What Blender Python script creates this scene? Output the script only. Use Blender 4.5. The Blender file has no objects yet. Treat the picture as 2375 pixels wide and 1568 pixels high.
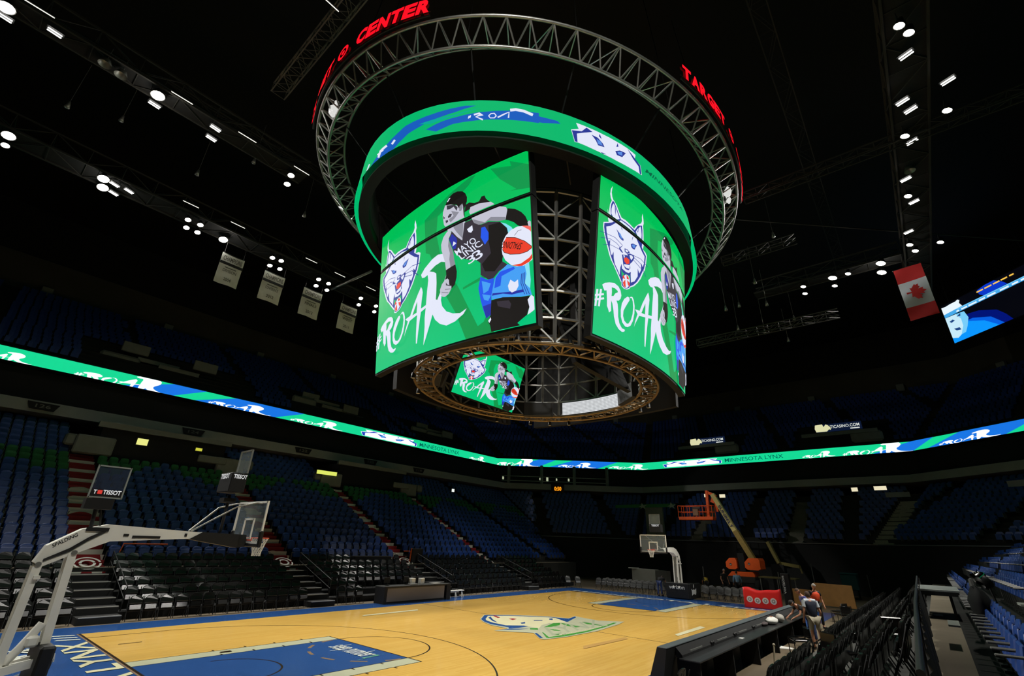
import bpy, bmesh, math, random
import numpy as np
from mathutils import Vector, Matrix
random.seed(7)
SC=bpy.context.scene; COL=SC.collection
# ---------------- camera, world, exposure
cam=bpy.data.objects.new('camera',bpy.data.cameras.new('camera')); COL.objects.link(cam)
CP=Vector((-19.045,-14.319,3.147)); yaw,pit,rol=0.705198,0.417499,0.035447
fw=Vector((math.cos(pit)*math.cos(yaw),math.cos(pit)*math.sin(yaw),math.sin(pit)))
rt=fw.cross(Vector((0,0,1))).normalized(); up=rt.cross(fw)
r2=rt*math.cos(rol)+up*math.sin(rol); u2=up*math.cos(rol)-rt*math.sin(rol)
cam.matrix_world=Matrix(((r2.x,u2.x,-fw.x,CP.x),(r2.y,u2.y,-fw.y,CP.y),(r2.z,u2.z,-fw.z,CP.z),(0,0,0,1)))
cam.data.sensor_width=36; cam.data.lens=1072.4*36/2375; cam.data.clip_start=.05; cam.data.clip_end=400
SC.camera=cam
w=bpy.data.worlds.new('world'); SC.world=w; w.use_nodes=True
w.node_tree.nodes['Background'].inputs[0].default_value=(.82,.9,1,1); w.node_tree.nodes['Background'].inputs[1].default_value=.0016
SC.view_settings.view_transform='Standard'; SC.view_settings.look='None'; SC.view_settings.gamma=1; SC.view_settings.exposure=0
SC.view_settings.use_curve_mapping=False
SC.render.film_transparent=False
SC.cycles.sample_clamp_indirect=3.0
SC.cycles.max_bounces=6
# floodlights of the catwalks plus added fill beams for stands and lift: position, aim, power, cone
def lamp(n,p,aim,e,size,blend=.6,rad=.25,c=(1,.97,.9)):
    d=bpy.data.lights.new(n,'SPOT'); d.energy=e; d.spot_size=math.radians(size); d.spot_blend=blend; d.shadow_soft_size=rad; d.color=c
    o=bpy.data.objects.new(n,d); COL.objects.link(o); o.location=p
    o.rotation_euler=(Vector(aim)-Vector(p)).to_track_quat('-Z','Y').to_euler(); return o
PW=1.0
for x in (-24,-16,-8,0,8,16):
    lamp('flood_beam',(x,18.8,21.6),(x*(.8 if x<12 else .5),-2.2,0),6600*PW,72 if x<12 else 60,.55)
    lamp('flood_beam',(x,-18.3,21.6),(x*(.8 if x<12 else .5),-1.5,0),(2900 if x<-12 else 5000)*PW,54,1.0)
for x in (-16,-4,8,20):
    lamp('stand_fill',(x*.8,18.8,21.6),(x,-13,1.0),3000*PW,36,.9)  # added fill: crosses the court to brighten the opposite stand's lower rows
    lamp('stand_fill',(x*.8,-18.3,21.6),(x-4,12,0),(2600 if x<-10 else 7000)*PW,34,1.0)
    lamp('down_beam',(min(x,13),-18.0,21.6),(min(x,13),-12,1.5),2700*PW,50,1.0)
    lamp('down_beam',(x,18.8,21.6),(x,10,1.0),1700*PW,46,1.0)
for x in (0,7): lamp('flood_beam',(x,-18.3,21.6),(x-1,-4.5,0),7500*PW,56,.8)
for x in (-23,-16,-9): lamp('flood_beam',(x,9,21.6),(x*.8,-2,0),3900*PW,70,.6)
for y in (-11.4,-13.4): lamp('flood_beam',(18.9,y,21.6),(4,-1,0),3000*PW,56)
for x,y,a,e,c in ((1.2,18.8,(28,.6,5.2),7500,12),(.9,18.5,(28,-1.5,1.8),5200,11),(8.5,-18.3,(27,-2.5,3),3000,16),(1.2,-18.4,(18.5,0,1),2400,20)): lamp('flood_beam',(x,y,21.6),a,e,c,.6)  # narrow beams added to brighten the boom lift and far end
for p,a,e,c in (((-24,-18.3,21.5),(-2,-3,17.5),9000,44),((-23,9.0,21.5),(-2,1,18),4000,44),((18.9,-16,21.5),(3,-5,20),4200,46),((-11.6,18.9,21.6),(-2,4,20),1500,50)): lamp('board_beam',p,a,e,c,.8)
def spill(p,e):
    d=bpy.data.lights.new('flood_spill','POINT'); d.energy=e; d.shadow_soft_size=.25; d.color=(1,.96,.88); o=bpy.data.objects.new('flood_spill',d); COL.objects.link(o); o.location=p
for p,e in (((-18.4,18.6,21.3),60),((-18.3,8.9,21.3),60),((-11.6,18.97,21.3),60),((19.1,-16.2,21.3),70)): spill(p,e)
# ---------------- helpers
def s2l(c): c=c/255.; return c/12.92 if c<=.04045 else ((c+.055)/1.055)**2.4
MATS={}
def mat(n,rgb,rough=.6,metal=0,emit=0,var=0,vscale=8,bump=0,spec=.5,alpha=1,sampling='AUTO',trans=0):
    if n in MATS: return MATS[n]
    m=bpy.data.materials.new(n); m.use_nodes=True; nt=m.node_tree; b=nt.nodes['Principled BSDF']
    col=tuple(s2l(c) for c in rgb)+(1,)
    b.inputs['Roughness'].default_value=rough; b.inputs['Metallic'].default_value=metal
    b.inputs['Specular IOR Level'].default_value=spec
    if emit:
        b.inputs['Base Color'].default_value=(.01,.01,.01,1); b.inputs['Emission Color'].default_value=col; b.inputs['Emission Strength'].default_value=emit
    else: b.inputs['Base Color'].default_value=col
    if alpha<1: b.inputs['Alpha'].default_value=alpha
    if trans: b.inputs['Transmission Weight'].default_value=trans; b.inputs['IOR'].default_value=1.45
    if var or bump:
        tc=nt.nodes.new('ShaderNodeTexCoord'); ns=nt.nodes.new('ShaderNodeTexNoise'); ns.inputs['Scale'].default_value=vscale; ns.inputs['Detail'].default_value=5
        nt.links.new(tc.outputs['Object'],ns.inputs['Vector'])
        if var:
            mr=nt.nodes.new('ShaderNodeMapRange'); mr.inputs['To Min'].default_value=1-var; mr.inputs['To Max'].default_value=1+var; mr.inputs['From Min'].default_value=.25; mr.inputs['From Max'].default_value=.75
            mx=nt.nodes.new('ShaderNodeVectorMath'); mx.operation='SCALE'; mx.inputs[0].default_value=col[:3]
            nt.links.new(ns.outputs['Fac'],mr.inputs['Value']); nt.links.new(mr.outputs['Result'],mx.inputs['Scale'])
            nt.links.new(mx.outputs[0],b.inputs['Emission Color' if emit else 'Base Color'])
        if bump:
            bp=nt.nodes.new('ShaderNodeBump'); bp.inputs['Strength'].default_value=bump; nt.links.new(ns.outputs['Fac'],bp.inputs['Height']); nt.links.new(bp.outputs['Normal'],b.inputs['Normal'])
    m.cycles.emission_sampling=sampling
    MATS[n]=m; return m
def V(*a): return Vector(a)
class MB:
    def __init__(s): s.v=[]; s.f=[]; s.m=[]; s.sm=[]
    def add(s,vs,fs,mi=0,smooth=False):
        o=len(s.v); s.v+= [tuple(x) for x in vs]; s.f+=[tuple(i+o for i in f) for f in fs]; s.m+=[mi]*len(fs); s.sm+=[smooth]*len(fs); return s
    def box(s,c,d,mi=0,rz=0,M=None,bev=0):
        x,y,z=[a/2 for a in d]
        if bev:
            b=min(bev,x*.9,y*.9,z*.9); vs=[];
            for sx in(-1,1):
                for sy in(-1,1):
                    for sz in(-1,1):
                        vs+=[(sx*(x-b),sy*(y-b),sz*z),(sx*(x-b),sy*y,sz*(z-b)),(sx*x,sy*(y-b),sz*(z-b))]
            bm=bmesh.new()
            for q in vs: bm.verts.new(q)
            bmesh.ops.convex_hull(bm,input=bm.verts); bm.verts.index_update()
            vs=[v.co.copy() for v in bm.verts]; fs=[[v.index for v in f.verts] for f in bm.faces]; bm.free()
        else:
            vs=[V(a,b,c_) for a in(-x,x) for b in(-y,y) for c_ in(-z,z)]
            fs=[(0,1,3,2),(4,6,7,5),(0,4,5,1),(2,3,7,6),(0,2,6,4),(1,5,7,3)]
        T=(M if M is not None else Matrix.Rotation(rz,3,'Z'))
        c=Vector(c); s.add([T@Vector(q)+c for q in vs],fs,mi); return s
    def bar(s,p,q,w,h=None,mi=0,upv=(0,0,1)):
        p=Vector(p);q=Vector(q);d=(q-p)
        if d.length<1e-6: return s
        h=h or w; dn=d.normalized(); u=Vector(upv)
        if abs(dn.dot(u))>.98: u=Vector((1,0,0))
        a=dn.cross(u).normalized(); b=a.cross(dn)
        vs=[]
        for e in(p,q):
            for i,j in((-1,-1),(1,-1),(1,1),(-1,1)): vs.append(e+a*i*w/2+b*j*h/2)
        s.add(vs,[(0,1,2,3),(7,6,5,4),(0,4,5,1),(1,5,6,2),(2,6,7,3),(3,7,4,0)],mi); return s
    def tube(s,pts,r,n=8,mi=0,cap=True,closed=False):
        pts=[Vector(p) for p in pts]; N=len(pts); rs=r if isinstance(r,(list,tuple)) else [r]*N
        prev=None; vs=[]
        for i,p in enumerate(pts):
            if closed: t=(pts[(i+1)%N]-pts[i-1]).normalized()
            else: t=(pts[min(i+1,N-1)]-pts[max(i-1,0)]).normalized()
            if prev is None:
                u=Vector((0,0,1)) if abs(t.z)<.95 else Vector((1,0,0)); a=t.cross(u).normalized()
            else: a=(prev-t*prev.dot(t)).normalized()
            prev=a; b=t.cross(a)
            for k in range(n):
                th=2*math.pi*k/n; vs.append(p+(a*math.cos(th)+b*math.sin(th))*rs[i])
        fs=[]
        for i in range(N if closed else N-1):
            j=(i+1)%N
            for k in range(n): fs.append((i*n+k,i*n+(k+1)%n,j*n+(k+1)%n,j*n+k))
        s.add(vs,fs,mi,True)
        if cap and not closed: s.add([vs[k] for k in range(n)][::-1],[tuple(range(n))],mi); s.add([vs[(N-1)*n+k] for k in range(n)],[tuple(range(n))],mi)
        return s
    def lathe(s,c,prof,n=16,mi=0,M=None,smooth=True):
        vs=[];T=M or Matrix.Identity(3);c=Vector(c)
        for r,z in prof:
            for k in range(n): th=2*math.pi*k/n; vs.append(T@V(r*math.cos(th),r*math.sin(th),z)+c)
        fs=[(i*n+k,i*n+(k+1)%n,(i+1)*n+(k+1)%n,(i+1)*n+k) for i in range(len(prof)-1) for k in range(n)]
        s.add(vs,fs,mi,smooth); return s
    def prism(s,poly,fn,d,mi=0):
        """poly 2d, fn(x,y,t) -> 3d, t in 0..d"""
        n=len(poly); vs=[fn(x,y,0) for x,y in poly]+[fn(x,y,d) for x,y in poly]
        s.add(vs,[tuple(range(n))[::-1],tuple(range(n,2*n))]+[(i,(i+1)%n,(i+1)%n+n,i+n) for i in range(n)],mi); return s
    def ball(s,c,r,mi=0,n=12,m=8,sc=(1,1,1),M=None):
        prof=[(max(1e-4,math.sin(math.pi*i/m)),-math.cos(math.pi*i/m)) for i in range(m+1)]
        T=(M or Matrix.Identity(3))@Matrix.Diagonal(Vector([r*q for q in sc])); return s.lathe(c,prof,n,mi,T)
    def mesh(s,name,mats):
        me=bpy.data.meshes.new(name); me.from_pydata(s.v,[],s.f)
        for m in (mats if isinstance(mats,(list,tuple)) else [mats]): me.materials.append(m)
        me.polygons.foreach_set('material_index',s.m); me.polygons.foreach_set('use_smooth',s.sm)
        bm=bmesh.new(); bm.from_mesh(me); bmesh.ops.recalc_face_normals(bm,faces=bm.faces); bm.to_mesh(me); bm.free(); me.update(); return me
    def build(s,name,mats,parent=None,local=False):
        if parent is not None and not local:
            L=WL(parent); s.v=[(a-L.x,b-L.y,c-L.z) for a,b,c in s.v]
        o=bpy.data.objects.new(name,s.mesh(name,mats)); COL.objects.link(o)
        if parent is not None: o.parent=parent
        return o
def WL(o):
    L=Vector((0,0,0))
    while o is not None: L=L+o.location; o=o.parent
    return L
def tag(o,label=None,cat=None,group=None,kind=None):
    if label:o['label']=label
    if cat:o['category']=cat
    if group:o['group']=group
    if kind:o['kind']=kind
    return o
def thing(name,loc,label,cat,group=None,rz=0):
    o=bpy.data.objects.new(name,None); COL.objects.link(o); o.location=loc; o.rotation_euler=(0,0,rz); o.empty_display_size=.2
    return tag(o,label,cat,group)
def copy_tree(o,loc,rz=0,label=None,group=None,first=None):
    c=o.copy(); COL.objects.link(c); c.location=loc; c.rotation_euler=(0,0,rz)
    if label:c['label']=label
    if group:c['group']=group
    for ch in o.children:
        d=ch.copy(); COL.objects.link(d); d.parent=c
        for g in ch.children:
            e=g.copy(); COL.objects.link(e); e.parent=d
    return c
def struct(mb,name,mats): return tag(mb.build(name,mats),kind='structure')
def text_tris(s,wt=1.0):
    """filled font outline -> list of triangles in a 0..1 x 0..1 box (x over the whole string, y over cap height)"""
    cu=bpy.data.curves.new('t','FONT'); cu.body=s; cu.size=1; cu.resolution_u=3; cu.offset=.012*wt
    o=bpy.data.objects.new('t',cu); COL.objects.link(o); dg=bpy.context.evaluated_depsgraph_get(); dg.update()
    me=bpy.data.meshes.new_from_object(o.evaluated_get(dg)); bpy.data.objects.remove(o); me.calc_loop_triangles()
    P=np.array([v.co[:2] for v in me.vertices]); T=[tuple(t.vertices) for t in me.loop_triangles]; bpy.data.meshes.remove(me); bpy.data.curves.remove(cu)
    x0,x1=P[:,0].min(),P[:,0].max(); y1=P[:,1].max(); h=.69 if y1<.75 or s.islower()==False else y1
    P[:,0]=(P[:,0]-x0)/(x1-x0); P[:,1]=P[:,1]/.7
    return P,T
def text_mb(mb,s,o,ex,ey,lift=0,mi=0,wt=1):
    """flat lettering: o origin, ex vector along the whole string, ey cap height vector; thickness by lift vector"""
    P,T=text_tris(s,wt); o=Vector(o)+Vector(lift or (0,0,0)); ex=Vector(ex); ey=Vector(ey)
    mb.add([o+ex*float(a)+ey*float(b) for a,b in P],T,mi); return mb
def clip_u(bm,cuts,axis=0):
    for u in cuts:
        n=(1,0,0) if axis==0 else (0,1,0); co=(u,0,0) if axis==0 else (0,u,0)
        bmesh.ops.bisect_plane(bm,geom=bm.verts[:]+bm.edges[:]+bm.faces[:],plane_co=co,plane_no=n,dist=1e-6)
def tri_poly(q):
    from mathutils.geometry import tessellate_polygon
    return tessellate_polygon([[Vector((a,b,0)) for a,b in q]])
def layered(name,items,cols,cuts,fn,bounds,parent=None,step=.0006,gap=None):
    """items: (colour name, 2d verts, faces) painted in order, each a hair in front of the last; fn(u,v,h)->3d"""
    names=[];bm=bmesh.new()
    for i,(c,vs,fs) in enumerate(items):
        if c not in names:names.append(c)
        bv=[bm.verts.new((a,b,i+0.)) for a,b in vs]
        for f in fs:
            try:
                fa=bm.faces.new([bv[k] for k in f]); fa.material_index=names.index(c)
            except ValueError: pass
    clip_u(bm,cuts)
    u0,u1,v0,v1=bounds
    for u,s_ in((u0,-1),(u1,1)):
        bmesh.ops.bisect_plane(bm,geom=bm.verts[:]+bm.edges[:]+bm.faces[:],plane_co=(u,0,0),plane_no=(s_,0,0),clear_outer=True,dist=1e-6)
    for v,s_ in((v0,-1),(v1,1)):
        bmesh.ops.bisect_plane(bm,geom=bm.verts[:]+bm.edges[:]+bm.faces[:],plane_co=(0,v,0),plane_no=(0,s_,0),clear_outer=True,dist=1e-6)
    for v in bm.verts:
        v.co=fn(v.co.x,v.co.y,(v.co.z+1)*step)
    me=bpy.data.meshes.new(name); bm.to_mesh(me); bm.free()
    for n in names: me.materials.append(cols[n])
    o=bpy.data.objects.new(name,me); COL.objects.link(o)
    if parent is not None:
        o.parent=parent; L=WL(parent); me.transform(Matrix.Translation(-L))
    return o
def art_items(polys,texts=()):
    it=[(c,q,tri_poly(q)) for c,q in polys]
    for t,c,o,e,tl in texts:
        P,T=text_tris(t,.6); P=[(o[0]+a*(e[0]-o[0])+b*(tl[0]-o[0]),o[1]+a*(e[1]-o[1])+b*(tl[1]-o[1])) for a,b in P]
        it.append((c,P,T))
    return it
def skin(name,verts,edges,radii,m,parent=None,sub=2,root=0):
    me=bpy.data.meshes.new(name); me.from_pydata([tuple(v) for v in verts],edges,[]); o=bpy.data.objects.new(name,me); COL.objects.link(o)
    md=o.modifiers.new('s','SKIN'); md.use_smooth_shade=True
    for i,r in enumerate(radii):
        sv=me.skin_vertices[0].data[i]; sv.radius=(r,r) if not isinstance(r,tuple) else r; sv.use_root=(i==root)
    o.modifiers.new('u','SUBSURF').levels=sub
    dg=bpy.context.evaluated_depsgraph_get(); dg.update(); e=bpy.data.meshes.new_from_object(o.evaluated_get(dg))
    o.modifiers.clear(); o.data=e; e.materials.clear(); e.materials.append(m); e.polygons.foreach_set('use_smooth',[True]*len(e.polygons))
    if parent is not None: o.parent=parent
    return o
# ---------------- materials
BLK=mat('black_metal',(20,20,20),.5); BLKM=mat('matte_black',(12,12,12),.8); STEEL=mat('grey_steel',(150,150,145),.4,.6,var=.15,vscale=3)
ALU=mat('truss_aluminium',(175,175,170),.38,.75,var=.2,vscale=2); RUST=mat('truss_bronze',(150,125,90),.45,.6,var=.25,vscale=2)
CONC=mat('concrete_grey',(120,118,105),.85,var=.15,vscale=1.5,bump=.1); DARK=mat('dark_concrete',(38,38,34),.9,var=.2,vscale=.8)
WALLM=mat('upper_wall',(70,68,58),.9,var=.25,vscale=.3); WHT=mat('white_paint',(244,242,232),.35,var=.04,vscale=5); GREYP=mat('parapet_grey',(125,130,122),.8,var=.1,vscale=2)
BLUES=mat('blue_seat_plastic',(32,66,138),.42,var=.08,vscale=6); GREENS=mat('green_seat_plastic',(20,105,45),.5,var=.1,vscale=6); BLACKS=mat('black_seat_vinyl',(20,19,18),.22,spec=.5,var=.1,vscale=5)
LAMP=mat('lamp_white',(255,250,235),emit=30,sampling='NONE'); TUBEM=mat('tube_white',(255,252,245),emit=6,sampling='NONE')
RUBBER=mat('grey_rubber',(60,60,58),.8)
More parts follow.
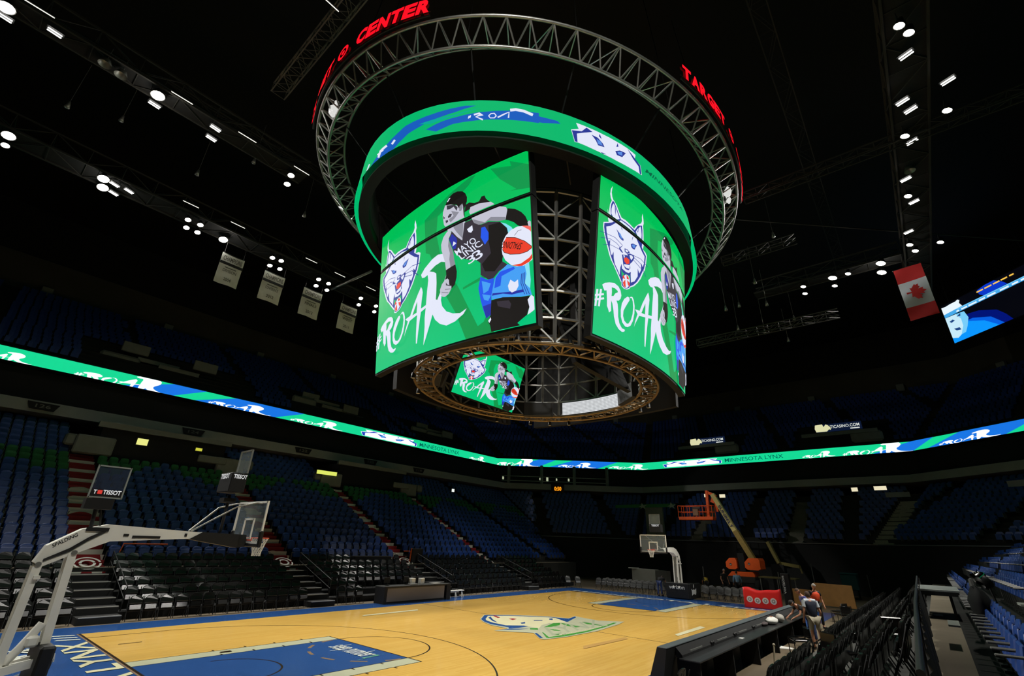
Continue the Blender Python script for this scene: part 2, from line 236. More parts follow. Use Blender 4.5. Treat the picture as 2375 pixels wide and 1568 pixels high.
ART=[["dgreen",[[0.6311,0.9821],[0.8386,0.9417],[0.8259,0.9771],[1.0091,0.9045],[1.0151,0.7569],[0.8096,0.7851],[0.8794,0.7814],[0.7267,0.8846]]],["dgreen",[[0.4104,0.9929],[0.4697,0.9901],[0.3929,0.9413],[0.233,0.8862],[0.0016,0.8407],[-0.0141,0.711],[0.0114,0.5646],[-0.1575,0.6276],[-0.1885,0.8661],[0.1569,0.9512]]],["dgreen",[[-0.1732,0.7139],[-0.0035,0.6979],[0.0509,0.5549],[0.1667,0.4235],[0.2734,0.3103],[0.4795,0.0537],[0.539,0.0692],[0.5988,0.1413],[0.6367,-0.0005],[0.356,-0.0014],[0.2406,0.1674],[0.0958,0.3188],[0.0015,0.3012],[-0.0696,0.565]]],["dgreen",[[0.3238,0.3005],[0.5899,0.3364],[0.604,0.3165],[0.3238,0.2873]]],["white",[[-0.8343,0.9329],[-0.8588,0.9042],[-0.8658,0.868],[-0.8542,0.8442],[-0.8391,0.8328],[-0.8616,0.8003],[-0.8676,0.7681],[-0.8679,0.7247],[-0.8907,0.7605],[-0.879,0.6997],[-0.8682,0.6818],[-0.9359,0.6606],[-0.9385,0.6336],[-0.9264,0.6009],[-0.9001,0.5571],[-0.8662,0.5157],[-0.8444,0.4863],[-0.8158,0.4587],[-0.7734,0.4348],[-0.7233,0.4003],[-0.6748,0.3692],[-0.657,0.3622],[-0.6553,0.3426],[-0.6199,0.3349],[-0.5758,0.3399],[-0.5337,0.3546],[-0.5188,0.3686],[-0.4587,0.3912],[-0.3997,0.4266],[-0.3471,0.4673],[-0.3036,0.5172],[-0.2733,0.5451],[-0.2515,0.5931],[-0.2381,0.6534],[-0.2687,0.6666],[-0.3175,0.6712],[-0.2979,0.7201],[-0.3084,0.7339],[-0.3104,0.7679],[-0.3159,0.8067],[-0.3239,0.8332],[-0.3122,0.855],[-0.3202,0.8818],[-0.3385,0.917],[-0.3497,0.8892],[-0.3448,0.8613],[-0.3624,0.8387],[-0.4148,0.8126],[-0.4577,0.7849],[-0.4851,0.7605],[-0.5491,0.7675],[-0.6303,0.7714],[-0.6894,0.7668],[-0.7239,0.7886],[-0.7689,0.8235],[-0.8042,0.8392],[-0.8213,0.8445],[-0.8371,0.8613],[-0.8465,0.886],[-0.8417,0.9103]]],["navy",[[-0.8253,0.8364],[-0.8458,0.8056],[-0.8498,0.7741],[-0.8424,0.733],[-0.7935,0.711],[-0.819,0.6947],[-0.8709,0.6746],[-0.9247,0.6578],[-0.9254,0.6324],[-0.9133,0.5997],[-0.8874,0.5608],[-0.8524,0.5222],[-0.8242,0.4868],[-0.7964,0.4589],[-0.7497,0.4311],[-0.6992,0.399],[-0.6577,0.3705],[-0.6459,0.3474],[-0.6141,0.3404],[-0.575,0.3462],[-0.542,0.3586],[-0.5257,0.3719],[-0.4729,0.3943],[-0.4116,0.4313],[-0.3626,0.4738],[-0.3195,0.5209],[-0.2896,0.5486],[-0.2679,0.5937],[-0.2576,0.6446],[-0.2959,0.6582],[-0.3402,0.681],[-0.3316,0.7207],[-0.3348,0.8003],[-0.346,0.8286],[-0.4217,0.8028],[-0.4566,0.7682],[-0.4773,0.7528],[-0.562,0.756],[-0.6357,0.7568],[-0.6996,0.7535],[-0.7396,0.7834],[-0.779,0.8144],[-0.8048,0.8334]]],["white",[[-0.8156,0.8214],[-0.8292,0.8029],[-0.8385,0.7778],[-0.8378,0.7454],[-0.7884,0.7207],[-0.7179,0.7486],[-0.7422,0.7714],[-0.7738,0.7968],[-0.797,0.8139]]],["white",[[-0.699,0.7471],[-0.7863,0.6971],[-0.8415,0.6647],[-0.898,0.6435],[-0.8903,0.6118],[-0.8722,0.5756],[-0.8561,0.5596],[-0.8376,0.578],[-0.84,0.5334],[-0.8229,0.4973],[-0.8062,0.4892],[-0.7859,0.518],[-0.7799,0.4787],[-0.7607,0.4484],[-0.7132,0.4206],[-0.6872,0.3997],[-0.6818,0.4494],[-0.6633,0.4776],[-0.6569,0.4459],[-0.6284,0.4356],[-0.5576,0.4392],[-0.5232,0.4615],[-0.5117,0.3997],[-0.454,0.4227],[-0.4025,0.4682],[-0.4058,0.5181],[-0.3745,0.4946],[-0.3461,0.5242],[-0.3429,0.5716],[-0.3136,0.5527],[-0.2918,0.5867],[-0.2832,0.6339],[-0.3353,0.6516],[-0.3832,0.676],[-0.4299,0.7005],[-0.4762,0.7363],[-0.5613,0.7478],[-0.635,0.7487]]],["white",[[-0.4318,0.7736],[-0.4552,0.7477],[-0.4013,0.721],[-0.3519,0.7187],[-0.3483,0.7611],[-0.3565,0.793],[-0.3703,0.8144]]],["navy",[[-0.797,0.8139],[-0.7811,0.7971],[-0.7769,0.7517],[-0.7885,0.7726]]],["navy",[[-0.4034,0.8003],[-0.4131,0.7626],[-0.4303,0.7513]]],["navy",[[-0.6829,0.7056],[-0.67,0.6879],[-0.6829,0.6909],[-0.6912,0.7002]]],["navy",[[-0.4952,0.7021],[-0.5166,0.6676],[-0.5114,0.6914]]],["navy",[[-0.7623,0.6707],[-0.7326,0.6628],[-0.6941,0.6462],[-0.6492,0.6385],[-0.6519,0.6248],[-0.6885,0.6244],[-0.7163,0.6309],[-0.7365,0.6525]]],["navy",[[-0.5354,0.6409],[-0.4989,0.6555],[-0.4636,0.6593],[-0.4246,0.6658],[-0.4483,0.6474],[-0.4682,0.6236],[-0.5033,0.6196],[-0.5245,0.624]]],["navy",[[-0.714,0.5637],[-0.6521,0.5969],[-0.6946,0.5663],[-0.6481,0.5498],[-0.6729,0.5452],[-0.7058,0.554]]],["navy",[[-0.6306,0.5841],[-0.5894,0.5899],[-0.557,0.5856],[-0.5458,0.5798],[-0.587,0.5607],[-0.6263,0.563]]],["navy",[[-0.5894,0.5578],[-0.5481,0.5748],[-0.4824,0.5834],[-0.4685,0.5674],[-0.5012,0.5343],[-0.5429,0.5065],[-0.5673,0.5112],[-0.5344,0.5376],[-0.5623,0.5498]]],["navy",[[-0.6681,0.5335],[-0.6247,0.5444],[-0.5667,0.5549],[-0.5361,0.5424],[-0.5404,0.5093],[-0.5317,0.4843],[-0.5595,0.4636],[-0.6074,0.4583],[-0.6406,0.4751],[-0.656,0.5082]]],["navy",[[-0.6607,0.4474],[-0.6496,0.4335],[-0.6023,0.4287],[-0.5637,0.4334],[-0.5225,0.4523],[-0.5206,0.4633],[-0.5582,0.4468],[-0.597,0.4425],[-0.6394,0.4465]]],["navy",[[-0.5385,0.3996],[-0.5418,0.3825],[-0.5531,0.3662],[-0.5701,0.3533],[-0.5891,0.3457],[-0.6083,0.3437],[-0.626,0.3477],[-0.6388,0.3576],[-0.6443,0.372],[-0.6415,0.3885],[-0.6308,0.4045],[-0.6144,0.4175],[-0.5956,0.4254],[-0.5761,0.4277],[-0.5577,0.4239],[-0.5442,0.4139],[-0.5385,0.3991],[-0.5281,0.4023],[-0.5341,0.4175],[-0.5487,0.4283],[-0.5702,0.4326],[-0.596,0.4294],[-0.6207,0.4191],[-0.6396,0.4042],[-0.651,0.3869],[-0.654,0.3695],[-0.6482,0.3544],[-0.6344,0.3437],[-0.614,0.339],[-0.5888,0.3417],[-0.5637,0.3517],[-0.5439,0.3666],[-0.5315,0.3842],[-0.5281,0.4018]]],["lblue",[[-0.725,0.6598],[-0.7,0.6568],[-0.6775,0.6422],[-0.664,0.6319],[-0.689,0.6306],[-0.7145,0.6389]]],["lblue",[[-0.5188,0.6405],[-0.4846,0.6527],[-0.4532,0.6553],[-0.4689,0.6328],[-0.4997,0.6278]]],["white",[[-0.6175,0.5816],[-0.5889,0.5836],[-0.5687,0.58],[-0.5916,0.5679],[-0.6165,0.5696]]],["white",[[-0.5527,0.5643],[-0.5068,0.5724],[-0.4922,0.5632],[-0.5182,0.5396],[-0.5392,0.5469]]],["red",[[-0.6354,0.5192],[-0.5981,0.5352],[-0.5516,0.5326],[-0.5498,0.5093],[-0.5947,0.493],[-0.6275,0.5006]]],["white",[[-0.6494,0.5347],[-0.6217,0.5389],[-0.6327,0.5174]]],["white",[[-0.6348,0.4819],[-0.5424,0.5008],[-0.5459,0.4762],[-0.5927,0.4686],[-0.625,0.4711]]],["green",[[-0.671,0.438],[-0.6476,0.4254],[-0.589,0.423],[-0.5348,0.4375],[-0.5289,0.3952],[-0.5767,0.4315],[-0.6273,0.4221],[-0.6599,0.3952]]],["white",[[-0.5359,0.4],[-0.5383,0.385],[-0.5473,0.3701],[-0.5616,0.3572],[-0.5794,0.3477],[-0.5986,0.3429],[-0.6168,0.3432],[-0.6319,0.3486],[-0.6423,0.3584],[-0.6467,0.3713],[-0.6447,0.386],[-0.6364,0.4007],[-0.6227,0.4136],[-0.6053,0.4232],[-0.586,0.4283],[-0.5673,0.4283],[-0.5514,0.4231],[-0.5405,0.4133]]],["red",[[-0.648,0.4013],[-0.6331,0.4165],[-0.6099,0.396],[-0.6446,0.3905]]],["red",[[-0.5919,0.4264],[-0.556,0.4189],[-0.5511,0.4073],[-0.5848,0.4036]]],["red",[[-0.6413,0.3662],[-0.607,0.3927],[-0.5955,0.3461],[-0.6272,0.3471]]],["red",[[-0.5804,0.3971],[-0.5365,0.3906],[-0.5384,0.3636],[-0.5667,0.3726]]],["navy",[[-0.9827,0.5891],[-0.914,0.5957],[-0.7796,0.6074],[-0.669,0.5904],[-0.6647,0.5935],[-0.7765,0.6105],[-0.912,0.5986],[-0.981,0.592]]],["navy",[[-0.9626,0.5545],[-0.8456,0.5797],[-0.7534,0.5784],[-0.7107,0.5691],[-0.7063,0.5721],[-0.7499,0.5815],[-0.8439,0.5826],[-0.962,0.5572]]],["navy",[[-0.9288,0.5195],[-0.8307,0.5452],[-0.7083,0.5522],[-0.7057,0.5552],[-0.8293,0.548],[-0.9288,0.5221]]],["navy",[[-0.4877,0.5768],[-0.365,0.5915],[-0.2238,0.578],[-0.2177,0.5816],[-0.3604,0.595],[-0.4849,0.5801]]],["navy",[[-0.4807,0.5656],[-0.3638,0.5593],[-0.2633,0.5035],[-0.256,0.5066],[-0.3575,0.5626],[-0.4762,0.5689]]],["navy",[[-0.4938,0.5484],[-0.3615,0.5298],[-0.356,0.5332],[-0.4887,0.5516]]],["white",[[-0.9862,0.2442],[-0.9997,0.1469],[-0.9767,0.1505],[-0.9628,0.2484]]],["white",[[-0.9439,0.2541],[-0.9589,0.1534],[-0.9354,0.1572],[-0.9198,0.2584]]],["white",[[-1.0123,0.1974],[-0.8925,0.2301],[-0.8961,0.2405],[-1.0158,0.2076]]],["white",[[-1.0138,0.1719],[-0.8866,0.208],[-0.8909,0.2182],[-1.018,0.1818]]],["white",[[-0.9194,0.2843],[-0.8877,0.3025],[-0.8298,0.3191],[-0.7636,0.3321],[-0.7046,0.3256],[-0.673,0.3086],[-0.6586,0.2826],[-0.6688,0.2606],[-0.697,0.2428],[-0.7258,0.2376],[-0.7067,0.2204],[-0.6979,0.1889],[-0.6945,0.1517],[-0.6738,0.1184],[-0.6362,0.0981],[-0.5898,0.0982],[-0.5986,0.086],[-0.6344,0.0774],[-0.6824,0.084],[-0.7245,0.1032],[-0.7507,0.1396],[-0.762,0.1747],[-0.7799,0.2085],[-0.7981,0.2234],[-0.7949,0.191],[-0.7921,0.1634],[-0.818,0.1485],[-0.8304,0.1644],[-0.8481,0.1792],[-0.8524,0.2204],[-0.8624,0.2655],[-0.8882,0.2571],[-0.9053,0.2696]]],["green",[[-0.7966,0.2981],[-0.7551,0.3033],[-0.7138,0.2972],[-0.7107,0.2897],[-0.7465,0.2738],[-0.7675,0.2543],[-0.795,0.2479],[-0.7919,0.2727]]],["white",[[-0.566,0.299],[-0.6147,0.2734],[-0.6486,0.2385],[-0.6607,0.1972],[-0.6561,0.1599],[-0.6331,0.1317],[-0.5889,0.1173],[-0.5515,0.1213],[-0.5076,0.1392],[-0.4705,0.1763],[-0.4508,0.225],[-0.45,0.2702],[-0.4661,0.3016],[-0.4876,0.3141],[-0.5144,0.3111],[-0.5333,0.2979],[-0.5005,0.3059],[-0.4815,0.2878],[-0.4723,0.2549],[-0.48,0.2135],[-0.5037,0.1739],[-0.5405,0.1442],[-0.5656,0.1388],[-0.6039,0.1474],[-0.6245,0.1716],[-0.6209,0.2013],[-0.5924,0.232],[-0.5627,0.2586],[-0.5323,0.2856],[-0.5399,0.2988]]],["white",[[-0.2086,0.4147],[-0.1909,0.3968],[-0.1812,0.3725],[-0.195,0.3161],[-0.201,0.2729],[-0.1251,0.2831],[-0.1191,0.2672],[-0.1999,0.2525],[-0.2138,0.2082],[-0.2334,0.1284],[-0.2456,0.0676],[-0.2612,0.0685],[-0.2644,0.1219],[-0.2611,0.1977],[-0.256,0.2446],[-0.3688,0.2288],[-0.3959,0.2027],[-0.4354,0.1644],[-0.4504,0.1441],[-0.4364,0.1789],[-0.398,0.2322],[-0.4417,0.2521],[-0.3636,0.2603],[-0.3148,0.3181],[-0.2479,0.3821]]],["green",[[-0.261,0.3313],[-0.2978,0.2912],[-0.3291,0.2557],[-0.2648,0.2605],[-0.2592,0.3005]]],["white",[[-0.2128,0.4938],[-0.163,0.5244],[-0.0555,0.5608],[0.0223,0.572],[0.0846,0.5613],[0.1395,0.5309],[0.1698,0.4818],[0.1645,0.4235],[0.1329,0.3706],[0.0817,0.3194],[0.0689,0.2731],[0.0844,0.2338],[0.1379,0.1924],[0.2155,0.1666],[0.2981,0.1546],[0.3686,0.1695],[0.3355,0.1435],[0.2394,0.1157],[0.1402,0.1087],[0.0576,0.1333],[-0.0018,0.1674],[-0.0372,0.2065],[-0.0746,0.1467],[-0.1237,0.076],[-0.1523,0.0407],[-0.1493,0.0809],[-0.1409,0.1479],[-0.1437,0.2034],[-0.1302,0.2792],[-0.12,0.3613],[-0.1056,0.4354],[-0.1162,0.471],[-0.1601,0.4645],[-0.1946,0.4688]]],["dgreen",[[-0.0898,0.4882],[-0.015,0.5074],[0.0651,0.5145],[0.1251,0.4981],[0.1481,0.4588],[0.1317,0.4149],[0.0808,0.3465],[0.0227,0.2836],[0.003,0.2897],[0.0072,0.3338],[0.0088,0.3942],[0.0027,0.4534],[-0.0329,0.4716]]],["black",[[0.1074,0.8785],[0.1266,0.9025],[0.1537,0.9242],[0.2075,0.9376],[0.2602,0.9351],[0.319,0.9185],[0.3548,0.8953],[0.3758,0.8622],[0.3743,0.8339],[0.3616,0.813],[0.3475,0.7965],[0.3475,0.736],[0.3263,0.7416],[0.3048,0.7962],[0.2831,0.8064],[0.2535,0.8438],[0.1779,0.8681]]],["black",[[0.3581,0.8139],[0.4034,0.8175],[0.4576,0.7985],[0.5107,0.796],[0.5373,0.8207],[0.5695,0.8179],[0.5848,0.7918],[0.6249,0.7615],[0.637,0.7505],[0.4439,0.7741],[0.3475,0.7682]]],["skin",[[0.1073,0.8828],[0.1779,0.8681],[0.2609,0.8375],[0.2831,0.8105],[0.3191,0.8353],[0.3298,0.8137],[0.3369,0.7549],[0.3544,0.7141],[0.3543,0.6745],[0.3265,0.5876],[0.2626,0.6229],[0.196,0.6798],[0.1505,0.6878],[0.1386,0.7072],[0.0947,0.7521],[0.0772,0.8113],[0.0803,0.8441]]],["dgrey",[[0.1272,0.8768],[0.2311,0.8511],[0.2647,0.824],[0.2539,0.8023],[0.2162,0.8421],[0.1707,0.8387],[0.1318,0.8458]]],["dgrey",[[0.1445,0.7961],[0.1674,0.8062],[0.198,0.7975],[0.1793,0.7821],[0.1471,0.7829]]],["dgrey",[[0.081,0.8186],[0.1094,0.7945],[0.0897,0.7909]]],["dgrey",[[0.1138,0.7758],[0.145,0.7711],[0.1491,0.7576],[0.1221,0.7548]]],["mgrey",[[0.2888,0.8254],[0.3191,0.8324],[0.3263,0.8066],[0.3084,0.787],[0.2832,0.7941]]],["mgrey",[[0.2325,0.7266],[0.3334,0.7037],[0.3265,0.5993],[0.2551,0.6604],[0.218,0.6981]]],["mgrey",[[0.1863,0.8216],[0.2832,0.7859],[0.2321,0.7592],[0.1799,0.745],[0.1565,0.772],[0.217,0.7798]]],["white",[[0.1425,0.8956],[0.1756,0.9154],[0.16,0.9189],[0.1322,0.9]]],["skin",[[0.1388,0.695],[0.196,0.6758],[0.1664,0.6514],[0.1591,0.6333],[0.1824,0.5957],[0.2163,0.5405],[0.2278,0.4916],[0.2426,0.4541],[0.1847,0.4518],[0.1291,0.4452],[0.1165,0.4981],[0.0923,0.5429],[0.0676,0.5886],[0.0625,0.626],[0.089,0.6676]]],["mgrey",[[0.1591,0.6333],[0.1824,0.5957],[0.2163,0.5405],[0.2278,0.4916],[0.2426,0.4541],[0.1847,0.4518],[0.169,0.5052],[0.1758,0.5424],[0.1523,0.5953]]],["black",[[0.1291,0.4452],[0.1847,0.4518],[0.2426,0.456],[0.2607,0.4088],[0.2575,0.3724],[0.2368,0.3324],[0.1942,0.3153],[0.165,0.3248],[0.1192,0.3866],[0.1336,0.4137]]],["skin",[[0.1192,0.3865],[0.149,0.3895],[0.1677,0.3762],[0.1719,0.3455],[0.1975,0.3329],[0.1978,0.3181],[0.1657,0.2915],[0.1217,0.2817],[0.0916,0.2877],[0.0644,0.3079],[0.0558,0.3358],[0.0817,0.368]]],["dgrey",[[0.1308,0.369],[0.1461,0.3527],[0.1902,0.3373],[0.1867,0.3336],[0.1313,0.3502]]],["mgrey",[[0.1205,0.33],[0.1942,0.3188],[0.187,0.3148],[0.1207,0.3233]]],["mgrey",[[0.0755,0.3206],[0.1655,0.3007],[0.1583,0.2966],[0.0833,0.3134]]],["jersey",[[0.1959,0.6818],[0.2626,0.6269],[0.323,0.5885],[0.3474,0.6961],[0.3682,0.6986],[0.4363,0.6967],[0.456,0.6682],[0.5271,0.6389],[0.6089,0.6381],[0.7225,0.6111],[0.7839,0.5601],[0.8049,0.5264],[0.7464,0.4884],[0.7327,0.4375],[0.7425,0.4001],[0.7301,0.3744],[0.7848,0.3431],[0.6993,0.321],[0.6521,0.2951],[0.6225,0.2867],[0.5931,0.2956],[0.521,0.3339],[0.5193,0.4059],[0.4723,0.4339],[0.3741,0.457],[0.2918,0.4923],[0.2273,0.534],[0.159,0.6413],[0.174,0.6495]]],["jblue",[[0.1999,0.6627],[0.2554,0.6208],[0.2628,0.5994],[0.2488,0.556],[0.2161,0.5561],[0.1667,0.6354]]],["blue",[[0.5331,0.6183],[0.571,0.6168],[0.607,0.5706],[0.6058,0.53],[0.5682,0.5051],[0.5255,0.5595]]],["black",[[0.6083,0.6155],[0.7223,0.6074],[0.7837,0.5565],[0.7992,0.524],[0.7464,0.4884],[0.7327,0.4375],[0.7357,0.3733],[0.6591,0.3286],[0.5643,0.3468],[0.5347,0.3955],[0.6274,0.4413],[0.6055,0.519]]],["white",[[0.2085,0.5775],[0.2191,0.6082],[0.2542,0.5878]]],["white",[[0.3784,0.6468],[0.4359,0.6585],[0.4435,0.6248],[0.4234,0.6135],[0.3953,0.6243]]],["skin",[[0.4168,0.7815],[0.5104,0.7801],[0.6372,0.7583],[0.6968,0.7158],[0.784,0.6866],[0.7972,0.6608],[0.7748,0.6101],[0.6933,0.6217],[0.6091,0.6456],[0.5715,0.6395],[0.5079,0.6436],[0.456,0.6682],[0.4297,0.7063],[0.4029,0.7531]]],["mgrey",[[0.443,0.695],[0.5716,0.6433],[0.6342,0.6624],[0.7756,0.6285],[0.7748,0.6101],[0.6933,0.6209],[0.6091,0.6449],[0.5715,0.6388],[0.5079,0.6428],[0.456,0.6674]]],["black",[[0.7979,0.6757],[0.8676,0.6554],[0.9209,0.6246],[0.9566,0.5911],[0.9754,0.5546],[0.9788,0.5253],[0.9262,0.5328],[0.884,0.5527],[0.8523,0.5778],[0.8085,0.5987],[0.7748,0.6101]]],["skin",[[0.9726,0.5516],[0.9864,0.5601],[1.0024,0.5488],[1.0223,0.5145],[0.9789,0.5271]]],["cyan",[[0.7281,0.606],[0.7794,0.585],[0.8288,0.5539],[0.8443,0.5324],[0.7988,0.5169],[0.7867,0.5595]]],["white",[[0.7327,0.4375],[0.7402,0.4789],[0.7703,0.5122],[0.8223,0.5371],[0.8836,0.5455],[0.9477,0.5361],[1.0196,0.5133],[1.0225,0.4672],[1.0291,0.397],[1.0307,0.3627],[0.9965,0.3317],[0.9386,0.3117],[0.8757,0.3145],[0.8174,0.3336],[0.7639,0.3714],[0.7374,0.4117]]],["pinkred",[[0.9213,0.541],[0.9687,0.5324],[1.0196,0.5133],[1.0223,0.4637],[0.9877,0.5022]]],["red",[[0.7398,0.4431],[0.7506,0.4803],[0.7801,0.5021],[0.8583,0.4843],[0.942,0.4461],[1.0075,0.401],[0.959,0.3854],[0.8957,0.3836],[0.8097,0.3981],[0.7547,0.4188]]],["red",[[1.0292,0.3833],[1.0294,0.3596],[0.9756,0.3254],[0.902,0.3115],[0.8228,0.3319],[0.903,0.3282],[0.9772,0.3487],[1.0204,0.3815]]],["black",[[0.7755,0.5022],[0.8578,0.4842],[0.9409,0.4464],[1.006,0.4001],[1.0294,0.3755],[1.033,0.3768],[1.0091,0.4019],[0.9433,0.4487],[0.8589,0.4871],[0.7757,0.5054]]],["black",[[0.7363,0.4395],[0.7533,0.4177],[0.8094,0.3959],[0.896,0.3814],[0.96,0.3832],[1.0092,0.3997],[1.0281,0.424],[1.024,0.4259],[1.0058,0.4023],[0.958,0.3863],[0.8954,0.3845],[0.81,0.3989],[0.7561,0.4199],[0.7408,0.4402]]],["black",[[0.8548,0.4972],[0.8885,0.5185],[0.9176,0.5175],[0.9169,0.5197],[0.8866,0.5206],[0.8523,0.499]]],["lbl",[[0.785,0.3464],[0.8492,0.3191],[0.9282,0.3118],[0.9703,0.3228],[0.9789,0.2252],[0.9708,0.1809],[0.9832,0.1437],[0.892,0.1478],[0.7325,0.1695],[0.6306,0.1727],[0.6255,0.1971],[0.6447,0.2482],[0.6636,0.2895],[0.7107,0.3188]]],["blue",[[0.5208,0.3232],[0.5871,0.2931],[0.6578,0.2905],[0.6447,0.2482],[0.6255,0.1971],[0.624,0.1503],[0.6164,0.0919],[0.5723,0.0788],[0.5411,0.1369],[0.5181,0.1915],[0.4979,0.2607]]],["jblue",[[0.5414,0.1503],[0.6213,0.1541],[0.6164,0.0936],[0.5723,0.0788]]],["cyan",[[0.9334,0.3119],[0.9713,0.322],[0.9789,0.2252],[0.9708,0.1809],[0.9271,0.2139],[0.9458,0.2636]]],["blue",[[0.7105,0.3154],[0.8385,0.3211],[0.8485,0.3074],[0.7264,0.2884],[0.7129,0.2363],[0.6557,0.2326],[0.6693,0.2884]]],["jblue",[[0.6375,0.2069],[0.7883,0.1903],[0.9149,0.1832],[0.9166,0.1699],[0.8143,0.1713],[0.7333,0.1893],[0.6313,0.1945]]],["lbl",[[0.5325,0.2963],[0.6219,0.266],[0.5972,0.2292],[0.5491,0.2204]]],["lbl",[[0.5369,0.2191],[0.6197,0.1981],[0.5955,0.1718],[0.5543,0.1854]]],["white",[[0.7818,0.2246],[0.8051,0.2542],[0.8418,0.2339],[0.8716,0.2445],[0.8748,0.2092],[0.8524,0.1865],[0.8149,0.182],[0.7888,0.1995]]],["navy",[[0.9019,0.2712],[0.8935,0.2191],[0.9207,0.1558],[0.9261,0.1561],[0.8992,0.2187],[0.9076,0.27]]],["navy",[[0.915,0.2722],[0.909,0.2165],[0.941,0.1526],[0.9462,0.1531],[0.9146,0.2163],[0.9207,0.2711]]],["navy",[[0.9292,0.2737],[0.9254,0.2138],[0.961,0.1495],[0.9662,0.1502],[0.9309,0.2137],[0.9348,0.2728]]],["black",[[0.6247,0.1703],[0.7325,0.1695],[0.8919,0.1462],[0.9681,0.1428],[0.9517,0.1228],[0.959,0.0838],[0.9364,0.0461],[0.853,0.0151],[0.8827,-0.0034],[0.6244,-0.0128],[0.6089,0.0375],[0.5921,0.0562],[0.6164,0.0919]]],["jersey",[[0.6758,0.1554],[0.786,0.1446],[0.8064,0.1219],[0.7944,0.0979],[0.686,0.1273]]],["white",[[0.9467,0.1236],[0.9783,0.1444],[1.0115,0.1237],[1.0217,0.097],[1.0073,0.0677],[0.977,0.0562],[0.9414,0.0454],[0.959,0.0838]]],["black",[[0.993,0.1407],[1.0326,0.1428],[1.0379,0.0543],[1.0089,0.0557],[1.0242,0.0966],[1.0117,0.1268]]],["white",[[1.0174,0.1371],[1.0345,0.1362],[1.0369,0.1232],[1.0237,0.1235]]],["white",[[0.5923,0.0627],[0.616,0.0789],[0.6213,0.065],[0.6035,0.0497]]]]
ARTT=[["MAYO","white",[0.2671,0.5036],[0.49,0.5395],[0.2309,0.5429]],["LINIC","white",[0.3197,0.4671],[0.5527,0.5067],[0.2791,0.5028]],["3","white",[0.4786,0.4271],[0.5605,0.4408],[0.4274,0.4788]],["3","white",[0.4006,0.4198],[0.4787,0.4326],[0.3674,0.464]],["SPALDING","black",[0.9257,0.4392],[0.7519,0.4836],[0.9024,0.4055]]]
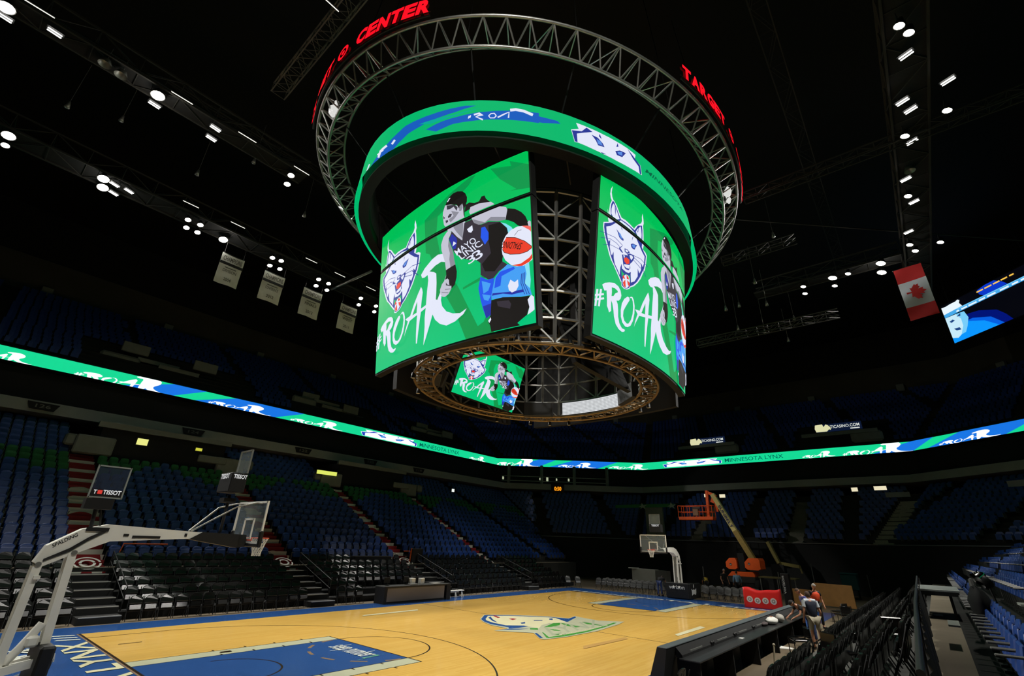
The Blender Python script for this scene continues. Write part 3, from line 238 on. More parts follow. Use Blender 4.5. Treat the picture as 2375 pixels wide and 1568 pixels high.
BAND=[["blue2",[[3.0274,-0.0813],[3.1037,0.1809],[3.2896,0.6454],[3.45,0.7305],[3.5977,0.8341],[3.6496,0.8234],[3.5478,0.6339],[3.4378,0.497],[3.3157,0.297],[3.225,-0.0528],[3.1237,-0.164]]],["blue2",[[3.4203,0.2414],[3.4975,0.3996],[3.6527,0.5824],[3.7995,0.707],[3.9226,0.7916],[3.9232,0.453],[3.7051,0.3558],[3.5546,0.2579],[3.4761,0.0937]]],["blue2",[[3.8321,0.6725],[3.9005,0.6762],[4.0049,0.6846],[4.018,0.6183],[3.9395,0.4887],[3.8333,0.4335]]],["lgreen",[[3.3762,0.495],[3.5491,0.5614],[3.676,0.742],[3.5501,0.5073],[3.4405,0.3863]]],["white",[[3.6211,0.4891],[3.6183,0.4021],[3.6233,0.3897],[3.6262,0.4767]]],["white",[[3.627,0.5049],[3.6242,0.4177],[3.6292,0.4055],[3.632,0.4927]]],["white",[[3.6449,0.4854],[3.6685,0.5279],[3.6805,0.5294],[3.6505,0.4413],[3.6842,0.3203],[3.6869,0.3714],[3.6586,0.4404],[3.6868,0.4919],[3.6678,0.5847],[3.6422,0.5407]]],["white",[[3.7399,0.502],[3.7328,0.4332],[3.7175,0.4277],[3.7111,0.4777],[3.719,0.5367],[3.7316,0.5516],[3.74,0.4793],[3.7437,0.5028],[3.7331,0.5849],[3.7166,0.5682],[3.7062,0.4809],[3.716,0.3947],[3.7348,0.4012],[3.7438,0.4801]]],["white",[[3.7498,0.4221],[3.7754,0.5428],[3.7931,0.6305],[3.7909,0.4534],[3.7971,0.4543],[3.797,0.6687],[3.7723,0.5819],[3.7464,0.4605]]],["white",[[3.8006,0.6726],[3.8234,0.7188],[3.8559,0.704],[3.8945,0.6325],[3.8993,0.7252],[3.8595,0.7974],[3.8237,0.8127],[3.7983,0.763]]],["white",[[3.2259,0.352],[3.2096,0.2515],[3.2254,0.1759],[3.2411,0.2783]]],["white",[[3.1334,0.0113],[3.1363,0.2073],[3.1838,0.2427],[3.1669,0.3444],[3.1132,0.3163],[3.1087,0.1024]]],["white",[[3.1098,0.1616],[3.1579,0.1805],[3.1452,0.255],[3.0948,0.2457]]],["white",[[3.0153,0.2007],[2.9991,0.0181],[3.0186,-0.0583],[3.0335,0.128]]],["white",[[4.0891,0.8391],[4.1435,0.8453],[4.3558,0.8632],[4.4044,0.8259],[4.3948,0.6561],[4.4277,0.5513],[4.4258,0.2189],[4.2884,0.1604],[4.2011,0.1585],[4.0927,0.1867],[4.0768,0.1692],[4.064,0.5421],[4.0998,0.6588]]],["navy",[[4.0671,0.5276],[4.1136,0.6161],[4.1385,0.8145],[4.1671,0.7534],[4.0896,0.474],[4.0905,0.1965],[4.0783,0.188]]],["navy",[[4.3544,0.8477],[4.3815,0.6059],[4.413,0.4625],[4.4124,0.2177],[4.4227,0.2235],[4.4256,0.5431],[4.3921,0.6789]]],["navy",[[4.1604,0.6433],[4.1907,0.6319],[4.2146,0.5142],[4.2212,0.4139],[4.1883,0.3705],[4.1797,0.5028]]],["navy",[[4.2783,0.4816],[4.3056,0.5982],[4.3403,0.634],[4.3139,0.4012],[4.2849,0.3696]]],["navy",[[4.2034,0.8108],[4.2109,0.6468],[4.1973,0.7008]]],["navy",[[4.2989,0.8296],[4.2999,0.7017],[4.2871,0.6572]]],["navy",[[4.1963,0.1755],[4.2113,0.1954],[4.2263,0.1879],[4.206,0.1544]]],["lblue",[[4.1842,0.5705],[4.2049,0.5477],[4.2118,0.4355],[4.1887,0.4158]]],["lblue",[[4.2893,0.4965],[4.3178,0.5858],[4.3157,0.4527],[4.2922,0.4294]]]]
BANDT=[["MINNESOTA","tgreen",[4.4538,0.4378],[4.8035,0.5115],[4.4715,0.606]]]
LOGO=[["pgrey",[[-1.4662,1.9329],[-0.3561,2.73],[0.6282,2.0239],[1.8136,0.5676],[2.1219,-0.4022],[3.0227,-0.1706],[2.8501,-0.5907],[2.6625,-1.6718],[3.3834,-2.6082],[2.3677,-2.8448],[0.093,-3.1189],[-2.0179,-3.0198],[-3.0991,-2.7872],[-3.0996,-2.5717],[-2.3432,-1.716],[-2.5605,-1.4134],[-3.2029,-0.4342],[-2.3714,-0.4541],[-2.3048,0.5369],[-1.9237,1.3198]]],["pblue",[[-1.4285,1.9051],[-0.4283,2.6191],[0.5224,1.9352],[1.664,0.4609],[2.0096,-0.4757],[2.8611,-0.2736],[2.6799,-0.4665],[1.1627,-0.9933],[0.3495,-0.7368],[-1.9314,-0.6326],[-2.3989,-0.5132],[-2.1466,-0.3017],[-2.1346,0.6902],[-1.8303,1.3658]]],["pcream",[[-1.2647,1.7843],[-0.4744,2.3579],[0.3832,1.8185],[1.535,0.3688],[1.6541,0.019],[0.9935,-1.1044],[0.1442,-0.6978],[-0.5533,-0.7995],[-1.3113,-1.2157],[-1.2756,-0.4005],[-1.8458,0.1002],[-1.752,0.9155],[-1.5199,1.4881]]],["pblue",[[-0.8585,1.9871],[-0.5301,2.1349],[-1.0742,1.5207],[-1.5551,0.813],[-1.4703,1.167]]],["pblue",[[1.2294,0.0725],[1.4405,0.046],[1.0138,-0.2721],[0.9675,-0.1133]]],["pblue",[[-0.8223,0.1465],[-0.4533,0.1708],[-0.7983,-0.0997],[-0.9927,-0.0651]]],["pblue",[[0.2803,0.2722],[0.6192,0.0207],[0.4365,-0.1127],[0.1274,0.1177]]],["pred",[[-0.3782,1.1804],[-0.0935,1.1724],[-0.0991,0.9247],[-0.4912,0.8446]]],["pred",[[-0.2548,2.2525],[-0.0975,2.2192],[-0.4032,1.6541],[-0.5869,1.6612]]],["pblue",[[-3.0117,-0.3909],[-2.3096,-0.5826],[-1.7243,-1.0376],[-2.2491,-0.8887]]],["pblue",[[-2.359,-1.7777],[-2.2839,-1.8373],[-2.9229,-2.5975],[-3.0138,-2.5239]]],["pgreen",[[-1.6094,-0.9844],[-1.3167,-1.1498],[-1.6393,-1.4244],[-1.8314,-1.1551]]],["pgreen",[[-0.9419,-1.1899],[0.295,-0.8116],[0.6288,-0.9473],[0.05,-1.3042],[-0.6112,-1.3392]]],["pgreen",[[0.6288,-0.9473],[0.5532,-1.4642],[0.3982,-2.1168],[0.146,-2.0719],[0.1693,-1.5058]]],["pgreen",[[1.5996,-1.441],[1.6345,-1.7054],[1.6339,-2.4005],[1.4315,-2.5828],[1.2921,-1.9122]]],["pgreen",[[-1.1021,-1.5823],[-1.0091,-1.8567],[-1.0977,-2.1835],[-1.2791,-1.9432]]],["pgreen",[[-1.8149,-2.2836],[-1.6821,-2.4816],[-1.8891,-2.5907],[-2.0385,-2.4714]]],["pgreen",[[-2.8031,-2.7281],[-2.7327,-2.6156],[-1.5909,-2.7379],[-0.1827,-2.8031],[1.1348,-2.6842],[2.6385,-2.4622],[2.7725,-2.5632],[1.1775,-2.8253],[-0.4648,-2.9735],[-1.8982,-2.9408]]],["pgreen",[[-1.9873,-1.8665],[-1.9546,-1.8923],[-2.6509,-2.6817],[-2.7884,-2.6556]]]]
LOGOT=[["MINNESOTA","pcream",[-1.9438,-2.6909],[1.7185,-2.6909],[-1.7046,-2.5924]],["LYNX","pgrey2",[-2.1622,-2.4625],[1.7019,-2.5656],[-1.0578,-1.309]],["sleep number","pwhite",[-9.5072,0.8661],[-9.4868,-0.9542],[-8.7444,0.89]],["setting","pgreen2",[-9.5723,-1.0353],[-9.539,-1.1712],[-8.7113,-0.9227]]]
ROAR_IDX=[40,51]
# ---------------- arena plan: offset d outward from the front of the fixed bowl
NCH=(.768,.640)
def plan(d):
    """corner points of the ring at offset d (x>0 half): side y, end x, chamfer corners"""
    y=14.3+d; x=28.8+d; c=27.92+d
    return y,x,(c-.64*y)/.768,(c-.768*x)/.64
def ring_pts(d,xw=-34):
    y,x,xa,yb=plan(d); return [(xw,y),(xa,y),(x,yb),(x,-yb),(xa,-y),(xw,-y)]
def band(mb,d0,z0,d1,z1,mi=0,segs=None):
    a=ring_pts(d0);b=ring_pts(d1)
    for i in range(5):
        if segs and i not in segs: continue
        mb.add([(*a[i],z0),(*a[i+1],z0),(*b[i+1],z1),(*b[i],z1)],[(0,1,2,3)],mi)
RUN,RISE=.84,.41
def zrow(k): return 1.6+RISE*k
# floor
struct(MB().box((8,0,-.15),(100,110,.3)),'floor',mat('arena_floor',(105,92,72),.55,var=.2,vscale=.6,bump=.03))
# lower bowl concrete steps
mb=MB()
for k in range(19):
    d0=-.5 if k==0 else k*RUN+.05; d1=(k+1)*RUN+.05; z=zrow(k)
    sg=None if k>=6 else (0,4)
    if k<6:
        # side stands only: stop at the corner tunnel
        for s in(1,-1):
            y0=s*(14.3+d0); y1=s*(14.3+d1); xe=25.2
            mb.add([(-34,y0,z),(xe,y0,z),(xe,y1,z),(-34,y1,z)],[(0,1,2,3)]); zl=z-RISE if k else 0
            mb.add([(-34,y0,zl),(xe,y0,zl),(xe,y0,z),(-34,y0,z)],[(0,1,2,3)]); mb.add([(xe,y0,0),(xe,y1,0),(xe,y1,z),(xe,y0,z)],[(0,1,2,3)])
    else:
        band(mb,d0,z,d1,z); band(mb,d0,z-RISE if k>6 else z-RISE,d0,z)
struct(mb,'lower_bowl_steps',DARK)
mb=MB(); band(mb,5.05,0,5.05,4.0,segs=(1,2,3)); struct(mb,'wall_under_stands',BLKM)
mb=MB()
for i in(1,2,3):
    a=ring_pts(5.0)
    p,q=Vector((*a[i],4.02)),Vector((*a[i+1],4.02)); mb.bar(p,q,.12,.06)
struct(mb,'trim_end_rail',mat('rail_grey',(120,122,125),.35,.5))
# walkways of pale concrete in front of the first fixed row
mb=MB()
for s in(1,-1): mb.box((-5,s*14.1,1.597),(58,.62,.02))
mb.box((-5,-14.05,.78),(58,.5,1.6))
struct(mb,'floor_walkway',mat('walkway_concrete',(128,118,98),.8,var=.12,vscale=1.2,bump=.08))
# ledge above the lower bowl, suites, ribbon fascia, upper deck, upper wall, ceiling
mb=MB(); band(mb,14.6,10.0,14.6,10.75); band(mb,14.6,10.75,17,10.8); band(mb,14.6,10.0,20,9.95); struct(mb,'trim_ledge',mat('ledge_grey',(150,155,148),.8,var=.1,vscale=.5))
mb=MB(); band(mb,16.9,10.7,17.1,13.2); band(mb,16.3,13.3,18,13.3); band(mb,20,2,20,10.2); struct(mb,'wall_suites',BLKM)
for nm,sg in(('wall_upper_side',(0,1)),('wall_upper_end',(2,3,4))):
    mb=MB(); band(mb,35.2,24.4,35.4,28.5,segs=sg)
    struct(mb,nm,WALLM)
mb=MB(); band(mb,38,20,38,26); struct(mb,'wall_concourse',BLKM)
mb=MB()
for k in range(17):
    d0=17.6+k*1.0; z=14.6+k*.6; band(mb,d0,z,d0+1,z); band(mb,d0,z-.6 if k else 13.6,d0,z)
struct(mb,'upper_deck_steps',DARK)
struct(MB().box((8,0,34.1),(140,130,.2)),'ceiling',BLKM)
mb=MB()
for s in(1,): 
    for i in range(5):
        a=ring_pts(36); mb.add([(*a[i],28),(*a[i+1],28),(*a[i+1],34),(*a[i],34)],[(0,1,2,3)])
struct(mb,'wall_roof_edge',BLKM)
# concrete piers dividing the upper wall openings
pr=ring_pts(34.6); piers=[]
for i in range(0,4):
    a=Vector(pr[i]);b=Vector(pr[i+1]);L=(b-a).length;n=max(2,int(L/9.5))
    for j in range(n):
        q=a.lerp(b,(j+.5)/n); 
        if q.x<-26: continue
        piers.append((q,math.atan2(b.y-a.y,b.x-a.x)))
for q,an in piers: 
    mb=MB(); mb.box((q.x,q.y,24.1),(.9,.5,2.6),rz=an,bev=.05); tag(mb.build('trim_pier',GREYP),kind='structure')
# ---------------- court
def sx(v):return v
CW={'wood':None}
wood=bpy.data.materials.new('court_maple'); wood.use_nodes=True; nt=wood.node_tree; b=nt.nodes['Principled BSDF']
tc=nt.nodes.new('ShaderNodeTexCoord'); mp=nt.nodes.new('ShaderNodeMapping'); mp.inputs['Scale'].default_value=(1,1,1); br=nt.nodes.new('ShaderNodeTexBrick')
br.inputs['Scale'].default_value=1; br.inputs['Brick Width'].default_value=1.6; br.inputs['Row Height'].default_value=.07; br.inputs['Mortar Size'].default_value=.0; br.offset=.37
br.inputs['Color1'].default_value=(s2l(226),s2l(184),s2l(96),1); br.inputs['Color2'].default_value=(s2l(217),s2l(172),s2l(84),1)
ns=nt.nodes.new('ShaderNodeTexNoise'); ns.inputs['Scale'].default_value=.5; ns.inputs['Detail'].default_value=3; mr=nt.nodes.new('ShaderNodeMapRange'); mr.inputs['To Min'].default_value=.9; mr.inputs['To Max'].default_value=1.06
vm=nt.nodes.new('ShaderNodeVectorMath'); vm.operation='SCALE'
nt.links.new(tc.outputs['Object'],br.inputs['Vector']); nt.links.new(tc.outputs['Object'],ns.inputs['Vector']); nt.links.new(ns.outputs['Fac'],mr.inputs['Value'])
nt.links.new(br.outputs['Color'],vm.inputs[0]); nt.links.new(mr.outputs['Result'],vm.inputs['Scale']); nt.links.new(vm.outputs[0],b.inputs['Base Color'])
b.inputs['Roughness'].default_value=.13; b.inputs['Specular IOR Level'].default_value=.45
g=lambda n,c,r=.2:mat(n,c,r,spec=.45,var=.05,vscale=1.5)
CC={'wood':wood,'pblue':g('paint_blue',(38,78,138)),'pgrey':g('paint_grey',(188,190,160)),'pgrey2':g('paint_grey2',(170,178,148)),'pcream':g('paint_cream',(226,220,178)),'pline':g('paint_line',(45,30,12)),'pred':g('paint_red',(170,50,55)),
 'pgreen':g('paint_green',(70,150,60)),'pgreen2':g('paint_green2',(120,190,140)),'pwhite':g('paint_white',(222,226,215)),'ptan':g('paint_tan',(140,115,90)),'pghost':g('paint_ghost',(190,150,85))}
def rect(x0,y0,x1,y1): return [(x0,y0),(x1,y0),(x1,y1),(x0,y1)]
def line(p,q,wd=.05):
    p=Vector(p);q=Vector(q);n=(q-p).normalized();n=Vector((-n.y,n.x))*wd/2; return [tuple(p-n),tuple(q-n),tuple(q+n),tuple(p+n)]
def arcp(cx,cy,r,a0,a1,wd=.05,n=40):
    o=[];i=[]
    for k in range(n+1):
        t=a0+(a1-a0)*k/n; o.append((cx+(r+wd/2)*math.cos(t),cy+(r+wd/2)*math.sin(t))); i.append((cx+(r-wd/2)*math.cos(t),cy+(r-wd/2)*math.sin(t)))
    return o+i[::-1]
it=[('pblue',rect(-17.2,-9.2,17.2,9.15)),('wood',rect(-14.35,-7.62,14.35,7.62)),('wood',rect(-5.2,-7.7,14.35,-7.5))]
it=it[:2]
def A(c,q): it.append((c,q))
PI=math.pi
A('pline',rect(-.025,-7.62,.025,7.62)); 
for s in(-1,1):
    X=lambda x:s*x
    A('pgrey',rect(X(8.53),-2.44,X(14.33),2.44)); A('pblue',rect(X(8.53),-1.83,X(14.33),1.83))
    for y in(-2.44,2.44,-1.83,1.83): A('pline',line((X(8.53),y),(X(14.33),y),.04))
    A('pline',line((X(8.53),-2.44),(X(8.53),2.44),.05)); A('pline',line((X(14.36),-7.62),(X(14.36),7.62),.07)); A('ptan',line((X(14.42),-7.62),(X(14.42),7.62),.05))
    if s<0: A('pline',arcp(-8.53,0,1.83,-PI/2,PI/2)); A('pline',arcp(-12.725,0,6.75,-1.45,1.45,.05,70)); A('pline',arcp(-12.725,0,1.22,-PI/2,PI/2,.05))
    else: A('pline',arcp(8.53,0,1.83,PI/2,3*PI/2)); A('pline',arcp(12.725,0,6.75,PI-1.45,PI+1.45,.05,70)); A('pline',arcp(12.725,0,1.22,PI/2,3*PI/2,.05))
    for y in(-6.71,6.71): A('pline',line((X(14.33),y),(X(11.9),y)))
    for k in range(6):
        t=(PI/2+(k+.5)*PI/6) if s<0 else (-PI/2+(k+.5)*PI/6)
        A('ptan',arcp(X(8.53),0,1.83,t-.13,t+.13,.1,4))
    for xx in(12.2,11.3,10.4,9.5):
        for y,dy in((-1.83,-.15),(1.83,.15),(-2.44,-.15),(2.44,.15)): A('pline',line((X(xx),y),(X(xx),y+dy),.05))
A('pline',rect(-12.15,2.05,-11.85,2.2)); A('pline',line((-13.9,5.05),(-13.3,5.05),.05))
for y in(-5.67,5.74):
    x0=1.7 if y<0 else -5.1
    A('pcream',[(x0,y-.12),(x0+.3,y+.12),(x0+3.4,y+.2),(x0+3.2,y-.1)])
A('pghost',[(-3.4,-4.6),(-3.0,-4.35),(-.2,-4.5),(-.5,-4.75)])
for k in range(3): A('pwhite',[(-15.13,6.65+k*.42),(-15.05,6.75+k*.42),(-14.55,6.62+k*.42),(-14.5,6.52+k*.42),(-14.56,6.45+k*.42)])
items=art_items(it)
it2=art_items(LOGO,LOGOT)
P,T=text_tris('MINNESOTA LYNX',1.4); items.append(('pcream',[(-14.49-float(b_)*.72,-8.0+float(a)*14.0) for a,b_ in P],T))
P,T=text_tris('MINNESOTA LYNX',1.4); items.append(('pwhite',[(14.5+float(b_)*.6,7.4-float(a)*14.0) for a,b_ in P],T))
P,T=text_tris('24',1.4); items.append(('pwhite',[(-15.5-float(b_)*.7,4.2+float(a)*1.6) for a,b_ in P],T))
court=layered('basketball_court',items+it2,CC,[],lambda u,v,h:V(u,v,.004+h),(-20,20,-10,10),step=.00015)
tag(court,'basketball court of glossy maple with blue lanes and lynx head logo at centre','court')
# ---------------- centre-hung scoreboard
E_=lambda n,c,k=1.0,s='NONE':mat('led_'+n,c,.7,emit=k,sampling=s,spec=.08)
EC={'green':E_('green',(0,188,98)),'dgreen':E_('dgreen',(12,152,76)),'white':E_('white',(228,232,250)),'navy':E_('navy',(42,56,150)),'lblue':E_('lblue',(90,140,225)),'red':E_('red',(236,64,42)),
 'black':E_('black',(26,23,22)),'skin':E_('skin',(196,196,212)),'dgrey':E_('dgrey',(58,56,66)),'mgrey':E_('mgrey',(140,140,152)),'jersey':E_('jersey',(54,48,58)),'jblue':E_('jblue',(40,50,165)),'blue':E_('blue',(38,88,235)),
 'lbl':E_('lbl',(70,160,245)),'cyan':E_('cyan',(135,225,245)),'pinkred':E_('pinkred',(250,105,95)),'blue2':E_('blue2',(22,92,190)),'lgreen':E_('lgreen',(0,170,150)),'tgreen':E_('tgreen',(0,100,66)),'bandg':E_('bandg',(0,184,108))}
gm=bpy.data.materials.new('led_picture_ground'); gm.use_nodes=True; nt=gm.node_tree; b=nt.nodes['Principled BSDF']; b.inputs['Base Color'].default_value=(.01,.01,.01,1); b.inputs['Emission Strength'].default_value=1; b.inputs['Roughness'].default_value=.7; b.inputs['Specular IOR Level'].default_value=.08
tc=nt.nodes.new('ShaderNodeTexCoord'); sp=nt.nodes.new('ShaderNodeSeparateXYZ'); cr=nt.nodes.new('ShaderNodeValToRGB'); mr=nt.nodes.new('ShaderNodeMapRange'); mr.inputs['From Min'].default_value=10; mr.inputs['From Max'].default_value=18.4
cr.color_ramp.elements[0].color=(0,s2l(200),s2l(125),1); cr.color_ramp.elements[1].color=(0,s2l(192),s2l(84),1); e=cr.color_ramp.elements.new(.45); e.color=(0,s2l(188),s2l(104),1)
nt.links.new(tc.outputs['Object'],sp.inputs[0]); nt.links.new(sp.outputs['Z'],mr.inputs['Value']); nt.links.new(mr.outputs['Result'],cr.inputs[0]); nt.links.new(cr.outputs[0],b.inputs['Emission Color'])
EC['green0']=gm
SB=thing('center_scoreboard',(0,0,0),'huge hanging scoreboard with four curved green video screens under a ring truss','scoreboard')
Z0,Z1=10.63,18.4; LV=(16.12-Z0)/(Z1-Z0); UV=(16.33-Z0)/(Z1-Z0)
CUT=[i/10 for i in range(-9,10)]
def scr_fn(side,flip=1):
    n=20
    def base(u,v,h):
        b0,hw=(6.75+.85*v,5.0+.1*v) if side in'LK' else (6.2+.85*v,4.75+.1*v)
        off=b0+.5*(1-u*u)+h; z=Z0+(Z1-Z0)*v
        return {'L':V(-off,-u*hw,z),'R':V(u*hw,-off,z),'K':V(off,u*hw,z),'B':V(-u*hw,off,z)}[side]
    def fn(u,v,h):
        k=(u+1)*10; i=min(max(int(math.floor(k+1e-6)),0),19); t=k-i
        return base(-1+i/10,v,h).lerp(base(-1+(i+1)/10,v,h),t)
    return fn
base_it=[('green0',[(-1,0),(1,0),(1,1),(-1,1)],[(0,1,2,3)])]
ALLART=base_it+art_items(ART,ARTT)
for side in 'LRKB':
    fn=scr_fn(side); its=ALLART if side in'LR' else [('black',)+base_it[0][1:]]
    tag(layered('video_screen',its,EC,CUT,fn,(-1,1,0,LV),SB),'lower main part of a curved video screen')
    tag(layered('video_screen',its,EC,CUT,fn,(-1,1,UV,1),SB),'upper strip of a curved video screen')
    mb=MB() # black cabinet behind and around
    for a,bb in((-.012,LV+.01),(UV-.01,1.012)):
        for i in range(20):
            u0=-1+i/10;u1=u0+.1
            if i==0:u0-=.012
            if i==19:u1+=.012
            q=[fn(u0,a,-.03),fn(u1,a,-.03),fn(u1,bb,-.03),fn(u0,bb,-.03)]; r=[fn(u0,a,-.35),fn(u1,a,-.35),fn(u1,bb,-.35),fn(u0,bb,-.35)]
            mb.add(q+r,[(0,1,2,3),(7,6,5,4),(0,4,5,1),(3,2,6,7)]+([(0,3,7,4)] if i==0 else [])+([(1,5,6,2)] if i==19 else []))
    for i in range(0): # skirt below the screen
        u0=-1+i/10;u1=u0+.1; q=[fn(u0,-.045,-.1),fn(u1,-.045,-.1),fn(u1,0,-.1),fn(u0,0,-.1)]; mb.add(q,[(0,1,2,3)])
    mb.build('screen_cabinet',BLKM,SB)
# green ring display
def ell(a,b,t,z): return V(a*math.cos(t),b*math.sin(t),z)
NB=96
def bandfn(u,v,h):
    k=u/(2*PI)*NB; i=math.floor(k+1e-6); t=k-i
    f=lambda q:ell(11.38-.1*v+h,8.56-.1*v+h,q,18.12+1.83*v)
    return f(i*2*PI/NB).lerp(f((i+1)*2*PI/NB),t)
bc=[i*2*PI/NB for i in range(1,NB+20)]
layered('ring_display',[('bandg',[(0,0),(2*PI,0),(2*PI,1),(0,1)],[(0,1,2,3)])]+art_items(BAND,BANDT),EC,[q for q in bc if q<2*PI-.01],bandfn,(0,2*PI,0,1),SB)
mb=MB()
for i in range(NB):
    t0,t1=i*2*PI/NB,(i+1)*2*PI/NB
    for (a,b_,z0,z1,c,d_) in ((11.16,8.34,18.0,20.0,0,0),):
        mb.add([ell(a,b_,t0,z0),ell(a,b_,t1,z0),ell(a,b_,t1,z1),ell(a,b_,t0,z1)],[(0,1,2,3)])
        mb.add([ell(a-.5,b_-.5,t0,z0),ell(a-.5,b_-.5,t1,z0),ell(a,b_,t1,z0),ell(a,b_,t0,z0)],[(0,1,2,3)])
        mb.add([ell(a-.5,b_-.5,t0,z0),ell(a-.5,b_-.5,t1,z0),ell(a-.5,b_-.5,t1,z1),ell(a-.5,b_-.5,t0,z1)],[(0,1,2,3)])
mb.build('ring_display_cabinet',BLKM,SB)
# big triangular ring truss
mb=MB(); N=84
ot=lambda t:ell(13.66,11.17,t,21.47); bt=lambda t:ell(13.05,10.35,t,20.7); it_=lambda t:ell(12.35,9.88,t,21.5)
for f,r in((ot,.07),(bt,.07),(it_,.06)): mb.tube([f(2*PI*i/168) for i in range(168)],r,6,closed=True)
for i in range(N):
    t=2*PI*i/N;tm=2*PI*(i+.5)/N;t1=2*PI*(i+1)/N
    mb.bar(bt(t),ot(tm),.055);mb.bar(ot(tm),bt(t1),.055);mb.bar(bt(t),it_(tm),.045);mb.bar(it_(tm),bt(t1),.045);mb.bar(it_(tm),ot(tm),.045)
    if i%3==0: mb.bar(it_(tm),ot(2*PI*(i+1.5)/N),.045)
tag(mb.build('ring_truss',ALU,SB),'silver triangular truss ring around the top')
mb=MB()
for k in range(16):
    t=2*PI*k/16+.1; mb.bar(ell(11.0,8.2,t,20.0),ell(12.4,9.9,t,21.45),.06); mb.tube([ell(12.9,10.4,t,21.5),ell(12.0,9.5,t,33.9)],.02,4)
    mb.bar(ell(7.4,6.9,t,18.5),ell(11,8.2,t,20),.06)
mb.build('hanger',BLK,SB)
# red sign letters on the truss ring
RED=mat('neon_red',(255,16,34),emit=1.2,sampling='NONE'); REDB=mat('sign_back',(60,8,8),.6)
def sign(tc,half,word):
    root=None; rail=MB()
    rail.tube([ell(13.85,11.38,tc+half*(-1+2*i/24),21.52) for i in range(25)],.05,6); rail.tube([ell(13.85,11.38,tc+half*(-1+2*i/24),21.75) for i in range(25)],.03,6)
    ro=rail.build('sign_rail',BLK,SB)
    n=len(word)
    for i,ch in enumerate(word):
        if ch==' ': continue
        t=tc-half+2*half*(i+.5)/n; dt=2*half/n*.47
        p=ell(13.9,11.42,t-dt,21.62); q=ell(13.9,11.42,t+dt,21.62); nrm=(q-p).cross(V(0,0,1)).normalized()
        mb=MB()
        if ch=='@':
            c=(p+q)/2+V(0,0,.34); ex=(q-p).normalized()
            for r0,r1 in((.24,.39),(0.001,.12)):
                vs=[];m_=24
                for k in range(m_): a=2*PI*k/m_; vs+=[c+ex*math.cos(a)*r0+V(0,0,math.sin(a)*r0)+nrm*.06,c+ex*math.cos(a)*r1+V(0,0,math.sin(a)*r1)+nrm*.06]
                mb.add(vs,[(2*k,2*k+1,(2*k+3)%(2*m_),(2*k+2)%(2*m_)) for k in range(m_)])
        else: text_mb(mb,ch,p,q-p,V(0,0,.74)+(q-p)*.15,nrm*.06,wt=4.5)
        P=mb.v; mb.add([Vector(v)-nrm*.12 for v in P],[f for f in mb.f],1)
        mb.build('sign_letter',[RED,REDB],SB)
for c,h in ((PI,.39),(4.75,.36)): sign(c,h,'TARGET @ CENTER' if c==PI else 'TARGET @ CENTER')
# lattice cage behind the screens
def sup(a,b,t,z,n=2.3):
    c,s=math.cos(t),math.sin(t); return V(a*math.copysign(abs(c)**(2/n),c),b*math.copysign(abs(s)**(2/n),s),z)
NP=32; lv=[10.75,11.85,13.1,14.35,15.6,16.85,18.1]
cg=lambda t,z:sup(6.2+.65*(z-10.7)/7.4,5.85+.65*(z-10.7)/7.4,t,z)
mb=MB(); off=(225/360*2*PI)%(2*PI/NP)
TS=[off+2*PI*k/NP for k in range(NP)]
for k,t in enumerate(TS):
    t1=TS[(k+1)%NP]; mb.bar(cg(t,10.6),cg(t,18.2),.12,.12)
    for j,z in enumerate(lv):
        mb.bar(cg(t,z),cg(t1,z),.085)
        if j<len(lv)-1:
            if k%2==0: mb.bar(cg(t,z+.0),cg(t1,lv[j+1]),.07)
            else: mb.bar(cg(t1,z),cg(t,lv[j+1]),.07)
tag(mb.build('lattice_frame',ALU,SB),'silver lattice frame behind the screens')
mb=MB()
for z in(18.25,): mb.tube([cg(2*PI*i/64,z)*1.0 for i in range(64)],.05,6,closed=True)
mb.build('top_ring_tube',BLK,SB)
# centre core with equipment
mb=MB()
for a in range(8):
    t=2*PI*a/8+.2; mb.box((2.2*math.cos(t),2.2*math.sin(t),16.2),(.3,.3,4.2),rz=t)
for z in(14.2,16,17.8): mb.tube([ell(2.2,2.2,2*PI*i/24,z) for i in range(24)],.06,6,closed=True)
mb.build('core_frame',mat('core_dark',(60,60,60),.5,.5),SB)
# lower flat ring truss
mb=MB(); fo=lambda t:ell(6.72,6.13,t,10.64); fi=lambda t:ell(5.62,5.35,t,10.64); N=44
mb.tube([fo(2*PI*i/120) for i in range(120)],.075,6,closed=True); mb.tube([fi(2*PI*i/120) for i in range(120)],.075,6,closed=True)
mb.tube([ell(6.6,6.0,2*PI*i/120,10.95) for i in range(120)],.04,5,closed=True)
for i in range(N):
    t=2*PI*i/N;tm=2*PI*(i+.5)/N;t1=2*PI*(i+1)/N
    mb.bar(fi(t),fo(tm),.05);mb.bar(fo(tm),fi(t1),.05)
    if i%2==0: mb.bar(fi(t),fo(t),.07)
    mb.bar(fo(tm),ell(6.6,6.0,tm,10.95),.03)
tag(mb.build('lower_ring_truss',RUST,SB),'brownish flat truss ring at the bottom')
# spots clamped to the lower ring
LENS=mat('lens_amber',(205,170,110),.3,emit=.35,sampling='NONE')
mb0=None
for t in (4.05,4.22,4.38,3.7,4.9,5.1,.35,.55,.75,1.1,5.6,5.75,2.2,2.6,3.05,3.3):
    p=ell(6.6,6.0,t,10.9) if 3.2<t<5.2 else ell(6.75,6.2,t,10.45)
    mb=MB(); mb.lathe(p,[(.0,.16),(.09,.16),(.11,-.02),(.12,-.12)],10); mb.bar(p+V(0,0,.1),p+V(0,0,.35),.03); b_=mb.build('spotlight',BLK,SB)
    mb=MB(); mb.lathe(p,[(.001,-.1),(.105,-.1)],10); mb.build('lens',LENS,SB)
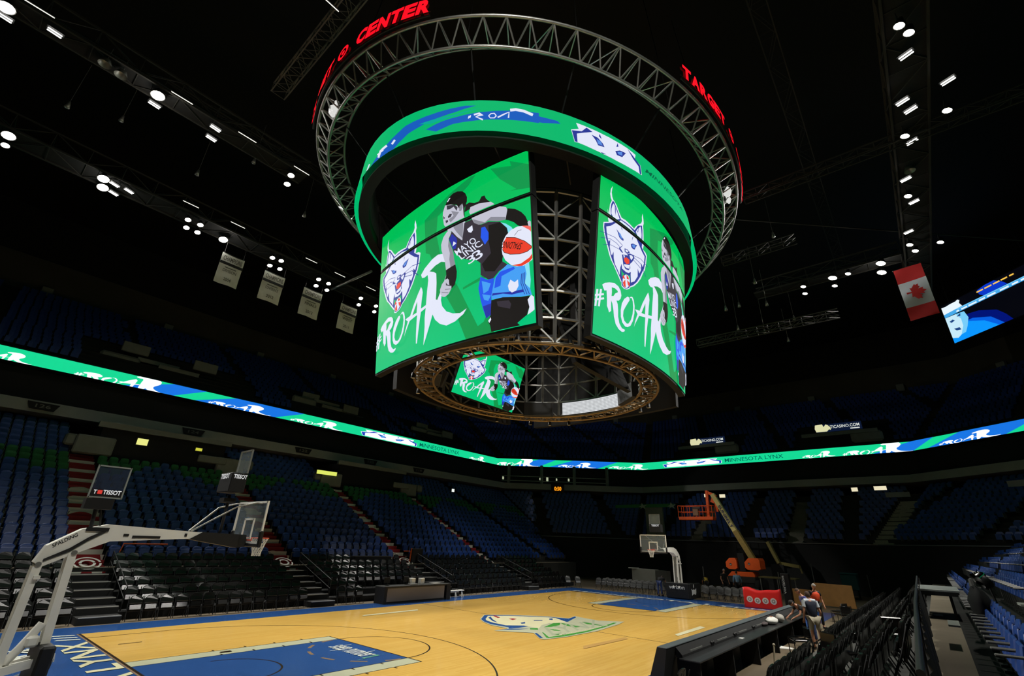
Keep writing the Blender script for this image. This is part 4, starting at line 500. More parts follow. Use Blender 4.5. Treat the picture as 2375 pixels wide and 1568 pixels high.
# inner screens tilted over the floor
def inner(ang,wd,art):
    R_=Matrix.Rotation(ang,3,'Z')
    def fn(u,v,h): y=3.9-v*.98-h*.94; return R_@V(u*wd,y,10.6+2.7*v-h*.34)
    its=base_it+(art_items(ART,ARTT) if art else [])
    layered('inner_screen',its if art else [('black',[(-1,0),(1,0),(1,1),(-1,1)],[(0,1,2,3)])],EC,[],fn,(-1,1,0,1),SB)
    mb=MB(); q=[(-1.02,-.03),(1.02,-.03),(1.02,1.03),(-1.02,1.03)]; vs=[fn(a,b_,-.02) for a,b_ in q]+[fn(a,b_,-.22) for a,b_ in q]
    mb.add(vs,[(0,1,2,3),(7,6,5,4),(0,4,5,1),(1,5,6,2),(2,6,7,3),(3,7,4,0)]); mb.build('inner_screen_case',BLKM,SB)
inner(0,2.6,True); inner(PI,2.6,False)
# white matrix panel on the far side and black speaker boxes between
WLED=bpy.data.materials.new('white_matrix'); WLED.use_nodes=True; nt=WLED.node_tree; b=nt.nodes['Principled BSDF']; b.inputs['Base Color'].default_value=(.02,.02,.02,1)
tc=nt.nodes.new('ShaderNodeTexCoord'); br=nt.nodes.new('ShaderNodeTexBrick'); br.offset=0; br.inputs['Scale'].default_value=1; br.inputs['Brick Width'].default_value=.09; br.inputs['Row Height'].default_value=.09; br.inputs['Mortar Size'].default_value=.016
br.inputs['Color1'].default_value=(.86,.88,.9,1); br.inputs['Color2'].default_value=(.86,.88,.9,1); br.inputs['Mortar'].default_value=(.35,.36,.38,1)
sp=nt.nodes.new('ShaderNodeSeparateXYZ'); cb=nt.nodes.new('ShaderNodeCombineXYZ'); nt.links.new(tc.outputs['Object'],sp.inputs[0]); nt.links.new(sp.outputs['Y'],cb.inputs['X']); nt.links.new(sp.outputs['Z'],cb.inputs['Y']); nt.links.new(cb.outputs[0],br.inputs['Vector'])
nt.links.new(br.outputs['Color'],b.inputs['Emission Color']); b.inputs['Emission Strength'].default_value=1.0
for s in(1,-1):
    mb=MB(); bk=MB()
    for i in range(14):
        y0=-2.05+4.1*i/14;y1=y0+4.1/14; f=lambda y:s*(5.5+.25*(1-(y/2.05)**2))
        mb.add([(f(y0),y0,10.82),(f(y1),y1,10.82),(f(y1),y1,11.62),(f(y0),y0,11.62)],[(0,1,2,3)])
        bk.add([(f(y0)+s*.03,y0,10.76),(f(y1)+s*.03,y1,10.76),(f(y1)+s*.03,y1,11.68),(f(y0)+s*.03,y0,11.68)],[(0,1,2,3)])
    o=mb.build('matrix_panel',WLED if s>0 else BLKM,SB); bk.build('matrix_panel_case',BLKM,SB)
SPK=mat('speaker_dark',(34,34,36),.6)
for a in(38,142,218,322):
    r=math.radians(a); mb=MB(); mb.box((5.5*math.cos(r),5.1*math.sin(r),11.05),(.4,1.9,.9),rz=r,bev=.04); mb.build('speaker_box',SPK,SB)
for a,bb in((4.5,-3.2),(-3.3,4.0)):
    mb=MB(); mb.box((a,bb,11.2),(.45,.5,.9),rz=.6,M=Matrix.Rotation(.5,3,'X')@Matrix.Rotation(.7,3,'Z'),bev=.04); mb.build('speaker_box',SPK,SB)
# moving lights on the lower ring front, reflectors on the ring truss
for t in (3.72,3.83,3.98,4.15):
    p=ell(6.1,5.7,t,10.95); mb=MB(); mb.ball(p,.16,n=10,m=6); mb.box(p+V(0,0,-.14),(.26,.26,.1)); mb.bar(p+V(-.16,0,-.1),p+V(-.16,0,.1),.04); mb.bar(p+V(.16,0,-.1),p+V(.16,0,.1),.04); mb.build('moving_light',BLK,SB)
FOIL=mat('foil_painted_glint',(240,240,235),.3,emit=.8,sampling='NONE')  # emission painted in for light the truss fixtures only reflect
for t in (2.93,4.98):
    mb=MB()
    for dz,dt,w in((0,0,.22),(-.25,.03,.14),(.1,.04,.1),(-.45,.02,.1)): mb.ball(ell(13.2,10.65,t+dt,21.15+dz),w,n=8,m=6,sc=(1,1,1.5))
    mb.build('reflector_fixture',FOIL,SB)
# ---------------- ribbon display on the balcony front
rp=[Vector((*a,0)) for a in ring_pts(17.2)]; rs=[0]
for i in range(5): rs.append(rs[-1]+(rp[i+1]-rp[i]).length)
def ribfn(s,v,h):
    i=0
    while i<4 and s>rs[i+1]-1e-6: i+=1
    d=(rp[i+1]-rp[i]).normalized(); n=Vector((d.y,-d.x,0)); p=rp[i]+d*(s-rs[i])+n*(h+.05); return V(p.x,p.y,13.4+1.02*v)
RC={k:mat('rib_'+k,c,emit=1.15,sampling='NONE') for k,c in {'rg':(18,205,140),'rb':(22,110,215),'white':(245,250,255),'navy':(30,60,180),'lblue':(70,160,230),'rt':(0,90,80)}.items()}
RC['rg'].cycles.emission_sampling='AUTO'
ri=[('rg',[(0,0),(rs[-1],0),(rs[-1],1),(0,1)],[(0,1,2,3)])]
def roar_at(s0,L,v0,vs,items=None):
    for c,q in ART[ROAR_IDX[0]:ROAR_IDX[1]]:
        if c!='white': continue
        q=[(s0+(a+.97)/1.33*L,v0+(b_-.35)*vs) for a,b_ in q]; ri.append(('white',q,tri_poly(q)))
eyes=[x for x in BAND if x[0] in('navy','lblue')]; eyes=[BAND[[i for i,x in enumerate(BAND) if x[0]=='white'][-1]]]+eyes
eu=[a for c,q in eyes for a,_ in q]; e0,e1=min(eu),max(eu)
for base in (19.2-47.2,19.2,66.5,112.1):
    for a,b_,c,d in ((2.5,6,6,8.5),(7.5,14.5,11,17.5)):
        q=[(base+a,0),(base+b_,0),(base+d,1),(base+c,1)]; q=[(max(0,min(rs[-1],x)),y) for x,y in q]; 
        if len(set(q))>3: ri.append(('rb',q,[(0,1,2,3)]))
    roar_at(base,6,.55,2.6); 
    q=[(base+8.9,.5),(base+9.3,.2),(base+13.5,0),(base+14.2,.15)]
    roar_at(base+9.0,5.3,.42,1.6); roar_at(base+16.4,5.6,.45,1.6); roar_at(base+41.5,3.2,.4,1.4)
    for c,q in eyes:
        q=[(base+24.2+(a-e0)/(e1-e0)*8.0,b_*1.02-.02) for a,b_ in q]; ri.append((c,q,tri_poly(q)))
    P,T=text_tris('MINNESOTA LYNX',.3); ri.append(('rt',[(base+32.6+float(a)*6.8,.28+float(b_)*.46) for a,b_ in P],T))
ribbon=layered('ribbon_display',ri,RC,[s_+1e-5 for s_ in rs[1:-1]],ribfn,(0.01,rs[-1]-.01,0,1))
tag(ribbon,'long green and blue ribbon display running along the balcony front','display')
mb=MB(); band(mb,17.26,13.3,17.26,14.5); band(mb,17.2,14.5,17.7,14.5); struct(mb,'trim_ribbon_back',BLKM)
# ---------------- seats
def blue_back(hi=True):
    mb=MB(); nx,nz=(6,5) if hi else (2,1); W_=.23; top=.88; bot=.42
    def P(i,j,o):
        u=-1+2*i/nx; t=j/nz; z=bot+(top-bot)*t
        wx=W_*(1-.0*t); rnd=(1-abs(u)**4*.22) if t>.9 else 1
        z2=bot+(z-bot)*(rnd if hi else 1)
        if hi and j==nz: z2=bot+(top-bot)*(1-.25*abs(u)**3.2)
        y=.0+.09*t+.035*(u*u)*-1+o
        return (u*wx,y,z2)
    vs=[P(i,j,0) for j in range(nz+1) for i in range(nx+1)]+[P(i,j,.03) for j in range(nz+1) for i in range(nx+1)]
    n=(nx+1)*(nz+1); fs=[]
    for j in range(nz):
        for i in range(nx):
            a=j*(nx+1)+i; fs.append((a,a+1,a+nx+2,a+nx+1)); a+=n; fs.append((a+nx+1,a+nx+2,a+1,a))
    for j in range(nz): 
        a=j*(nx+1); fs.append((a,a+nx+1,a+nx+1+n,a+n)); a+=nx; fs.append((a+n,a+nx+1+n,a+nx+1,a))
    for i in range(nx): 
        a=nz*(nx+1)+i; fs.append((a,a+1,a+1+n,a+n)); a=i; fs.append((a+n,a+1+n,a+1,a))
    mb.add(vs,fs,0,hi); return mb
def blue_pan():
    mb=MB(); mb.box((0,-.07,.56),(.41,.05,.36),M=Matrix.Rotation(-.22,3,'X'),bev=.02); return mb
def arm_mb(s):
    mb=MB(); mb.box((s*.262,-.12,.62),(.035,.33,.03),bev=.01); mb.box((s*.262,.0,.31),(.025,.07,.62)); mb.box((s*.262,-.02,.02),(.05,.2,.03)); return mb
ARMT=mat('arm_grey',(96,96,92),.35,.2)
MB_back=blue_back().mesh('backrest',BLUES); MB_backg=blue_back().mesh('backrest',GREENS); MB_pan=blue_pan().mesh('seat_pan',BLUES); MB_pang=blue_pan().mesh('seat_pan',GREENS)
MB_arm=arm_mb(1).mesh('armrest',ARMT); MB_back.materials[0]=BLUES
mb=MB(); mb.box((0,.03,.4),(.44,.05,.04)); mb.box((0,.14,.62),(.3,.04,.1)); MB_brk=mb.mesh('bracket',BLK)
def obj(name,me,par,loc=(0,0,0)):
    o=bpy.data.objects.new(name,me); COL.objects.link(o); o.parent=par; o.location=loc; return o
def seat_proto(back,pan,nm):
    r=thing(nm,(0,0,-50),'x','seat'); obj('backrest',back,r); obj('seat_pan',pan,r); obj('armrest',MB_arm,r); obj('armrest',MB_arm,r,(-.524,0,0)); obj('bracket',MB_brk,r); return r
ORDB=['first','second','third','fourth','fifth','sixth','seventh','eighth','ninth','tenth','eleventh','twelfth','thirteenth','fourteenth','fifteenth','sixteenth','seventeenth','eighteenth','nineteenth','twentieth','twenty-first','twenty-second','twenty-third','twenty-fourth','twenty-fifth','twenty-sixth','twenty-seventh','twenty-eighth','twenty-ninth','thirtieth']
ORDB+=['thirty-'+q for q in ORDB[:9]]+['fortieth']+['forty-'+q for q in ORDB[:9]]+['fiftieth']+['fifty-'+q for q in ORDB[:9]]+['sixtieth']
ORD=ORDB
AISLE=[-30.8,-22.2,-13.55,-4.8,3.9,12.4,21.0]; AW=1.3
def in_view(p):
    d=Vector(p)-CP; z=d.dot(fw)
    if z<.3: return None
    x=1187.5+1072.4*d.dot(r2)/z; y=784-1072.4*d.dot(u2)/z
    return (x,y,d.length) if -30<x<2405 and -30<y<1600 else None
def vom(x,d):  # mouths of the tunnels between aisles 2..: no seats there
    return False
seats=[]  # (x,y,z,rz,color,info)
random.seed(3)
VOMX=[-9.2,8.1,25.0,-26.5]
for side in(1,-1):
    for k in range(19):
        d=.55+k*RUN; y=side*(14.3+d); xe=plan(d)[2]-.4
        if k<6: xe=min(xe,24.8)
        for ai in range(len(AISLE)):
            x0=AISLE[ai]+AW/2+.3; x1=(AISLE[ai+1]-AW/2-.3) if ai+1<len(AISLE) else xe
            n=int((x1-x0)/.545)
            for j in range(n+1):
                x=x0+j*(x1-x0)/max(n,1)
                if x>xe: continue
                cx=(x0+x1)/2
                if side>0 and k>=13 and (-13.6<x<-4.2 or 3.4<x<13.0): continue
                g=side>0 and 10<=k<=12 and (min(x-x0,x1-x)<(k-9)*1.3-.6+.4*((j*7+k)%3)) 
                seats.append((x,y,zrow(k),0 if side>0 else PI,'g' if g else 'b',('side' if side>0 else 'near',k,ai,j)))
def seg_seats(kr,d0,z0,run,rise,prob_sec,aisles):
    out=[]
    for k in range(*kr):
        d=d0+k*run; pts=ring_pts(d)
        for i in (1,2,3):
            a=Vector(pts[i]);b=Vector(pts[i+1]);L=(b-a).length; n=int((L-.8)/.56); dr=(b-a)/L; rz=math.atan2(dr.y,dr.x)
            for j in range(n):
                s_=.4+(j+.5)*(L-.8)/n; c=s_-L/2
                if any(abs(c-q)<.75 for q in aisles[i]): continue
                p=a+dr*s_
                if p.x>33 and abs((p.y+11.3)+(p.x-34.3)*.32)<1.0: continue
                if p.x>33 and (-5.4<p.y<-3.8 or 3.9<p.y<5.3): continue
                out.append((p.x,p.y,z0+k*rise,rz,'b',('end',k,i,j)))
    return out
seats+=seg_seats((6,19),.55,1.6,RUN,RISE,0,{1:(-5,3.3),2:(-8.6,.2,9),3:(-6,2.5)})
def score(s_):
    v=in_view((s_[0],s_[1],s_[2]+.6)); return v[2] if v else 1e9
vis=sorted([(score(s_),i) for i,s_ in enumerate(seats)]); keep=set(i for sc,i in vis[:300] if sc<1e8)
pb=seat_proto(MB_back,MB_pan,'stadium_seat'); usedp=False
sec_names={0:'far left',1:'leftmost',2:'first left',3:'second',4:'third',5:'fourth',6:'fifth'}
nxi={}
for k_ in range(19):
    for n_,q_ in enumerate(sorted(round(seats[i][0],2) for i in keep if seats[i][5][0]=='near' and seats[i][5][1]==k_)): nxi[(k_,q_)]=n_
for i in sorted(keep):
    x,y,z,rz,c,(sd,k,ai,j)=seats[i]
    if sd=='near': lab='blue seat right of the concrete walkway, %s row, %s seat from the near end'%(ORD[k],ORD[nxi[(k,round(x,2))]]); gp='blue seats on the right'
    else: lab='blue seat, %s row up, %s seat in the block right of the %s stairs'%(ORD[k],ORD[j],{1:'hidden left',2:'leftmost red',3:'second red',4:'third red',5:'fourth red',0:'outermost',6:'last'}[ai]); gp='blue seats of the left stand'
    o=copy_tree(pb,(x,y,z),rz,lab,gp)
for ch in list(pb.children): bpy.data.objects.remove(ch)
bpy.data.objects.remove(pb)
def merged(name,plist,parts,label,cat):
    """one mesh of many small seats (crowd of repeats)"""
    bv=[];bf=[];bm_=[]
    for mbp,mi in parts:
        o=len(bv); bv+=mbp.v; bf+=[tuple(a+o for a in f) for f in mbp.f]; bm_+=[mi]*len(mbp.f)
    bv=np.array([tuple(v) for v in bv]); n=len(bv); NV=[];F=[];M=[]
    for q,(x,y,z,rz,ci) in enumerate(plist):
        c,s_=math.cos(rz),math.sin(rz); NV.append(np.stack([bv[:,0]*c-bv[:,1]*s_+x,bv[:,0]*s_+bv[:,1]*c+y,bv[:,2]+z],1)); F+=[tuple(a+q*n for a in f) for f in bf]; M+=[m_ if m_>=0 else ci for m_ in bm_]
    me=bpy.data.meshes.new(name); me.from_pydata(np.concatenate(NV).tolist(),[],F)
    for m_ in (BLUES,GREENS,ARMT,BLACKS,BLK): me.materials.append(m_)
    me.polygons.foreach_set('material_index',M); me.update()
    o=bpy.data.objects.new(name,me); COL.objects.link(o); return tag(o,label,cat,kind='stuff')
lo=blue_back(False); mbp=MB(); mbp.box((0,-.06,.56),(.41,.05,.36)); mba=MB(); mba.box((.262,-.06,.45),(.03,.3,.35))
def midback():
    mb=MB(); pr=[(-.23,.42),(.23,.42),(.23,.75),(.19,.85),(.1,.88),(-.1,.88),(-.19,.85),(-.23,.75)]
    mb.prism(pr,lambda x,z,t:(x,.09*(z-.42)/.46+t,z),.03); return mb
def pick(f): return [(s_[0],s_[1],s_[2],s_[3],1 if s_[4]=='g' else 0) for i,s_ in enumerate(seats) if i not in keep and in_view((s_[0],s_[1],s_[2]+.6)) and f(s_)]
merged('stadium_seats',pick(lambda s_:s_[5][0]=='side'),[(midback(),-1),(mbp,-1),(mba,2)],'blue and green tip-up seats filling the left stand behind the nearest rows','seats')
merged('stadium_seats',pick(lambda s_:s_[5][0]=='end'),[(midback(),-1),(mbp,-1),(mba,2)],'dim blue seats of the far end stand behind the lift','seats')
nr=pick(lambda s_:s_[5][0]=='near')
if nr: merged('stadium_seats',nr,[(midback(),-1),(mbp,-1),(mba,2)],'dark blue seats rising on the far right of the near stand','seats')
# upper deck seats
up_=[]
for k in range(16):
    d=18.3+k*1.0; z=14.6+k*.6; pts=ring_pts(d,-30)
    for i in range(4):
        a=Vector(pts[i]);b=Vector(pts[i+1]);L=(b-a).length; n=int(L/.6); dr=(b-a)/L; rz=math.atan2(dr.y,dr.x)
        for j in range(n):
            s_=(j+.5)*L/n
            if (s_%9.2)<1.1: continue
            p=a+dr*s_
            if 0<=k<=5 and p.y>30 and (-15<p.x<-1.5 or 2<p.x<14 or 18<p.x<29): continue
            if 0<=k<=5 and p.x>44 and (2<p.y<11 or -14<p.y<-4): continue
            if in_view((p.x,p.y,z+.6)): up_.append((p.x,p.y,z,rz,0))
merged('upper_deck_seats',up_,[(lo,-1)],'dark blue seats of the upper deck above the ribbon display','seats')
# ---------------- red aisle stairs on the left stand
AR=bpy.data.materials.new('red_aisle_graphic'); AR.use_nodes=True; nt=AR.node_tree; b=nt.nodes['Principled BSDF']; b.inputs['Roughness'].default_value=.7
tc=nt.nodes.new('ShaderNodeTexCoord'); mp=nt.nodes.new('ShaderNodeMapping'); wv=nt.nodes.new('ShaderNodeTexWave'); wv.wave_type='RINGS'; wv.rings_direction='SPHERICAL'; wv.inputs['Scale'].default_value=.42; wv.inputs['Distortion'].default_value=1.2; wv.inputs['Detail'].default_value=0; wv.inputs['Detail Scale'].default_value=.6
cr=nt.nodes.new('ShaderNodeValToRGB'); cr.color_ramp.interpolation='CONSTANT'; cr.color_ramp.elements[0].color=(s2l(140),s2l(12),s2l(18),1); cr.color_ramp.elements[1].color=(s2l(215),s2l(215),s2l(200),1); cr.color_ramp.elements[1].position=.6
nt.links.new(tc.outputs['Object'],mp.inputs['Vector']); mp.inputs['Scale'].default_value=(1,.55,.55); nt.links.new(mp.outputs[0],wv.inputs['Vector']); nt.links.new(wv.outputs['Fac'],cr.inputs[0]); nt.links.new(cr.outputs[0],b.inputs['Base Color'])
REDM=mat('red_tread',(120,10,16),.7); YEL=mat('yellow_nosing',(220,150,20),.5); SILV=mat('step_nosing',(190,190,185),.4,.4)
for ai,ax in enumerate(AISLE[2:6]):
    a=thing('aisle_stairs',(ax,13.7,1.2),'%s stairs with white ring graphics climbing the left stand'%['leftmost red','second red','third red','fourth red'][ai],'stairs','red stairs of the left stand')
    ris=MB(); trd=MB(); n=30 if ai==0 else 28
    for i in range(n):
        y=13.75+.42*(i); z=1.44+.205*i
        ris.add([(ax-AW/2,y,z-.205),(ax+AW/2,y,z-.205),(ax+AW/2,y,z),(ax-AW/2,y,z)],[(0,1,2,3)]); trd.add([(ax-AW/2,y,z),(ax+AW/2,y,z),(ax+AW/2,y+.42,z),(ax-AW/2,y+.42,z)],[(0,1,2,3)])
    ris.build('riser_graphic',AR,a); trd.build('tread',REDM,a); MB().box((ax,13.72,1.25),(AW+.3,.05,.07)).build('edge_strip',YEL,a)
    # target-like roundel of rings near the bottom
    mb=MB(); 
    for r0,r1 in((.42,.5),(.2,.3)):
        m_=28
        for q in range(m_):
            if q%14 in(0,): continue
            t0,t1=2*PI*q/m_,2*PI*(q+1)/m_; pt=lambda r,t:(ax+.0+r*math.cos(t),13.73-.012-.0,1.44+.0)
            f=lambda r,t:(ax+r*math.cos(t),14.25+r*.9*math.sin(t)-.06,1.62+.49*(r*.9*math.sin(t))+.13)
            mb.add([f(r0,t0),f(r1,t0),f(r1,t1),f(r0,t1)],[(0,1,2,3)])
    mb.build('roundel',mat('roundel_white',(215,215,205),.6),a)
# silver-nosed steps down through the black chairs, and handrails
for ai,ax in enumerate(AISLE[1:6]):
    st=thing('floor_stairs',(ax,9,0),'black steps with silver nosings below the %s red stairs'%['outermost','leftmost','second','third','fourth'][ai],'stairs','steps between the black chairs')
    mb=MB(); ns_=MB()
    for i in range(6):
        z=.23*(i+1); y=9.4+.72*i; mb.box((ax,y+.36,z/2),(AW,.72,z)); MB().box((ax,y+.02,z),(AW-.05,.05,.03)).build('nosing',SILV,st)
    mb.build('step_block',BLKM,st)
    h=thing('handrail',(ax+AW/2+.1,11,0),'black handrail right of the %s steps'%['outermost','leftmost','second','third','fourth'][ai],'railing','handrails of the lower steps')
    mb=MB(); X=ax+AW/2+.08; mb.tube([(X,10.2,1.1),(X,13.9,2.25)],.022,6); mb.build('top_rail',BLK,h)
    mb=MB(); mb.tube([(X,10.2,.7),(X,13.9,1.85)],.018,6); mb.build('lower_rail',BLK,h)
    for q in(10.2,12,13.9): MB().tube([(X,q,0.1 if q<11 else .27*(q-9.6)),(X,q,1.1+(q-10.2)*.31)],.02,6).build('post',BLK,h)
# grey parapets of the tunnel mouths with their openings and lights
def parapet(x,y,z,rz,n,lab):
    p=thing('vomitory_parapet',(x,y,z),lab,'wall',rz=rz)
    MB().box((0,0,.55),(2.0,.35,1.15),bev=.08).build('front_panel',GREYP,p,True)
    MB().box((1.6,.9,.75),(1.9,.16,.5),bev=.05).build('side_rail',GREYP,p,True)
    MB().box((-1.2,.25,.75),(.6,.5,.7),bev=.1).build('side_wing',GREYP,p,True)
for i,(x,y) in enumerate(((-13.2,25.4),(-4.9,25.6),(3.6,25.6),(12.3,25.6))):
    parapet(x,y,7.25 if i else 7.45,0 if i%2==0 else PI,i,'pale grey parapet at the top of the %s red stairs'%['leftmost','second','third','fourth'][i])
for i,(xx,w_) in enumerate(((-9.2,7.6),(8.1,7.2))):
    t=thing('tunnel_mouth',(xx,25.8,6.9),'dark tunnel opening between the %s red stairs'%['leftmost two','third and fourth'][i],'opening')
    MB().box((xx,28.5,8.0),(w_,5,2.9)).build('dark_recess',BLKM,t); MB().box((xx,25.95,9.45),(w_+.6,.3,.35)).build('lintel',GREYP,t)
for x,y,z,w_,h_,c,l in ((-10.7,25.9,8.7,.62,.42,(225,225,130),'bright yellow square light in the tunnel left of the free-standing shot clock'),(-7.2,25.9,8.75,.42,.2,(190,190,60),'dim yellow light at the right end of the first tunnel'),(3.0,25.4,8.3,1.9,.32,(215,225,100),'long yellow fluorescent light above the third red stairs'),(18.2,25.2,8.3,.35,.3,(230,235,230),'small white light spot far up the left stand')):
    t=thing('tunnel_light',(x,y,z),l,'light'); MB().box((x,y,z),(w_,.06,h_)).build('diffuser',mat('tl%d'%int(c[2]),c,emit=1.1,sampling='NONE'),t); MB().box((x,y+.06,z),(w_+.1,.08,h_+.08)).build('housing',BLK,t)
for i,(x,y,z,w_) in enumerate(((37.9,-9.9,8.95,.5),(37.9,-11.9,9.0,.95),(37.9,2.4,8.75,.6),(37.9,4.2,8.85,.35))):
    t=thing('tunnel_light',(x,y,z),['small white light of the far end tunnel','wide white light of the far end tunnel above the right stairs','white light right of the lift basket','white light just behind the lift arm'][i],'light'); MB().box((x,y,z),(.06,w_,.35)).build('diffuser',mat('tl_w',(235,225,190),emit=1,sampling='NONE'),t); MB().box((x+.06,y,z),(.08,w_+.1,.42)).build('housing',BLK,t)
# white concrete stairs of the far end stand
for i,(k0,k1,yc,w_) in enumerate(((6,13,-4.6,1.3),(6,12,4.6,1.2))):
    t=thing('end_stairs',(33.9,yc,4),'grey stairs of the far end stand %s'%['right of the lift','behind the lift'][i],'stairs'); mb=MB()
    for k in range(k0,k1+4):
        for q in(0,1): mb.box((28.8+k*RUN+.25+q*.42,yc,zrow(k)+.1*q-.1),(.42,w_,.3))
    mb.build('step',mat('far_stair',(105,103,92),.9,var=.1),t)
t=thing('end_stairs',(33,-19,4),'light grey stairs in the far right corner of the stand','stairs'); mb=MB()
pa=Vector((34.3,-11.3)); nn=Vector((.93,-.3)).normalized()
for i in range(20): q=pa+nn*(.42*i); mb.box((q.x,q.y,4.15+.205*i-.1),(.44,1.5,.3),rz=math.atan2(nn.y,nn.x))
mb.build('step',mat('corner_stair',(150,147,132),.9,var=.1),t)
# upper tunnel parapets
for i,(x,y,z,rz) in enumerate(((-12.3,35.2,15.9,0),(-5.2,35.2,15.5,PI),(4.2,35.2,16.2,0),(10.5,35.2,15.6,PI),(20.5,35.2,16.1,0),(26,35.2,15.5,PI))):
    t=thing('upper_parapet',(x,y,z),'dim grey parapet of the upper deck, %s counted from the left above the ribbon'%ORD[i],'wall',rz=rz)
    MB().box((0,0,.3),(2.8,.4,1.3),bev=.25).build('rounded_front',GREYP,t,True); MB().box((.9,.6,1.9 if i<2 else 1.3),(2.0,.2,.9),bev=.05).build('panel',GREYP,t,True)
    MB().box((2.8,.4,1.0),(3.2,.2,.35)).build('beam',GREYP,t,True)
for i,(y,z) in enumerate(((6.2,17.0),(-9.1,17.1))):
    t=thing('casino_sign',(47.6,y,z),'small lit casino banner above the ribbon, %s'%['the left one over the lift','the right one near the flag side'][i],'sign')
    MB().box((47.75,y,z),(.15,4.6,.9)).build('sign_box',mat('sign_navy',(18,34,70),emit=.5,sampling='NONE'),t)
    mb=MB(); mb.prism([(0,0),(1.1,0),(1.35,.25),(1.5,.15),(1.55,.4),(1.3,.75),(1.1,.85),(.85,.55),(.75,.9),(.0,.85),(-.1,.4)],lambda a,b_,q:(47.66-q,y+2.3-a,z-.42+b_),.02); mb.build('mascot_shape',mat('sign_cream',(230,228,180),emit=.9,sampling='NONE'),t)
    mb=MB(); text_mb(mb,'TICASINO.COM',(47.64,y+.8,z-.1),(0,-2.9,0),(0,0,.34)); mb.box((47.66,y-1.6,z-.3),(.02,.9,.12)); mb.build('lettering',mat('sign_white',(225,230,225),emit=.9,sampling='NONE'),t)
    t=thing('upper_parapet',(47.2,y-2.5,15.3),'rounded grey parapet under the %s casino banner'%['left','right'][i],'wall',rz=PI/2); MB().box((0,0,.3),(3.0,.5,1.2),bev=.25).build('rounded_front',GREYP,t,True); MB().box((2.6,.3,.9),(7.5,.3,.4)).build('beam',GREYP,t,True)
# clock with orange digits, suite balcony with lights, section signs
t=thing('game_clock',(28.6,20.8,9.6),'small black clock with orange digits under the ledge','clock',rz=0)
cp=at=Vector((29.5,18.9,9.35)); dr=Vector((.64,-.768,0))
mb=MB(); mb.box(cp,(1.6,.2,1.0),rz=math.atan2(dr.y,dr.x)); mb.build('clock_case',BLKM,t)
mb=MB(); text_mb(mb,'0:50',cp-dr*.42+Vector((-.13,-.11,-.22)),dr*.85,(0,0,.42),wt=3); mb.build('digits',mat('orange_led',(255,150,20),emit=1.3,sampling='NONE'),t)
sb=thing('suite_balcony',(31.5,25,10.8),'dim balcony with glass rail and small lights below the ribbon','balcony'); pa=Vector((*ring_pts(15.6)[1],0)); pb_=Vector((*ring_pts(15.6)[2],0)); dd=(pb_-pa).normalized()
for i in range(4): q=pa+dd*(1+i*4.6); MB().box((q.x,q.y,12.1),(.3,.3,2.5)).build('pillar',GREYP,sb)
mb=MB(); mb.bar(pa+V(0,0,11.8),pa+dd*15+V(0,0,11.8),.08); mb.bar(pa+V(0,0,11.2),pa+dd*15+V(0,0,11.2),.08); mb.build('rail',STEEL,sb)
mb=MB()
for q,s_ in((.2,.25),(5.4,.2),(6.4,.35),(7.7,.2),(9.4,.25)): p=pa+dd*q; mb.box((p.x,p.y,11.5),(s_,.1,s_*1.4))
mb.build('lamp_spots',mat('spot_dots',(190,200,165),emit=.8,sampling='NONE'),sb)
for i,x in enumerate((-16.0,-10.0-.4+3.3,2.1,9.5,16.0)):
    t=thing('section_sign',(x,28.8,10.4),'small black section sign on the grey ledge, %s from the left'%ORD[i],'sign'); mb=MB(); mb.prism([(-.8,.25),(.8,.25),(.6,-.2),(-.6,-.2)],lambda a,b_,q:(x+a,28.86-q,10.38+b_),.12); mb.build('sign_plate',BLKM,t)
    mb=MB(); text_mb(mb,str(126-2*i),(x-.38,28.72,10.3),(.76,0,0),(0,0,.22)); mb.build('numerals',mat('dull_white',(120,120,112),.7),t)
# ---------------- black folding chairs on the risers
def bpad():
    mb=MB(); pr=[(-.215,.5),(.215,.5),(.215,.68),(.2,.76),(.15,.815),(.07,.84),(-.07,.84),(-.15,.815),(-.2,.76),(-.215,.68)]
    n=len(pr); f=lambda x,z,t:(x,.08+.16*(z-.5)+.05*(-(x/.215)**2)*.6+t,z)
    mb.prism(pr,f,.035); return mb
def bseat():
    mb=MB(); mb.box((0,.0,.47),(.4,.055,.24),M=Matrix.Rotation(-.35,3,'X'),bev=.02); mb.box((0,-.045,.585),(.4,.03,.03),bev=.01); return mb
def bleg(s):
    mb=MB(); mb.tube([(s*.225,.21,.8),(s*.225,.06,.42),(s*.225,-.14,.0)],.013,5); mb.tube([(s*.21,-.02,.46),(s*.21,.2,.0)],.012,5); return mb
MBP=bpad().mesh('backrest',BLACKS); MBS=bseat().mesh('seat_pan',BLACKS); MBL=[bleg(s).mesh('leg',BLK) for s in(-1,1)]
def rear():
    mb=MB(); mb.box((0,.1,.44),(.43,.05,.3),M=Matrix.Rotation(-.12,3,'X'),bev=.02); return mb
MBR=rear().mesh('back_cover',BLACKS)
def fold_proto():
    r=thing('folding_chair',(0,0,-50),'x','chair'); obj('backrest',MBP,r); obj('seat_pan',MBS,r); obj('back_cover',MBR,r); obj('leg',MBL[0],r); obj('leg',MBL[1],r); return r
RY=lambda k:9.62+.85*k; RZ=lambda k:.27*k
chairs=[];random.seed(5)
xs_sec=[(-30,-22.9),(-21.5,-14.3),(-12.8,-5.5),(-4.0,3.1),(4.6,11.7),(13.2,17.5)]
